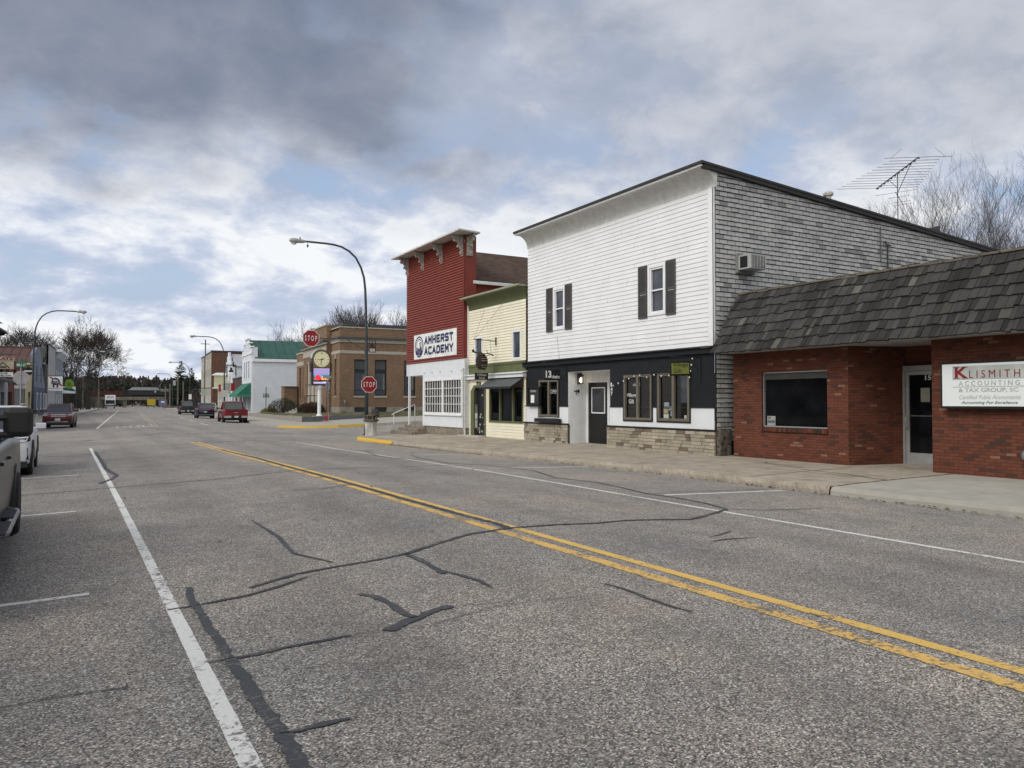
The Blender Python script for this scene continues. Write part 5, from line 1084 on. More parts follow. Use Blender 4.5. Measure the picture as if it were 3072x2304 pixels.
m = MB(); bar(m, fy(19.46), 15.95, 16.1, 1.35, 1.65, 0, .12); bar(m, fy(19.46), 16.02, 16.04, .6, 1.35, 0, .03); bar(m, fy(19.46), 15.8, 16.1, .62, .74, 0, .1); m.build('meter_box', SBK, bk)
rl = thing('handrail', 'black iron handrail climbing the bank steps', 'handrail', (13, 26, .4))
m = MB()
for v in (26.0, 28.0):
    m.tube([(12.15, v, .6), (14.2, v, 2.1), (15.1, v, 2.1)], .03, 6); m.tube([(12.4, v, .5), (14.25, v, 1.3), (15.1, v, 1.33)], .022, 6)
    for x, z0, z1 in ((12.2, .35, .62), (13.2, .4, 1.4), (14.2, .8, 2.1), (14.75, 1, 2.1)): m.tube([(x, v, z0), (x, v, z1)], .025, 6)
m.build('rail', BLACK, rl)
PW = paint('planter_concrete', (.27, .25, .22), .9, .15, 4); PWD = paint('dark_planter_wall', (.10, .105, .11), .85, .2, 4)
pl = thing('planter_wall', 'low concrete retaining wall around the bank lawn', 'retaining wall', (11.3, 14.5, -.2))
m = MB(); m.box(11.2, 11.36, 14.45, 21.0, -.35, .26); m.build('front_wall', PW, pl); m = MB(); m.hexa([(11.2, 14.3, -.35), (17.4, 14.3, -.1), (17.4, 14.45, -.1), (11.2, 14.45, -.35), (11.2, 14.3, .24), (17.4, 14.3, .36), (17.4, 14.45, .36), (11.2, 14.45, .24)]); m.build('side_wall', PWD, pl)
m = MB(); m.box(11.2, 11.36, 21, 46, -.3, .21); tag(m.build('retaining_wall', PW), 'low concrete kerb wall left of the bank steps', 'retaining wall')
bw = thing('brick_pier', 'square brick garden pier left of the bank beside the white clapboard wall', 'wall', (14.5, 40, .3)); m = MB(); m.box(13.95, 15.4, 38.2, 40, .1, 3.15); m.build('pier', BB1, bw); m = MB(); m.box(13.9, 15.45, 38.1, 40.05, 3.15, 3.24); m.build('coping', DKM, bw)
# shrubs: bare twigs and needles
def bush(label, c, rx, ry, h, mat, n, seed, cat='shrub', spike=.0):
    rs = random.Random(seed); t = thing('shrub', label, cat, c); L = WM[t]; m = MB()
    for k in range(n):
        a = rs.uniform(0, 6.283); r = math.sqrt(rs.random()); z = rs.random() ** .8 * h * (1 - .55 * r * r)
        p = Vector((rx * r * math.cos(a), ry * r * math.sin(a), z + .02)); d = Vector((math.cos(a) * (r + spike), math.sin(a) * (r + spike), .7 + rs.random())).normalized(); s_ = rs.uniform(.03, .07); q = d.cross(Vector((rs.random(), rs.random(), .3))).normalized() * s_ * .45
        m.face([p - q, p + q, p + d * s_ * 2.2 + q * .3, p + d * s_ * 2.2 - q * .3])
    m.build('foliage', mat, t, L); m = MB()
    for k in range(24):
        a = rs.uniform(0, 6.283); r = rs.uniform(.3, .95); m.tube([(0, 0, 0), (rx * r * .5 * math.cos(a), ry * r * .5 * math.sin(a), h * .5), (rx * r * math.cos(a), ry * r * math.sin(a), h * (1 - .45 * r))], [.02, .012, .005], 4, False)
    m.build('stems', BARK, t, L); return t
BARK = paint('grey_brown_bark', (.052, .043, .036), .95, .4, 8)
LDK = perface('dark_needles', [(0, (.010, .018, .010)), (1, (.03, .045, .022))], .8, .001, dirt=.2); LBR = perface('brown_twigs', [(0, (.035, .022, .014)), (1, (.08, .05, .03))], .9, .001); LYG = perface('yellow_leaves', [(0, (.16, .12, .02)), (1, (.28, .22, .05))], .8, .001)
bush('dark spreading juniper left of the bank steps', (12.9, 33, .3), 1.4, 2.6, 1.6, LDK, 2600, 1, spike=.8); bush('rounded brown clipped shrub behind the clock column', (13.9, 22.6, .4), .95, 1.4, 1.05, LBR, 2600, 2); bush('rounded dark shrub between the bank steps and the clock', (13.6, 24.6, .4), .8, .9, .95, LBR, 1600, 5)
bush('low yellow shrub at the foot of the white clapboard wall', (12.9, 41.5, .1), .9, 1.6, .75, LYG, 1300, 3)
# clock with screen
ck = thing('street_clock', 'arched street clock over a glowing screen on a white column', 'clock', (12.83, 14.9, .3)); DB = paint('clock_dark_case', (.03, .022, .02), .45)
def arch(w2, z0, zc, n=20): return [(-w2, z0), (w2, z0)] + [(w2 * math.cos(math.pi * k / n), zc + w2 * math.sin(math.pi * k / n)) for k in range(n + 1)]
m = MB(); m.prism(arch(.76, 2.85, 5.12), (12.83, 14.62, 0), (1, 0, 0), UP, (0, 1, 0), .6); m.build('case', DB, ck)
m = MB(); m.prism(arch(.70, 4.36, 5.12), (12.83, 14.60, 0), (1, 0, 0), UP, (0, 1, 0), .02); m.build('surround', paint('bronze_gold', (.17, .12, .045), .5), ck)
m = MB(); m.lathe((12.84, 14.6, 5.04), [(.645, 0), (.645, .015), (.6, .02)], 40, (0, -1, 0)); dl = m.build('dial', emit('dial_cream', (.60, .57, .36), .12), ck)
m = MB()
for k in range(12):
    a = k * math.pi / 6; s_ = .03 if k % 3 else .04; c_ = Vector((12.84 + .53 * math.sin(a), 14.575, 5.04 + .53 * math.cos(a))); m.obox(c_, (s_ * 1.2, .004, s_ * 2.2))
m.build('hour_marks', INK, dl); m = MB(); m.obox((12.66, 14.57, 5.01), (.42, .006, .035), (1, 0, .09)); m.obox((12.79, 14.565, 4.82), (.045, .006, .45), (1, 0, -.12), (.12, 0, 1)); m.obox((12.93, 14.57, 5.07), (.2, .006, .07), (1, 0, .15)); m.lathe((12.84, 14.58, 5.04), [(.07, 0), (.05, .02)], 12, (0, -1, 0)); m.build('hands', INK, dl)
txt('12', (12.76, 14.57, 5.50), (1, 0, 0), UP, .16, .12, INK, dl, .02)
b = NB('led_screen', .4); sp = b.n('ShaderNodeSeparateXYZ'); b.L(b.tc, sp.inputs[0]); zz = b.math('ADD', sp.outputs[2], b.math('MULTIPLY', b.noise(3.2, 4, .6), .35))
cc = b.ramp(b.math('SUBTRACT', zz, 2.75), [(0, (.8, .8, 1)), (.17, (.45, .4, .95)), (.24, (.95, .9, 1)), (.32, (.02, .01, .03)), (.42, (.02, .01, .02)), (.52, (.9, .25, .12)), (.62, (.03, .12, .3)), (.72, (.08, .42, .8)), (.86, (.25, .4, .8)), (1, (.5, .4, .75))])
b.col((0, 0, 0)); b.L(cc, b.b.inputs['Emission Color']); b.b.inputs['Emission Strength'].default_value = .85
m = MB(); m.box(12.18, 13.5, 14.600, 14.618, 2.99, 4.3); scn_ = m.build('screen', b.m, ck)
m = MB(); m.lathe((12.55, 14.6, 3.52), [(.22, 0), (.22, .006)], 16, (0, -1, 0)); m.build('screen_picture', emit('screen_red', (.8, .02, .03), .9), scn_); m = MB(); 
for x, h_ in ((12.85, .32), (12.98, .24), (13.12, .3), (13.28, .2)): m.box(x, x + .07, 14.59, 14.6, 3.32, 3.32 + h_)
m.build('screen_picture', emit('screen_orange', (.95, .5, .15), .9), scn_)
for X in (11.98, 13.6):
    m = MB(); m.box(X - .02, X + .1, 14.62, 15.2, 4.0, 4.75)
    for k in range(3): m.box(X - .04, X + .12, 14.60, 15.22, 4.1 + .2 * k, 4.16 + .2 * k)
    m.build('side_bracket', DB, ck)
m = MB(); m.prism([(.74 * math.cos(math.pi * k / 20), .74 * math.sin(math.pi * k / 20)) for k in range(10, 21)] + [(.82 * math.cos(math.pi * k / 20), .82 * math.sin(math.pi * k / 20)) for k in range(20, 9, -1)], (12.83, 14.64, 5.12), (1, 0, 0), UP, (0, 1, 0), .56); m.build('roof_sheet', paint('pale_tin', (.5, .52, .55), .35, .1, 3, .5), ck)
m = MB(); m.lathe((12.72, 14.9, .3), [(.26, 0), (.24, .08), (.15, .14), (.14, 2.25), (.2, 2.32), (.24, 2.44), (.3, 2.56)], 16); m.build('column', WTRIM, ck); m = MB(); m.lathe((11.85, 14.9, 2.78), [(.05, 0), (.09, .06), (.09, .2), (.03, .26)], 8); m.tube([(11.9, 14.9, 2.9), (12.3, 14.9, 2.92)], .02, 5); m.build('side_lamp', STEEL, ck); m = MB(); m.box(12.2, 13.1, 14.5, 15.3, .22, .31); m.build('pad', CONC2, ck)
ba = thing('wooden_barrel', 'old wooden barrel planter standing on the bank lawn', 'barrel', (17.7, 15.4, .0)); L = WM[ba]
m = MB(); m.lathe((0, 0, -.02), [(.27, 0), (.33, .25), (.34, .45), (.32, .65), (.27, .87)], 14); m.build('staves', paint('barrel_wood', (.09, .07, .055), .9, .4, 9), ba, L)
for z in (.1, .32, .6, .8): m = MB(); m.lathe((0, 0, z - .02), [(.315 if .2 < z < .7 else .29, 0), (.35 if .2 < z < .7 else .305, .01), (.35 if .2 < z < .7 else .305, .045), (.3, .05)], 14); m.build('hoop', BLACK, ba, L)

# ================================================================ right side beyond the bank
gb = thing('clapboard_building', 'white clapboard false-front building with green metal roof and awning', 'building', (12.2, 55, 0))
WC = paint('white_clapboard', (.62, .65, .70), .55, .05, 1.)
m = MB(); lap(m, fy(50.9), 12.2, 27, -.1, 6.9, .19, (), .06)
TW = [(57.2, 58.0), (55.2, 56.0), (53.0, 53.8)]
lap(m, fx(12.2), 50.9, 60, 3.6, 8.4, .17, [(a, b_, 4.58, 6.66) for a, b_ in TW], .03); lap(m, fx(12.2), 52.3, 58.6, 8.4, 9.0, .17, (), .03); lap(m, fx(12.2), 54.2, 56.8, 9.0, 9.6, .17, (), .03); m.face([(12.2, 50.9, 6.8), (12.9, 50.9, 6.8), (12.9, 50.9, 8.4), (12.2, 50.9, 8.4)]); m.face([(12.2, 60, 0), (27, 60, 0), (27, 60, 7), (12.2, 60, 7)]); m.face([(12.9, 50.9, 6.8), (12.9, 60, 6.8), (12.9, 60, 8.4), (12.9, 50.9, 8.4)]); m.build('siding', WC, gb)
m = MB(); bar(m, fx(12.2), 50.8, 52.4, 8.38, 8.55, -.3, .14); bar(m, fx(12.2), 58.5, 60.1, 8.38, 8.55, -.3, .14); bar(m, fx(12.2), 52.2, 54.3, 8.98, 9.12, -.3, .12); bar(m, fx(12.2), 56.7, 58.7, 8.98, 9.12, -.3, .12); bar(m, fx(12.2), 54.1, 56.9, 9.58, 9.75, -.3, .14); bar(m, fx(12.2), 50.85, 60, 7.55, 7.75, 0, .12); bar(m, fy(50.9), 12.15, 12.4, -.1, 6.9, 0, .04); bar(m, fy(50.9), 12.2, 27, 6.55, 6.95, 0, .25)
for a, b_ in TW: bar(m, fx(12.2), a - .1, b_ + .1, 6.66, 6.86, 0, .12); bar(m, fx(12.2), a - .05, b_ + .05, 4.45, 4.56, 0, .08)
m.build('trim', WTRIM, gb)
for a, b_ in TW: m = MB(); bar(m, fx(12.2), a + .15, b_ - .15, 4.6, 6.62, -.03, .0); m.build('window', darkglass('far_glass', (.03, .035, .045), .1), gb)
GM = paint('green_metal_roof', (.03, .085, .066), .45, .12, 1.)
m = MB(); m.hexa([(12.55, 50.65, 6.93), (28, 50.65, 6.93), (28, 55.45, 9.5), (12.55, 55.45, 9.5), (12.55, 50.65, 7.0), (28, 50.65, 7.0), (28, 55.45, 9.6), (12.55, 55.45, 9.6)]); m.hexa([(12.55, 55.45, 9.5), (28, 55.45, 9.5), (28, 60.2, 6.93), (12.55, 60.2, 6.93), (12.55, 55.45, 9.6), (28, 55.45, 9.6), (28, 60.2, 7.0), (12.55, 60.2, 7.0)])
for k in range(16): x = 12.7 + k * .95; m.hexa([(x, 50.65, 7.0), (x + .03, 50.65, 7.0), (x + .03, 55.45, 9.6), (x, 55.45, 9.6), (x, 50.65, 7.05), (x + .03, 50.65, 7.05), (x + .03, 55.45, 9.66), (x, 55.45, 9.66)])
m.build('roof', GM, gb); m = MB(); m.lathe((21.3, 57, 8), [(.45, 0), (.45, 3.4), (.5, 3.42), (.5, 3.6)], 12); m.build('chimney', paint('rusty_flue', (.05, .05, .035), .8, .4, 3), gb)
m = MB(); wall(m, fx(12.2), 50.9, 60, -.1, 3.6, [(51.5, 54.2, .2, 2.7), (54.5, 55.6, .0, 2.6), (56, 59.3, .4, 2.7)], .4); m.build('storefront', WC, gb); m = MB(); bar(m, fx(12.2), 51.5, 59.3, .0, 2.7, -.5, -.4); m.build('shop_window', darkglass('far_glass'), gb)
ga = thing('awning', 'dark green canvas awning on the white false-front building', 'awning', (11, 55, 2.3)); m = MB(); m.hexa([(10.55, 51.2, 2.42), (10.55, 59.6, 2.42), (12.15, 59.6, 3.82), (12.15, 51.2, 3.82), (10.55, 51.2, 2.46), (10.55, 59.6, 2.46), (12.15, 59.6, 3.88), (12.15, 51.2, 3.88)]); m.face([(10.55, 51.2, 2.42), (12.15, 51.2, 2.2), (12.15, 51.2, 3.85)]); m.face([(10.55, 59.6, 2.42), (12.15, 59.6, 2.2), (12.15, 59.6, 3.85)]); m.build('canvas', paint('green_canvas', (.02, .13, .085), .7), ga); m = MB(); m.box(10.52, 10.56, 51.2, 59.6, 2.12, 2.45); m.box(10.56, 12.15, 51.18, 51.21, 2.12, 2.42); m.build('valance', paint('green_valance', (.03, .19, .13), .7), ga)
# signs against the clapboard wall
q = thing('post_sign', 'grey lettered board on a post before the white clapboard wall', 'sign', (12.6, 42, 0)); m = MB(); m.tube([(12.59, 42, .1), (12.59, 42, 3.2)], .045, 6); m.build('post', POLE, q); m = MB()
for k in range(4): m.box(12.26 + k * .18, 12.38 + k * .18, 41.93, 41.97, 2.0, 2.45)
m.box(12.22, 12.95, 41.94, 41.96, 1.98, 2.1); m.build('board', paint('sign_grey_letters', (.16, .18, .17)), q)
q = thing('wall_plaque', 'small round and barred plaque on the white clapboard side wall', 'plaque', (17, 50.8, 1.5)); m = MB(); m.box(16.7, 17.4, 50.82, 50.86, 1.62, 1.8); m.box(16.7, 17.4, 50.82, 50.86, 2.1, 2.28); m.lathe((17.05, 50.86, 1.1), [(.3, 0), (.3, .04)], 12, (0, -1, 0)); m.build('plaque', DKM, q)
def shop(name, label, v0, v1, h, mat, side=None, sh=None, fh=None, u=12.2, d=14, floors=1, roof='flat', base=0.0, winm=None, trim=None, cat='building'):
    t = thing(name, label, cat, (u, (v0 + v1) / 2, base)); s_ = 1 if u > 0 else -1
    sh = sh or (h - 2.15 if roof == 'gable' else h)
    f = fx(u) if u > 0 else fxp(u); hs = []
    L_ = v1 - v0; n = max(2, int(L_ / 3.2))
    for fl in range(floors):
        z0 = .5 if fl == 0 else fl * 3.5 + .9
        for k in range(n): a = v0 + L_ * (k + .5) / n; ww = .95 if fl == 0 else .45; hs.append((a - ww, a + ww, z0, z0 + (2.1 if fl == 0 else 1.9)))
    m = MB(); wall(m, f, v0, v1, -.2, fh or h, hs, .2); m.build('front_wall', mat, t)
    for X in (v0, v1): m = MB(); m.face([(u, X, -.2), (u + s_ * d, X, -.2), (u + s_ * d, X, sh - .1), (u, X, sh - .1)]); m.build('side_wall', side or mat, t)
    for a, b_, c_, d_ in hs:
        q = MB(); bar(q, f, a, b_, c_, d_, -.2, -.16); q = q.build('window', winm or darkglass('far_glass'), t); m = MB(); frame_rect(m, f, a, b_, c_, d_, .07, -.15, .03); bar(m, f, a + .07, b_ - .07, (c_ + d_) / 2 - .03, (c_ + d_) / 2 + .03, -.15, 0); m.build('frame', trim or WTRIM, q)
    m = MB()
    if roof == 'flat':
        m.box(u - s_ * .1, u + s_ * .25, v0 - .05, v1 + .05, h - .08, h + .1); m.box(u + s_ * .25, u + s_ * d, v0 - .03, v1 + .03, sh - .1, sh + .05)
        if sh < h: m.box(u + s_ * .2, u + s_ * .3, v0 + .02, v1 - .02, sh - .2, h - .1)
    if roof == 'gable':
        x0, x1 = sorted((u + s_ * .3, u + s_ * d)); mv = (v0 + v1) / 2
        m.hexa([(x0, v0 - .2, h - 2.2), (x1, v0 - .2, h - 2.2), (x1, mv, h - .2), (x0, mv, h - .2), (x0, v0 - .2, h - 2.1), (x1, v0 - .2, h - 2.1), (x1, mv, h - .1), (x0, mv, h - .1)]); m.hexa([(x0, mv, h - .2), (x1, mv, h - .2), (x1, v1 + .2, h - 2.2), (x0, v1 + .2, h - 2.2), (x0, mv, h - .1), (x1, mv, h - .1), (x1, v1 + .2, h - 2.1), (x0, v1 + .2, h - 2.1)])
    m.build('roof', trim and DKM or DKM if roof == 'flat' else paint('grey_metal_roof', (.33, .35, .38), .5), t)
    return t
BRN = paint('maroon_metal_front', (.06, .03, .032), .6, .15, 2.); CRB = paint('pale_plaster', (.30, .28, .23), .8, .2, 1.5)
BRF = brick('far_brown_brick', (math.cos(R(3.4)), -math.sin(R(3.4))), (.12, .05, .032), (.16, .07, .045), (.08, .04, .03), (.12, .08, .06), .25, .09, .012, (.2, .1, .07))
t = shop('brown_shop', 'low maroon-fronted shop left of the green awning', 61, 70.4, 4.85, BRN)
t = shop('stepped_shop', 'white shop with stepped false front and grey metal roof', 71, 79.6, 8.95, WC, floors=2, roof='gable', fh=6.9); m = MB(); m.box(12.1, 12.35, 72.2, 78.4, 6.9, 7.7); m.box(12.1, 12.35, 73.4, 77.2, 7.7, 8.5); m.box(12.1, 12.35, 74.5, 76.1, 8.5, 9.1); m.build('stepped_parapet', WC, t)
t = shop('cream_storefront', 'low pale shop beyond the stepped white false front', 80, 92, 4.9, CRB, floors=1)
t = shop('brick_block', 'three-storey brown brick block with pale plaster front', 103.8, 116.5, 10.9, CRB, BRF, floors=3, d=16); m = MB(); m.box(12.1, 28, 103.7, 104.1, 10.9, 11.15); m.build('coping', paint('brick_coping', (.07, .03, .025)), t)
t = shop('plaster_block', 'tall narrow pale building beyond the brown brick block', 119.5, 126, 10.8, CRB, floors=3)
q = thing('church_cross', 'thin metal cross on a mast above the rooftops', 'cross', (12.5, 118, 10)); m = MB(); m.tube([(12.3, 117.8, -.1), (12.3, 117.8, 14.2)], .12, 6); m.tube([(11.4, 117.8, 13.3), (13.2, 117.8, 13.3)], .07, 5); m.build('cross', POLE, q)
q = thing('projecting_sign', 'pale yellow box sign with white roof over the right sidewalk', 'sign', (10.6, 72, 4)); m = MB(); m.box(9.95, 11.9, 74.0, 74.4, 3.65, 5.5); m.build('panel', paint('pale_yellow_sign', (.55, .54, .36)), q); m = MB(); m.hexa([(9.5, 73.8, 5.5), (12.2, 73.8, 5.5), (12.2, 74.6, 5.5), (9.5, 74.6, 5.5), (10.2, 73.9, 5.9), (12.1, 73.9, 5.9), (12.1, 74.5, 5.9), (10.2, 74.5, 5.9)]); m.box(9.7, 12, 73.9, 74.5, 3.5, 3.65); m.build('cap', WTRIM, q)
q = thing('projecting_sign', 'white board with red side panel hanging over the maroon shop', 'sign', (10.4, 63, 3.4)); m = MB(); m.box(10.0, 11.1, 63, 63.1, 2.6, 4.2); m.build('panel', paint('grey_white'), q); m = MB(); m.box(11.12, 11.6, 63, 63.12, 3.0, 4.1); m.box(9.5, 9.8, 63, 63.12, 2.9, 3.9); m.build('red_panel', paint('pop_red', (.3, .01, .015)), q); m = MB()
for k in range(5): m.box(10.1, 11.0, 62.98, 63, 2.8 + k * .28, 2.88 + k * .28)
m.build('lines', paint('grey_text', (.1, .12, .11)), q)
q = thing('lamp_emblem_sign', 'black framed emblem sign with a rider silhouette on the second right lamp', 'sign', (9.3, 48.6, 5)); m = MB(); frame_rect(m, fy(48.6), 8.95, 10.1, 4.55, 6.0, .12, -.02, .04); m.lathe((9.5, 48.6, 5.1), [(.2, 0), (.3, .15), (.12, .3), (.14, .5), (.03, .6)], 8); m.build('iron_frame', BLACK, q); m = MB(); bar(m, fy(48.6), 9.1, 10.0, 4.55, 4.75, .0, .05); m.build('name_band', WHITE, q)
q = thing('parking_sign', 'small white notice strapped to the second right street lamp', 'sign', (8.7, 48.4, 2.5)); m = MB(); bar(m, fy(48.4), 8.5, 9.2, 2.1, 2.9, 0, .02); m.build('plate', paint('grey_white'), q)
q = thing('parking_sign', 'small white notice on the lamp before the spruce', 'sign', (9.3, 115, 2.5)); m = MB(); bar(m, fy(115.1), 9.05, 9.6, 2.0, 3.0, 0, .02); m.build('plate', WHITE, q)
q = thing('emblem_sign', 'pale crown-shaped sign hanging before the brick block', 'sign', (10.2, 95, 3)); m = MB(); m.prism([(-.7, 0), (-.2, -.5), (.1, -.5), (.7, 0), (.45, .2), (.4, .75), (-.4, .75), (-.45, .2)], (10.2, 95, 3.0), (1, 0, 0), UP, (0, 1, 0), .08); m.build('panel', paint('pale_green_sign', (.38, .42, .35)), q); m = MB(); m.tube([(9.4, 95, 3.9), (12.2, 95, 3.9)], .05, 5); m.tube([(11.6, 95, 3.9), (12.2, 95, 3.1)], .05, 5); m.build('bracket', BLACK, q)
# ================================================================ left side
FRAME = FAR
BMR = paint('brown_metal_roof', (.085, .04, .032), .6, .15, .6)
BLUE = paint('blue_grey_plaster', (.165, .195, .25), .7, .12, 1.); BLU2 = paint('deep_blue_plaster', (.065, .085, .15), .7, .12, 1.); YEL = paint('butter_clapboard', (.56, .47, .25), .6, .08, 2)
t = thing('corner_tavern', 'white corner tavern with dark cornices and lean-to canopy at the left edge', 'building', (-11, 14, 0))
m = MB(); wall(m, fxp(-11), 4, 20.3, -.2, 7.0, [(6, 8, 4, 6), (11, 13, 4, 6), (16, 18, 4, 6), (5, 9, .4, 2.5), (11, 13, .1, 2.4), (15, 19, .4, 2.5)], .2); m.face([(-11, 4, -.2), (-24, 4, -.2), (-24, 4, 7), (-11, 4, 7)]); m.face([(-11, 20.3, -.2), (-24, 20.3, -.2), (-24, 20.3, 7), (-11, 20.3, 7)]); m.build('wall', paint('tavern_white', (.5, .5, .5), .6), t)
m = MB(); bar(m, fxp(-11.0), 4, 20.3, .1, 6, -.25, -.2); m.build('window', darkglass('far_glass'), t)
m = MB(); m.hexa([(-11, 3.8, 6.75), (-10.0, 3.8, 6.75), (-10.0, 20.6, 6.75), (-11, 20.6, 6.75), (-11, 3.8, 7.05), (-10.2, 3.8, 7.0), (-10.2, 20.6, 7.0), (-11, 20.6, 7.05)]); m.hexa([(-11.2, 3.8, 7.35), (-10.1, 3.8, 7.35), (-10.1, 18.4, 7.35), (-11.2, 18.4, 7.35), (-11.3, 3.8, 7.9), (-10.8, 3.8, 7.7), (-10.8, 18.4, 7.7), (-11.3, 18.4, 7.9)]); m.box(-24, -11, 4, 20.3, 7.0, 7.2); m.build('cornice', paint('black_cornice', (.03, .03, .03), .6), t)
m = MB(); m.prism([(0, 0), (.3, .0), (.45, .3), (.3, .5), (.8, .6), (.8, .75), (0, .75)], (-11, 19.9, 6.0), (1, 0, 0), UP, (0, 1, 0), .25); m.build('bracket', paint('black_cornice'), t)
m = MB(); m.hexa([(-11, 4, 3.35), (-9.6, 4, 2.9), (-9.6, 27, 2.9), (-11, 27, 3.35), (-11, 4, 3.5), (-9.6, 4, 3.05), (-9.6, 27, 3.05), (-11, 27, 3.5)]); m.build('canopy', paint('dark_canopy_shingle', (.045, .045, .047), .8, .3, 6), t)
m = MB(); wall(m, fxp(-11), 20.3, 29, -.2, 3.3, [(21.5, 23.5, .3, 2.4), (25, 27, .0, 2.3)], .2); m.build('annex_wall', paint('pale_grey_board', (.34, .35, .36), .7), t); m = MB(); bar(m, fxp(-11), 20.3, 29, 0, 2.6, -.25, -.2); m.build('annex_window', darkglass('far_glass'), t)
for v in (22.5, 24.5, 26.5): m = MB(); m.box(-9.8, -9.6, v, v + .2, -.2, 2.9); m.build('canopy_post', paint('pale_grey_board'), t)
t = thing('yellow_shop', 'butter-yellow clapboard building under a brown metal roof', 'building', (-11.5, 42, 0)); m = MB(); lap(m, fxp(-11.5), 46, 54.2, -.2, 5.0, .22, [(49, 51, .5, 2.5)], .03); m.face([(-11.5, 46, -.2), (-24, 46, -.2), (-24, 46, 5), (-11.5, 46, 5)]); m.build('siding', YEL, t); m = MB(); m.box(-24, -11.4, 45.9, 54.2, 5.0, 5.15); m.build('roof', DKM, t); m = MB(); bar(m, fxp(-11.5), 48.9, 51.1, .4, 2.6, -.1, .02); m.build('window', darkglass('far_glass'), t)

m = MB(); wall(m, fxp(-11.5), 30, 46, -.2, 5.3, [(32, 34, 3, 4.6), (37, 39, 3, 4.6), (32, 36, .3, 2.4), (38, 43, .3, 2.4)], .2); m.build('brick_wall', brick('left_red_brick', (0, 1), (.14, .035, .022), (.17, .05, .03), (.1, .03, .02), (.12, .07, .05), .25, .09, .012), t); m = MB(); bar(m, fxp(-11.5), 30, 46, .1, 4.9, -.25, -.2); m.build('window', darkglass('far_glass'), t); m = MB(); m.box(-24, -11.4, 30, 46, 5.25, 5.4); m.build('roof', BMR, t)
t = thing('blue_shop', 'blue-grey false-front shop with a curved gable and white tall windows', 'building', (-11.5, 61, 0))
prf = [(54.2, 3.25), (68.2, 3.25), (67.2, 3.9), (66, 4.6), (64.8, 5.4), (63.6, 6.2), (62.6, 7.1), (61.6, 7.75), (60.4, 8.0), (58, 8.0), (56.4, 7.7), (55.2, 7.2), (54.2, 7.0)]
m = MB(); m.prism(prf, (-11.5, 0, 0), (0, 1, 0), UP, (-1, 0, 0), .35); m.build('gable', BLUE, t); m = MB(); m.box(-24, -11.5, 54.2, 68.2, -.2, 3.25); m.build('lower_wall', BLU2, t)
for a in (57.3, 62.3): m = MB(); bar(m, fxp(-11.5), a, a + .9, 3.9 - .0, 5.75, .0, .03); m.build('window', INK, t)
for a in (57.6, 61.6, 65.8): m = MB(); bar(m, fxp(-11.5), a, a + 1.5, .5, 2.6, .0, .06); q = m.build('white_window', paint('white_window', (.5, .52, .56)), t); m = MB(); bar(m, fxp(-11.5), a + .5, a + 1.0, .7, 2.4, .06, .08); m.build('pane', darkglass('far_glass'), q)
m = MB(); m.face([(-11.5, 54.2, 3.2), (-24, 54.2, 3.2), (-24, 54.2, 6), (-11.5, 54.2, 6)]); m.build('side_wall', YEL, t)
m = MB(); m.hexa([(-11.9, 53.8, 5.55), (-34, 53.8, 5.55), (-34, 61.2, 8.0), (-11.9, 61.2, 8.0), (-11.9, 53.8, 5.65), (-34, 53.8, 5.65), (-34, 61.2, 8.1), (-11.9, 61.2, 8.1)]); m.box(-34, -11.9, 61.1, 61.5, 7.9, 8.3)
for k in range(24): m.hexa([(-12.5 - k * .9, 53.8, 5.64), (-12.54 - k * .9, 53.8, 5.64), (-12.54 - k * .9, 61.2, 8.09), (-12.5 - k * .9, 61.2, 8.09), (-12.5 - k * .9, 53.8, 5.7), (-12.54 - k * .9, 53.8, 5.7), (-12.54 - k * .9, 61.2, 8.15), (-12.5 - k * .9, 61.2, 8.15)])
m.build('roof', BMR, t); m = MB(); m.box(-18.6, -17.6, 60, 61, 7.6, 8.9); m.build('chimney', DKM, t)
t = shop('dark_shop', 'dark brown shop with steep dark roof between the blue and tall white fronts', 68.4, 72, 6.4, paint('dark_brown_board', (.035, .028, .026), .8), u=-11.6); m = MB(); m.hexa([(-11.9, 68.0, 6.5), (-34, 68.0, 6.5), (-34, 75, 9.0), (-11.9, 75, 9.0), (-11.9, 68.0, 6.6), (-34, 68.0, 6.6), (-34, 75, 9.1), (-11.9, 75, 9.1)]); m.build('roof_slope', paint('charcoal_roof', (.035, .035, .037), .8), t)
t = shop('tall_false_front', 'tall off-white false front with a high blank parapet', 72.2, 83.6, 9.4, paint('offwhite_board', (.36, .36, .35), .7), u=-11.5, floors=2, sh=6.6)
t = shop('grey_block', 'grey-blue block with a white bracketed cornice at the end of the left row', 83.8, 99, 9.0, paint('grey_blue_board', (.21, .24, .29), .7), u=-11.5, floors=2, sh=7.5); m = MB(); m.box(-11.8, -10.7, 83.8, 99.4, 9.0, 9.4); m.build('cornice', WTRIM, t)
for v in (85, 88, 91, 94, 97): m = MB(); m.prism([(0, 0), (.25, 0), (.8, .7), (.8, .9), (0, .9)], (-11.5, v, 8.1), (1, 0, 0), UP, (0, 1, 0), .4); m.build('bracket', WTRIM, t)
BEIGE = paint('beige_panel', (.42, .38, .28), .7, .15, 4)
t = thing('hanging_sign', 'red-on-white BLATZ sign stacked over a beige tent emblem panel', 'sign', (-8.4, 6, 3.8)); m = MB(); m.box(-9.15, -7.96, 5.95, 6.05, 4.0, 4.25); m.box(-9.15, -7.99, 5.95, 6.05, 3.5, 3.98); m.build('panel', BEIGE, t); txt('BLATZ', (-8.95, 5.94, 4.05), (1, 0, 0), UP, .95, .17, paint('sign_maroon'), t, .04)
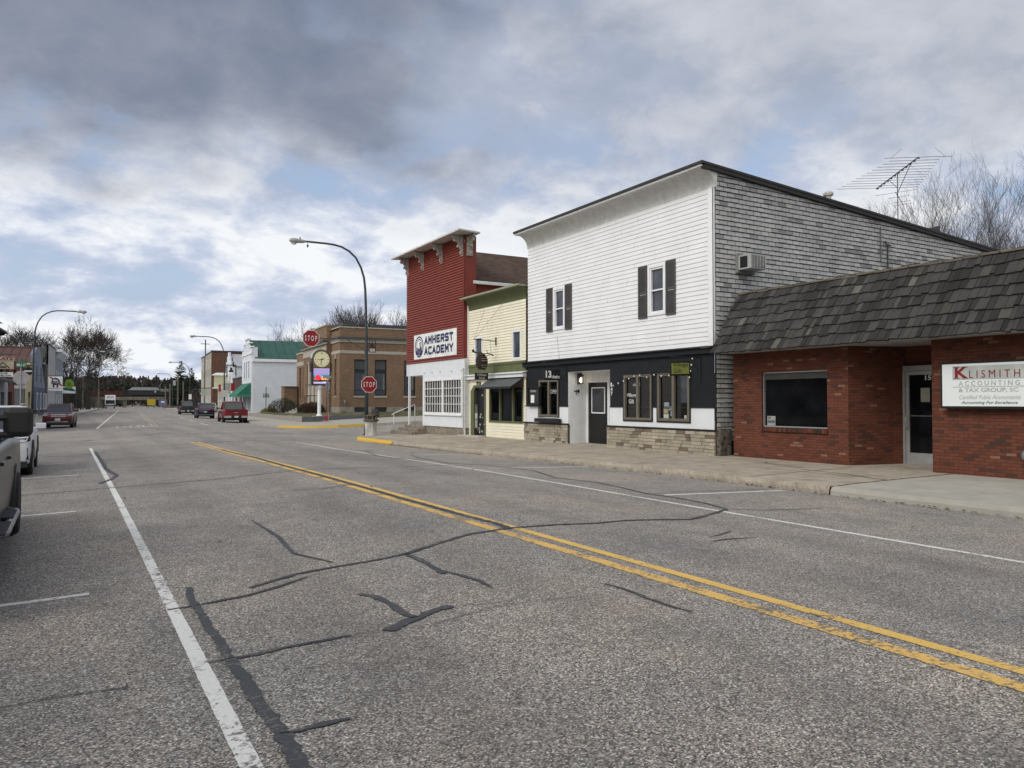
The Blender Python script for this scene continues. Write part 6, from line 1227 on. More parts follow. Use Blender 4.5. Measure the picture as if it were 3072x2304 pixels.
m = MB(); m.tube([(-9.1, 6, 4.42), (-7.8, 6, 4.38)], .025, 6); m.tube([(-8.9, 6, 4.25), (-8.9, 6, 4.4)], .01, 4); m.tube([(-8.2, 6, 4.25), (-8.2, 6, 4.4)], .01, 4); m.build('bracket', POLE, t); m = MB(); m.tube([(-8.9, 5.93, 3.55), (-8.55, 5.93, 3.9), (-8.2, 5.93, 3.55)], .03, 4); m.obox((-8.55, 5.93, 3.62), (.35, .02, .1)); m.build('emblem', paint('emblem_brown', (.06, .05, .04)), t)
t = thing('hanging_sign', 'white CLUB board hanging under the beige emblem panel', 'sign', (-8.4, 6, 3.2)); m = MB(); m.box(-9.1, -8.02, 5.95, 6.05, 3.02, 3.30); m.box(-8.9, -8.85, 5.98, 6.02, 3.3, 3.5); m.build('panel', paint('sign_white'), t); txt('CLUB', (-8.75, 5.94, 3.18), (1, 0, 0), UP, .45, .09, paint('sign_ink', (.03, .04, .06)), t, .03); txt('BARLOW', (-8.85, 5.94, 3.05), (1, 0, 0), UP, .75, .09, paint('sign_ink'), t, .03)
t = thing('hanging_sign', 'dark scrolled iron sign beside the left street lamp', 'sign', (-9.2, 27, 4.3)); m = MB(); m.tube([(-9.8, 27, 4.5), (-9.5, 27, 4.95), (-9.1, 27, 4.8), (-8.8, 27, 4.95)], .03, 5); frame_rect(m, fy(27), -9.7, -8.95, 4.15, 4.6, .05, -.02, .02); m.lathe((-9.3, 27.02, 4.1), [(.34, 0), (.36, .02), (.34, .06)], 16, (0, -1, 0)); m.build('ironwork', BLACK, t); m = MB(); m.box(-9.6, -9.0, 26.9, 26.95, 4.05, 4.16); m.build('band', WHITE, t)
t = thing('hanging_sign', 'white square beer sign with a blue ribbon seal and red diagonal', 'sign', (-9, 52, 3.5)); m = MB(); m.box(-9.85, -8.45, 51.9, 52.1, 2.75, 4.38); m.build('cabinet', paint('sign_white'), t)
m = MB(); m.face([(-9.8, 51.89, 4.35), (-9.55, 51.89, 4.35), (-8.48, 51.89, 3.45), (-8.48, 51.89, 3.2)]); m.build('red_stripe', paint('pop_red'), t); m = MB(); m.lathe((-9.12, 51.89, 3.82), [(.42, 0), (.42, .01)], 20, (0, -1, 0)); m.prism([(-.3, -.35), (-.12, -.35), (-.1, -.75), (-.28, -.6)], (-9.12, 51.88, 3.82), (1, 0, 0), UP, (0, -1, 0), .01); m.prism([(.12, -.35), (.3, -.35), (.28, -.6), (.1, -.75)], (-9.12, 51.88, 3.82), (1, 0, 0), UP, (0, -1, 0), .01); m.box(-9.6, -8.62, 51.86, 51.88, 3.6, 3.74); m.build('seal', paint('seal_blue', (.015, .02, .07)), t)
txt('Pabst', (-9.4, 51.87, 3.83), (1, 0, 0), UP, .55, .24, WHITE, t, .03, .2); txt('BLUE RIBBON', (-9.55, 51.85, 3.63), (1, 0, 0), UP, .86, .07, WHITE, t, .02); m = MB(); m.box(-9.8, -8.5, 51.88, 51.9, 3.02, 3.05); m.tube([(-10.9, 52, 4.5), (-8.5, 52, 4.5)], .03, 5); m.build('frame', POLE, t)
t = thing('hanging_sign', 'lime green oval sign with a dark B', 'sign', (-8.3, 62, 3.7)); m = MB(); m.prism([(.52 * math.cos(k * math.pi / 14), .6 * math.sin(k * math.pi / 14)) for k in range(28)], (-8.35, 62, 3.75), (1, 0, 0), UP, (0, 1, 0), .1); m.build('panel', paint('lime_green', (.16, .27, .02)), t); txt('B', (-8.5, 61.99, 3.45), (1, 0, 0), UP, .32, .5, paint('sign_ink'), t, .0); txt('SIDEBAR', (-8.65, 61.99, 4.03), (1, 0, 0), UP, .6, .1, paint('sign_ink'), t, .0) if 0 else None
t = thing('hanging_sign', 'white sign with a teal wedge under the lime green oval', 'sign', (-8.6, 66, 3)); m = MB(); m.box(-9.4, -7.9, 66, 66.15, 2.6, 3.5); m.build('panel', paint('sign_white'), t); m = MB(); m.face([(-9.3, 65.99, 3.4), (-8.6, 65.99, 3.4), (-7.95, 65.99, 2.85), (-7.95, 65.99, 3.1), (-8.3, 65.99, 3.3), (-9.3, 65.99, 3.05)]); m.build('wedge', paint('teal', (.01, .13, .16)), t)
t = thing('bench_sign', 'white sandwich boards on the left sidewalk behind the dark red car', 'sign', (-9, 70, 0)); m = MB(); m.box(-9.2, -8.3, 70, 70.1, .1, 1.1); m.box(-10.3, -9.7, 69, 69.1, .2, .9); m.build('panel', WHITE, t)
# the row behind the viewer's left, mirrored in the shop glass
FRAME = NEAR
for k, (a, b_, h, mt, lb) in enumerate(((-22, -6, 6.2, brick('row_brick', (0, 1), (.12, .05, .035), (.15, .06, .045), (.09, .04, .03), (.12, .09, .07), .2, .075, .01), 'brown brick shop, southernmost of the row behind the parked pickup'), (-5.7, 6, 7.4, paint('row_grey', (.17, .17, .17), .8), 'dark grey two-storey shop behind the parked pickup'), (6.3, 19, 5.2, paint('row_tan', (.22, .19, .15), .8), 'low tan shop in the near left row'), (19.3, 30, 7.8, paint('row_green', (.10, .12, .11), .8), 'green-grey two-storey shop at the end of the near left row'))):
    shop('row_shop', lb, a, b_, h, mt, u=-7.6, floors=2 if h > 7 else 1)

m_ = thing('side_street_house', 'long grey-brown house along the left side street', 'building', (-28, 57, 0)); m = MB(); wall(m, fy(57), -44, -24.5, -.3, 5.5, [(-42 + k * 3.6, -40.8 + k * 3.6, .9, 2.6) for k in range(5)] + [(-42 + k * 3.6, -40.8 + k * 3.6, 3.4, 4.9) for k in range(5)], .2); m.build('wall', paint('house_grey_brown', (.13, .115, .10), .8), m_); m = MB(); bar(m, fy(57), -43.5, -25, .5, 5, -.25, -.2); m.build('window', INK, m_); m = MB(); m.hexa([(-44.5, 56.6, 5.4), (-24, 56.6, 5.4), (-24, 66, 5.4), (-44.5, 66, 5.4), (-44, 61, 8.2), (-24.5, 61, 8.2), (-24.5, 61.4, 8.2), (-44, 61.4, 8.2)]); m.build('roof', DKM, m_)
# ================================================================ vehicles: x right, y forward, z up, origin on the road
def carpaint(name, c, met=.3):
    b = NB(name, .28, met, .5); b.b.inputs['Coat Weight'].default_value = .3; b.b.inputs['Coat Roughness'].default_value = .08
    b.col(b.mix(1, c, b.ramp(b.noise(2.2, 4, .7), [(.3, .8), (.7, 1.08)]), 'MULTIPLY')); return b.m
TYRE = paint('tyre_rubber', (.014, .014, .014), .85, .3, 20, bump=.002); RIM = paint('alloy', (.32, .33, .34), .35, .1, 8, .7); CGL = darkglass('car_glass', (.016, .02, .022), .05, .8); CHR = paint('chrome_trim', (.5, .5, .5), .2, .05, 9, .9); BPL = paint('black_plastic', (.018, .018, .019), .6); TAILR = paint('tail_lamp_red', (.28, .01, .012), .25); PLT = paint('plate_white', (.55, .56, .58), .5)
def loft(m, secs, cap=True):
    n = len(secs[0]); i0 = len(m.v)
    for s_ in secs: m.v += [tuple(p) for p in s_]
    for i in range(len(secs) - 1):
        for k in range(n):
            a, b_ = i0 + i * n + k, i0 + i * n + (k + 1) % n
            m.f.append([a, b_, b_ + n, a + n]); m.a.append(.5)
    if cap: m.f.append([i0 + k for k in range(n)][::-1]); m.f.append([i0 + (len(secs) - 1) * n + k for k in range(n)]); m.a += [.5, .5]
def sec(y, w_, zb, zm, zs, zt, k=.9):
    h = [(w_ * .86, zb), (w_ * .97, zb + .08), (w_, zm), (w_ * .985, zs - .08), (w_ * .93, zs), (w_ * k * .72, zt), (0, zt + .015)]
    return [(x, y, z) for x, z in h] + [(-x, y, z) for x, z in h[-2::-1]]
def vehicle(name, label, cat, loc, rz, L, W, col_, kind, lift=0., group=None, fr=None):
    t = thing(name, label, cat, loc, rz, group, fr); M_ = WM[t]; w_ = W / 2; f = L / 2; r = .37 if kind == 'suv' else .40
    zb = .30 + lift; be = (1.09 if kind == 'suv' else 1.14) + lift; hd = be + .02; tp = (1.66 if kind == 'suv' else 1.86) + lift
    wf, wr = f - .92, -f + (.95 if kind == 'suv' else 1.15)
    if kind == 'suv':
        S = [(-f, .82, .12, .75, .95, .98), (-f + .08, .94, .05, .75, be - .02, be), (-f + .5, 1, 0, .7, be, be + .02), (-.2, 1, -.04, .65, be, be + .03), (f - 1.45, 1, -.04, .62, be, be + .02), (f - 1.2, 1, 0, .62, be - .02, be + .04), (f - .55, .98, 0, .62, be - .07, be + .0), (f - .16, .94, .02, .6, be - .12, be - .05), (f - .03, .90, .06, .58, be - .17, be - .11), (f, .84, .1, .52, be - .25, be - .2)]
        G = [(-f + .12, w_ * .80, be), (-f + .55, w_ * .66, tp - .04), (f - 2.15, w_ * .70, tp), (f - 1.25, w_ * .84, be + .02)]
    else:
        S = [(-f, .97, .15, .7, be, be), (-f + .06, 1, .10, .7, be, be), (wr, 1, .06, .7, be, be), (-f + 1.9, 1, 0, .7, be, be), (-f + 2.0, 1, 0, .68, be, be + .02), (f - 1.5, 1, 0, .65, be, be + .04), (f - 1.2, 1, .02, .62, be, be + .05), (f - .3, .98, .04, .62, be - .04, be + .02), (f - .06, .95, .05, .6, be - .12, be - .06), (f, .90, .1, .55, be - .22, be - .2)]
        G = [(-f + 1.98, w_ * .84, be), (-f + 2.12, w_ * .74, tp - .03), (f - 2.3, w_ * .74, tp), (f - 1.45, w_ * .86, be + .03)]
    m = MB(); loft(m, [sec(y, w_ * k, zb + d, zm + lift, zs, zt) for y, k, d, zm, zs, zt in S]); bd_ = m.build('body', col_, t, M_, smooth=True, bevel=0)
    md = bd_.modifiers.new('edges', 'EDGE_SPLIT'); md.split_angle = R(38)
    m = MB(); q = [[(-a, y, z), (a, y, z)] for y, a, z in G]
    (rb0, rt0, ft0, fb0) = q
    m.face([rb0[0], rb0[1], rt0[1], rt0[0]]); m.face([ft0[0], ft0[1], fb0[1], fb0[0]])
    for s_ in (0, 1): m.face([rb0[s_], fb0[s_], ft0[s_], rt0[s_]])
    m.build('windows', CGL, t, M_)
    m = MB(); y1, y2 = G[1][0], G[2][0]; a1, a2 = G[1][1], G[2][1]
    m.hexa([(-a1 - .03, y1 - .04, tp - .06), (a1 + .03, y1 - .04, tp - .06), (a2 + .03, y2 + .03, tp - .02), (-a2 - .03, y2 + .03, tp - .02), (-a1 * .9, y1, tp), (a1 * .9, y1, tp), (a2 * .9, y2, tp + .03), (-a2 * .9, y2, tp + .03)])
    for s_ in (-1, 1):
        m.tube([(s_ * G[3][1], G[3][0], G[3][2] - .02), (s_ * G[2][1], G[2][0], tp - .02)], .04, 5); m.tube([(s_ * G[0][1], G[0][0], G[0][2] - .02), (s_ * G[1][1], G[1][0], tp - .04)], .065, 5)
        for yy in ([(y1 + y2) / 2 + .1] if kind != 'suv' else [(y1 + y2) / 2 + .25, y1 + .45]): m.tube([(s_ * (w_ * .87), yy, be - .02), (s_ * (a1 + .015), yy, tp - .03)], .045, 5)
    m.build('roof', col_, t, M_)
    for s_ in (-1, 1):
        for wy in (wf, wr):
            m = MB(); wo_ = .05 if kind != 'suv' else 0; m.lathe((s_ * (w_ - .24 + wo_), wy, r), [(r - .05, 0), (r, .03), (r, .2), (r - .05, .235)], 24, (s_, 0, 0)); wh = m.build('wheel', TYRE, t, M_, smooth=False)
            m = MB(); m.lathe((s_ * (w_ - .02), wy, r), [(.02, -.01), (r * .62, -.005), (r * .66, .0 + wo_)], 20, (s_, 0, 0))
            for k in range(6): a = k * math.pi / 3; m.obox((s_ * (w_ - .0), wy + .13 * math.cos(a), r + .13 * math.sin(a)), (.2, .05, .02), (0, math.cos(a), math.sin(a)), (1, 0, 0))
            m.build('rim', RIM, wh, M_)
            m = MB(); m.prism([((r + .09) * math.cos(math.pi * k / 12), (r + .09) * math.sin(math.pi * k / 12)) for k in range(13)] + [((r + .0) * math.cos(math.pi * k / 12), (r + .0) * math.sin(math.pi * k / 12)) for k in range(12, -1, -1)], (s_ * (w_ - .03), wy, r), (0, 1, 0), UP, (s_, 0, 0), .045); m.build('wheel_arch', BPL if kind == 'suv' else col_, t, M_)
            m = MB(); m.lathe((s_ * (w_ - .10), wy, r), [(r + .06, 0), (r + .06, .092)], 20, (s_, 0, 0)); m.build('wheel_well', INK, t, M_)
        m = MB(); m.obox((s_ * (w_ + .13), G[3][0] - .25, be + .11), (.22, .12, .14)); m.tube([(s_ * w_ * .9, G[3][0] - .2, be + .03), (s_ * (w_ + .1), G[3][0] - .22, be + .08)], .03, 5); m.build('mirror', BPL if kind != 'suv' else col_, t, M_, bevel=.03)
        for k in (0, 1): m = MB(); m.obox((s_ * (w_ + .005), G[3][0] - .95 - k * 1.05, be - .15), (.03, .16, .035)); m.build('door_handle', col_, t, M_)
    m = MB(); m.box(-w_ * .8, w_ * .8, -f + .3, f - .3, .22, .45); m.build('underbody', INK, t, M_)
    return t, M_, w_, f, be, tp
def car_part(t, M_, name, mat, *boxes):
    m = MB()
    for bx_ in boxes: m.box(*bx_)
    return m.build(name, mat, t, M_, bevel=.008)
NEARV = NEAR
def on(u, v): p = FAR @ Vector((u, v, 0)); return hz(p.x, p.y)
# dark red suv facing us
CR = carpaint('maroon_car_paint', (.085, .006, .014)); t, M_, w_, f, be, tp = vehicle('parked_car', 'dark red sport utility car parked facing us at the left kerb', 'car', (-5.95, 13.0, on(-6, 13)), math.pi, 4.6, 1.86, CR, 'suv', group='vehicles parked along the street', fr=FAR)
gr = car_part(t, M_, 'grille', paint('chrome_shine_white', (.8, .8, .8), .4), *[(-.45 + k * .13 - .05, -.45 + k * .13 + .05, f - .06, f + .03, .80, .98) for k in range(7)]); car_part(t, M_, 'grille_slot', INK, *[(-.45 + k * .13 - .03, -.45 + k * .13 + .03, f - .05, f + .04, .825, .955) for k in range(7)])  # white paint stands in for bright reflections in the chrome grille
for s_ in (-1, 1): car_part(t, M_, 'headlight', paint('lamp_clear', (.45, .46, .5), .15), tuple(sorted((s_ * .60, s_ * .88))) + (f - .22, f + .0, .88, .96)); car_part(t, M_, 'roof_rail', CHR, tuple(sorted((s_ * .62, s_ * .66))) + (-f + .7, f - 2.3, tp + .02, tp + .07))
car_part(t, M_, 'bumper', BPL, (-.85, .85, f - .12, f + .02, .3, .42)); car_part(t, M_, 'bumper_trim', STEEL, (-.62, .62, f, f + .03, .43, .48)); car_part(t, M_, 'plate', PLT, (-.16, .16, f, f + .04, .53, .68))
# red pickup, seen from behind
PR = carpaint('red_truck_paint', (.15, .008, .014)); t, M_, w_, f, be, tp = vehicle('pickup_truck', 'bright red pickup truck parked with its tailgate toward us', 'truck', (6.85, 23.9, on(6.8, 24)), 0, 5.7, 2.0, PR, 'pickup', .02, group='vehicles parked along the street', fr=FAR)
def pickup_rear(t, M_, f, be, col_, bum, badge):
    car_part(t, M_, 'tailgate', col_, (-.78, .78, -f - .03, -f + .03, .66, be + .0)); car_part(t, M_, 'tailgate_handle', INK, (-.13, .13, -f - .045, -f - .02, be - .16, be - .02))
    if badge: car_part(t, M_, 'badge', paint('gold_badge', (.5, .33, .15), .4), (-.16, .16, -f - .05, -f - .03, .87, .92))
    for s_ in (-1, 1): car_part(t, M_, 'tail_light', TAILR, tuple(sorted((s_ * .82, s_ * .99))) + (-f - .02, -f + .08, .74, be - .1))
    car_part(t, M_, 'bumper', bum, (-.98, -.42, -f - .16, -f + .02, .44, .62), (.42, .98, -f - .16, -f + .02, .44, .62)); car_part(t, M_, 'bumper_step', BPL, (-.42, .42, -f - .15, -f, .42, .60)); car_part(t, M_, 'plate', PLT, (-.16, .16, -f - .17, -f - .15, .46, .62)); car_part(t, M_, 'bed_rim', BPL, (-.9, .9, -f - .02, -f + 1.9, be + .005, be + .03)); car_part(t, M_, 'rear_glass', darkglass('teal_glass', (.03, .07, .07), .1), (-.66, .66, -f + 1.95, -f + 1.99, be + .1, be + .55)) if 0 else None
pickup_rear(t, M_, f, be, PR, CHR, True)
NV = carpaint('navy_car_paint', (.008, .010, .035)); t, M_, w_, f, be, tp = vehicle('parked_car', 'dark navy crossover car parked between the two pickup trucks', 'car', (6.0, 42.6, on(6, 42)), 0, 4.6, 1.86, NV, 'suv', .0, group='vehicles parked along the street', fr=FAR)
for s_ in (-1, 1): car_part(t, M_, 'tail_light', TAILR, tuple(sorted((s_ * .45, s_ * .86))) + (-f - .03, -f + .15, .92, 1.02))
car_part(t, M_, 'chrome_strip', CHR, (-.42, .42, -f - .04, -f, .98, 1.01)); car_part(t, M_, 'plate', PLT, (-.2, .1, -f - .05, -f, .66, .78)); car_part(t, M_, 'bumper', BPL, (-.85, .85, -f - .08, -f + .1, .3, .48)); car_part(t, M_, 'bumper_trim', STEEL, (-.75, .75, -f - .1, -f - .07, .37, .41)); car_part(t, M_, 'roof_rail', CHR, (-.64, .64, -f + .5, -f + .55, tp - .0, tp + .03))
DK = carpaint('dark_teal_truck_paint', (.012, .022, .03)); t, M_, w_, f, be, tp = vehicle('pickup_truck', 'black pickup truck farthest back in the right parking lane', 'truck', (6.0, 71.5, on(6, 71)), 0, 5.8, 2.0, DK, 'pickup', .05, group='vehicles parked along the street', fr=FAR); pickup_rear(t, M_, f, be, DK, CHR, False)
SV = carpaint('silver_paint', (.42, .43, .43)); vehicle('parked_car', 'small silver car half hidden beyond the black pickup', 'car', (10.3, 84, on(6, 71)), 0, 4.4, 1.8, SV, 'suv', group='vehicles parked along the street', fr=FAR)
vehicle('parked_car', 'pale car standing in the yard before the dark spruce', 'car', (13.5, 122, .1), 1.3, 4.5, 1.8, SV, 'suv', group='vehicles parked along the street', fr=FAR)
# white suv nose
WHT = carpaint('white_car_paint', (.70, .71, .74), .0); t, M_, w_, f, be, tp = vehicle('parked_car', 'white sport utility car nose-on behind the grey pickup', 'car', (-1.66, 22.75, hz(-1.5, 22) - .0), math.pi, 4.65, 1.86, WHT, 'suv', -.06, group='vehicles parked along the street')
HLT = paint('lamp_clear')
for s_ in (-1, 1):
    m = MB(); m.hexa([(s_ * .58, f - .06, .82), (s_ * .88, f - .3, .84), (s_ * .885, f - .3, .95), (s_ * .58, f - .10, .93), (s_ * .58, f + .03, .79), (s_ * .90, f - .13, .83), (s_ * .905, f - .13, .94), (s_ * .58, f + .02, .92)]); hl = m.build('headlight', BPL, t, M_); m = MB(); m.tube([(s_ * .60, f + .05, .90), (s_ * .86, f - .06, .92), (s_ * .82, f - .03, .84), (s_ * .62, f + .05, .81)], .02, 5); m.build('lamp_strip', WHITE, hl, M_)
    m = MB(); m.prism([(0, .2), (.24, .26), (.26, 0), (.18, -.02)], (s_ * .62, f - .0, .42), (s_ * .93, -.36, 0), UP, (s_ * .36, .93, 0), .03); fg = m.build('fog_light_recess', INK, t, M_); m = MB(); m.lathe((s_ * .80, f - .06, .56), [(.065, 0), (.06, .03), (.03, .035)], 14, (s_ * .36, .93, 0)); m.build('fog_light', STEEL, fg, M_)
car_part(t, M_, 'grille', BPL, (-.6, .6, f - .1, f + .01, .5, .78)); car_part(t, M_, 'bumper', BPL, (-.85, .85, f - .1, f + .02, .24, .38)); car_part(t, M_, 'plate', PLT, (-.16, .16, f, f + .03, .52, .66)); car_part(t, M_, 'roof_rail', CHR, (.6, .64, -f + .6, f - 2.2, tp + .02, tp + .08), (-.64, -.6, -f + .6, f - 2.2, tp + .02, tp + .08))
# grey pickup: its far half enters the picture at the left edge
GT = carpaint('grey_truck_paint', (.030, .029, .028), .0); _g = GT.node_tree.nodes['Principled BSDF']; _g.inputs['Specular IOR Level'].default_value = .15; _g.inputs['Coat Weight'].default_value = .08; t, M_, w_, f, be, tp = vehicle('pickup_truck', 'grey crew-cab pickup truck cut off by the left edge of the picture', 'truck', (-1.58, 9.62, hz(-1.6, 9.6)), math.pi, 5.85, 2.02, GT, 'pickup', .05, group='vehicles parked along the street')
m = MB(); m.tube([(-.96, f - 2.0, .42), (-1.06, f - 2.1, .40), (-1.06, -f + 2.1, .40), (-.96, -f + 2.0, .42)], .045, 8); m.build('side_step', STEEL, t, M_); car_part(t, M_, 'step_pad', BPL, (-1.09, -.97, -f + 2.3, -f + 3.0, .44, .455), (-1.09, -.97, -f + 3.3, -f + 4.2, .44, .455))
for c_ in list(t.children):
    if c_.name.startswith('mirror'): bpy.data.objects.remove(c_)
m = MB(); m.obox((-1.16, f - 2.0, 1.46), (.24, .15, .28)); m.build('tow_mirror', BPL, t, M_, bevel=.05); m = MB(); m.tube([(-.90, f - 1.9, 1.34), (-1.12, f - 1.98, 1.34)], .035, 6); m.tube([(-.90, f - 1.9, 1.50), (-1.12, f - 1.98, 1.50)], .035, 6); m.build('mirror_arm', BPL, t, M_)
pickup_rear(t, M_, f, be, GT, CHR, False)
# white box truck coming
t = thing('box_truck', 'white box truck with dark cab far down the left lane', 'truck', (-6.1, 188, on(-5, 120)), math.pi, 'vehicles parked along the street', FAR); M_ = WM[t]
car_part(t, M_, 'cargo_box', WHITE, (-1.25, 1.25, -4, 1.2, 1.0, 3.7)); car_part(t, M_, 'cab', NV, (-1.05, 1.05, 1.2, 2.4, .7, 2.3), (-.95, .95, 2.4, 3.6, .6, 1.5)); car_part(t, M_, 'windshield', CGL, (-.9, .9, 2.38, 2.42, 1.55, 2.2)); car_part(t, M_, 'grille', CHR, (-.6, .6, 3.6, 3.64, .9, 1.3), (-1.1, 1.1, 3.6, 3.7, .45, .65)); car_part(t, M_, 'headlight', WHITE, (-.92, -.65, 3.6, 3.65, 1.0, 1.2), (.65, .92, 3.6, 3.65, 1.0, 1.2)); car_part(t, M_, 'box_lettering', paint('grey_text'), (-.8, -.2, 1.2, 1.22, 3.0, 3.25), (0, .8, 1.2, 1.22, 3.0, 3.25))
for x in (-.95, .95):
    for y in (2.9, -2.5): m = MB(); m.lathe((x - .14, y, .45), [(.4, 0), (.45, .05), (.45, .25), (.4, .28)], 16, (1, 0, 0)); m.build('wheel', TYRE, t, M_)
# ================================================================ trees
def bare_tree(name, label, c, H, spread, seed, levels=6, fr=None, lean=(0, 0), stems=1, col=None, r0=None, first=.22, up=.35, twigs=3, group=None, fine=1.0):
    rs = random.Random(seed); t = thing(name, label, 'tree', c, 0, group, fr); L = WM[t]
    tr, cr = MB(), MB()
    def grow(m, p, d, ln, r, lv):
        n = 3; pts = [p]; rr = [r]
        for i in range(n):
            d = (d + Vector((rs.uniform(-1, 1), rs.uniform(-1, 1), rs.uniform(-.6, 1))) * .16 + Vector((0, 0, up * .12))).normalized()
            p = p + d * (ln / n); pts.append(p); rr.append(r * (1 - .35 * (i + 1) / n))
        m.tube(pts, rr, 6 if r > .06 else (4 if r > .015 else 3), lv == 0)
        if lv >= levels: return
        k = rs.choice((2, 3, 3)) if lv < levels - 1 else twigs
        for j in range(k):
            q = rs.uniform(.45, 1) if j else 1.0; b0 = pts[0].lerp(pts[-1], q) if q < 1 else pts[-1]
            a = rs.uniform(0, 6.283); side = d.cross(Vector((math.cos(a), math.sin(a), .1))).normalized()
            ang = rs.uniform(.3, .8) * spread if j else rs.uniform(.1, .38) * spread
            nd_ = (d * math.cos(ang) + side * math.sin(ang)).normalized()
            grow(cr, b0, nd_, ln * rs.uniform(.66, .92), max(rr[-1] * (.78 if not j else .55), .006 * fine), lv + 1)
    for s_ in range(stems):
        a = rs.uniform(0, 6.283); d0 = Vector((lean[0] + (.28 * math.cos(a) if stems > 1 else 0), lean[1] + (.28 * math.sin(a) if stems > 1 else 0), 1)).normalized()
        grow(tr, Vector((0, 0, -.1)), d0, H * first, r0 or H * .022, 0)
    k_ = H / max(v[2] for v in cr.v)
    for q_ in (tr, cr): q_.v = [(v[0] * k_, v[1] * k_, v[2] * k_) for v in q_.v]
    tr.build('trunk', col or BARK, t, L); cr.build('crown', col or BARK, t, L); return t
TW = paint('pale_twig_bark', (.075, .064, .06), .95, .25, 6)
FRAME = FAR
bare_tree('bare_tree', 'largest bare tree, spreading over the left row with its trunk by the road', (-9.9, 150, -.2), 22.3, 1.1, 21, 9, first=.2, up=.12, twigs=2, fine=3.6)
bare_tree('bare_tree', 'second big bare tree pressed against the left side of the largest one', (-13.5, 148, -.2), 19.5, 1.1, 27, 9, first=.2, up=.1, twigs=2, fine=3.6)
bare_tree('bare_tree', 'bare tree with dense drooping limbs behind the grey-blue block', (-14.5, 112, -.2), 16, 1.05, 33, 8, first=.2, up=.12, fine=3)
bare_tree('bare_tree', 'wide bare tree reaching left over the brown metal roofs', (-19.5, 110, -.2), 15.5, 1.1, 35, 8, first=.2, lean=(-.25, 0), up=.1, fine=3)
bare_tree('bare_tree', 'bare tree nearest the viewer left of the road, low and tangled', (-11.6, 134, -.2), 13, 1.15, 38, 7, first=.14, up=0, fine=3)
bare_tree('bare_tree', 'thin bare tree by the left kerb past the parked red car', (-12.5, 146, -.2), 11, 1.1, 51, 7, first=.2, fine=3)
for k, (u, v, H) in enumerate(((28, 62, 17.2), (31.5, 64, 18.2), (35, 62, 17.4), (22.2, 79, 16.6), (25, 78, 16.2))):
    bare_tree('bare_tree', ['bare tree above the flat bank roof, left of the three', 'bare tree above the flat bank roof, middle of the three', 'bare tree above the flat bank roof, right beside the red building', 'slender bare tree rising over the green metal roof', 'slender bare tree just left of the round chimney'][k], (u, v, 0), H * .93, .85, 60 + k, 7, first=.3, up=.35, col=TW, stems=2, r0=.14, group='bare trees behind the bank', fine=3.2)
bare_tree('bare_tree', 'bare tree over the left row rooftops, small and far', (-31, 90, 0), 9.5, 1.0, 78, 5, first=.3)
FRAME = NEAR
bare_tree('bare_tree', 'tall bare budding tree at the right, multi-stemmed', (45.3, 25.9, 0), 16.2, .8, 91, 7, first=.27, up=.4, stems=3, col=TW, r0=.17, twigs=4, group='bare trees behind the shops')
bare_tree('bare_tree', 'tall bare budding tree cut by the right edge of the picture', (47.5, 24.4, 0), 17.6, .8, 95, 7, first=.28, up=.4, stems=3, col=TW, r0=.17, twigs=4, group='bare trees behind the shops')
bare_tree('bare_tree', 'lower bare tree behind the antenna mast', (43.0, 27.8, 0), 14.2, .9, 99, 8, first=.3, up=.35, stems=2, col=TW, r0=.12, twigs=3, group='bare trees behind the shops')
# spruce
def spruce(label, c, H, Rr, seed, fr=FAR, n=34):
    rs = random.Random(seed); t = thing('spruce_tree', label, 'tree', c, 0, None, fr); L = WM[t]; m = MB(); g = MB()
    m.tube([(0, 0, 0), (0, 0, H)], [.24, .03], 7); m.build('trunk', BARK, t, L); z = .8
    while z < H - .15:
        rr = Rr * (1 - z / H) ** .8 + .15; k = max(4, int(n * rr / Rr * .45))
        for j in range(k):
            a = rs.uniform(0, 6.283); l_ = rr * rs.uniform(.65, 1.12); d = Vector((math.cos(a), math.sin(a), 0)); b0 = Vector((0, 0, z)); tip = d * l_ + Vector((0, 0, z + rs.uniform(-.25, .25) + .12 * l_))
            nn = max(3, int(l_ / .16))
            for i in range(1, nn + 1):
                q = i / nn; p = b0.lerp(tip, q) - Vector((0, 0, .35 * math.sin(q * 3.1) * l_ * .25)); s_ = .34 * (1 - q * .5)
                sd_ = Vector((-d.y, d.x, 0))
                for _ in range(2):
                    o = sd_ * rs.uniform(-s_, s_); e = Vector((rs.uniform(-.1, .1), rs.uniform(-.1, .1), -rs.uniform(.12, .3)))
                    g.face([p + o * .2, p + o + d * .1, p + o + e + d * .16, p + e * .8])
        z += rs.uniform(.22, .4)
    for k in range(5): g.tube([(0, 0, H - .6 + k * .1), (.2 * math.cos(k * 2.1), .2 * math.sin(k * 2.1), H + .1 * k - .4)], .05, 4)
    g.build('foliage', LDK, t, L); return t
spruce('tall dark spruce on the right past the brick block', (12.0, 195, -.1), 13.6, 4.6, 4); spruce('second dark spruce set behind the tall one', (15.2, 200, -.1), 11.8, 3.6, 8)
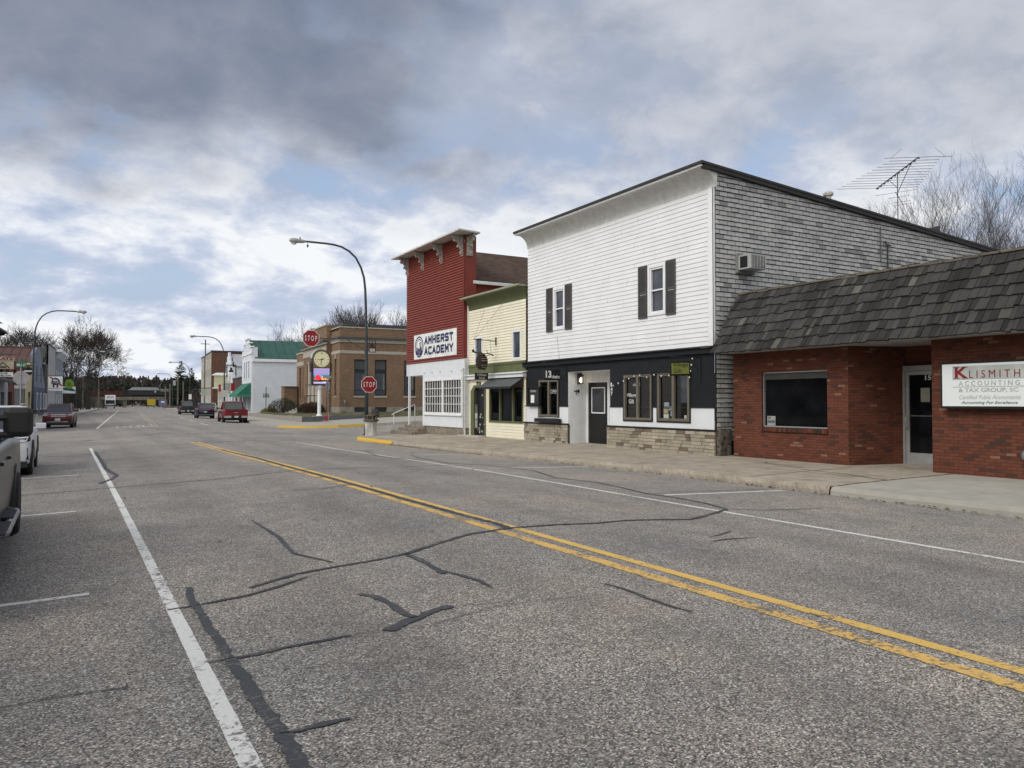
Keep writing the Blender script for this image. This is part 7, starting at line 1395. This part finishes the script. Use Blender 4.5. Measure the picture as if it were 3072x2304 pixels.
# wooded ridge at the end of the street
m = MB(); rs = random.Random(5)
for k in range(1100):
    x = rs.uniform(-150, 260); y = rs.uniform(300, 420); H = rs.uniform(7.6, 8.9) + .7 * math.sin(x / 17) + (y - 300) * .03; con = rs.random() < .28 and x < 90
    w_ = rs.uniform(3, 5.5) * (.7 if con else 1); a0 = rs.uniform(0, .45) if con else rs.uniform(.55, 1)
    for i in range(70):
        z = rs.random() ** .7 * H; r = w_ * (1 - (z / H) ** (2.0 if con else 3) * (.9 if con else .85)) * rs.uniform(.3, 1); a = rs.uniform(0, 6.283)
        p = Vector((x + r * math.cos(a), y + r * math.sin(a), z)); s_ = rs.uniform(.5, 1.25); u_ = Vector((math.cos(a + 1.5), math.sin(a + 1.5), rs.uniform(-.3, .3))) * s_ * (1 if con else .5)
        v_ = Vector((rs.uniform(-.3, .3), rs.uniform(-.3, .3), 1 if not con else -.6)) * s_ * (1 if con else 1.4)
        m.face([p - u_, p + u_, p + v_ + u_ * .4, p + v_ - u_ * .4], min(1, max(0, a0 + rs.uniform(-.12, .12))))
for k in range(420):
    side = rs.random() < .6; v = rs.uniform(104, 204); u = rs.uniform(-27, -11.2) if side else rs.uniform(13, 40); q = FAR @ Vector((u, v, 0)); H = rs.uniform(3, 7.5) if side else rs.uniform(2, 5)
    for i in range(60):
        z = rs.random() * H; r = rs.uniform(.2, 2.2) * (1 - .6 * z / H); a = rs.uniform(0, 6.283); p = Vector((q.x + r * math.cos(a), q.y + r * math.sin(a), z - .3)); s_ = rs.uniform(.2, .5); e = Vector((rs.uniform(-.4, .4), rs.uniform(-.4, .4), 1)) * s_ * 2.4; u_ = Vector((math.cos(a + 1.5), math.sin(a + 1.5), 0)) * s_ * .3
        m.face([p - u_, p + u_, p + e + u_ * .3, p + e - u_ * .3], rs.uniform(.5, 1) * (.75 if side else 1))
FRAME = NEAR
tag(m.build('woodland', perface('woodland', [(0, (.018, .030, .020)), (.45, (.028, .038, .026)), (.55, (.040, .034, .031)), (1, (.066, .056, .052))], .95, .001)), 'dark mixed wood of bare and evergreen trees closing the street', 'woodland', kind='stuff')  # bare-tree browns lightened, distance haze painted into the colour
# railway bridge and train across the end of the street
FRAME = FAR
br = thing('railway_bridge', 'low concrete railway bridge across the end of the street', 'bridge', (0, 207, 0)); CB = paint('bridge_concrete', (.17, .16, .135), .9, .25, 1)
m = MB(); m.box(-9, 13, 205, 210, 2.1, 3.0); m.build('deck', CB, br)
for u in (-2.6, 8.5): m = MB(); m.box(u - .5, u + .5, 205.3, 209.7, -.6, 2.1); m.build('pier', CB, br)
m = MB(); m.hexa([(-80, 200, -.6), (-8, 200, -.6), (-8, 216, -.6), (-80, 216, -.6), (-80, 205, 3), (-9, 205, 3), (-9, 211, 3), (-80, 211, 3)]); m.hexa([(13, 200, -.6), (90, 200, -.6), (90, 216, -.6), (13, 216, -.6), (13, 205, 3), (90, 205, 3), (90, 211, 3), (13, 211, 3)]); tag(m.build('embankment', paint('brown_brush', (.05, .042, .03), .95, .4, 1)), kind='structure')
lo = thing('locomotive', 'black locomotive with pale grey roof crossing the bridge', 'locomotive', (6, 207.5, 3)); m = MB(); m.box(-2.2, 7, 206.2, 209, 3.9, 5.0); m.box(-1.4, 22, 206.0, 209, 3.6, 4.6); m.build('body', INK, lo); m = MB(); m.hexa([(-1.8, 206, 5.0), (7, 206, 5.0), (7, 209, 5.0), (-1.8, 209, 5.0), (-.6, 206.4, 5.9), (6, 206.4, 5.9), (6, 208.6, 5.9), (-.6, 208.6, 5.9)]); m.box(7, 20, 206.3, 208.7, 4.6, 5.5); m.build('roof', paint('loco_roof_grey', (.16, .18, .19), .6), lo)
m = MB(); m.box(-1, 21, 206.4, 208.8, 3.0, 3.6); m.build('bogie', BPL, lo); m = MB(); m.lathe((5.6, 206.1, 4.5), [(.3, 0), (.3, .1)], 12, (0, -1, 0)); m.build('number_disc', WHITE, lo)
ca = thing('railway_wagon', 'dark red open wagons behind the locomotive', 'railway wagon', (-20, 207.5, 3)); m = MB(); m.box(-40, -3.0, 206.2, 209, 3.4, 4.7); m.build('body', paint('wagon_red', (.06, .014, .014), .8), ca); m = MB()
for k in range(30): m.box(-39.8 + k * 1.25, -39.6 + k * 1.25, 206.1, 206.2, 3.4, 4.7)
m.build('rib', paint('wagon_rib', (.10, .025, .02), .8), ca)
# poles, signs and small things far down the street
WD = paint('grey_pole_wood', (.16, .14, .12), .9, .3, 3)
def upole(label, u, v, H, tr=False):
    t = thing('utility_pole', label, 'utility pole', (u, v, -.2), 0, 'utility poles down the street'); L = WM[t]; m = MB(); m.tube([(0, 0, 0), (0, 0, H)], [.2, .14], 7); m.build('pole', WD, t, L)
    if tr: m = MB(); m.lathe((-.7, 0, H - 2.6), [(.3, 0), (.32, .1), (.32, 1.1), (.25, 1.2)], 10); m.build('transformer', paint('lamp_head_grey'), t, L)
    return t
upole('tallest wooden pole on the right, with a grey transformer can', 8.9, 150, 8.2, True); upole('shorter bare wooden pole right of the transformer pole', 10.1, 150, 6.6); upole('leaning grey pole left of the transformer pole', 8.3, 175, 6.4); upole('thin far pole before the right bridge pier', 7.6, 185, 6)
upole('wooden pole on the left among the bare trees', -10.9, 150, 7.4); upole('second wooden pole on the left, just right of the first', -10.3, 158, 7.4); upole('lone wooden pole right of the white box truck', -8.2, 165, 7.2)
t = thing('warning_sign', 'yellow warning boards before the bridge opening', 'sign', (4.1, 196, 0)); m = MB(); m.box(3.2, 5.4, 196, 196.1, .6, 2.3); m.build('board', paint('warning_yellow', (.45, .33, .02)), t); m = MB(); m.box(3.4, 3.6, 196.1, 196.2, -.5, .7); m.box(5, 5.2, 196.1, 196.2, -.5, .7); m.build('post', WD, t)
t = thing('banner_sign', 'blue and white banner board right of the yellow boards', 'sign', (6.6, 194, 0)); m = MB(); m.box(6.3, 8.4, 194, 194.1, .3, 1.9); m.build('board', paint('banner_blue', (.14, .14, .32)), t); m = MB(); m.box(6.8, 8, 193.95, 194, 1.3, 1.7); m.build('lettering', WHITE, t); m = MB(); m.box(6.2, 6.35, 194, 194.1, -.5, 2); m.box(8.4, 8.5, 194, 194.1, -.5, 2); m.build('post', WD, t)
m = MB(); m.hexa([(18, 135, 0), (30, 135, 0), (30, 145, 0), (18, 145, 0), (18, 135, 3.2), (30, 135, 3.2), (30, 145, 3.2), (18, 145, 3.2)]); t = thing('far_house', 'small pale house half hidden beyond the spruces', 'building', (24, 140, 0)); m.build('wall', paint('pale_plaster'), t); m = MB(); m.prism([(-.6, 0), (12.6, 0), (6, 3)], (18, 134.5, 3.2), (1, 0, 0), UP, (0, 1, 0), 11); m.build('roof', DKM, t)
for k, (u, v, r_) in enumerate(((12.5, 100, 1.3), (13.2, 96, 1.0))): bush(['brown leafless shrub at the end of the right row', 'smaller brown leafless shrub beside the brick block'][k], (u, v, 0), r_, r_, 1.6, LBR, 900, 20 + k)
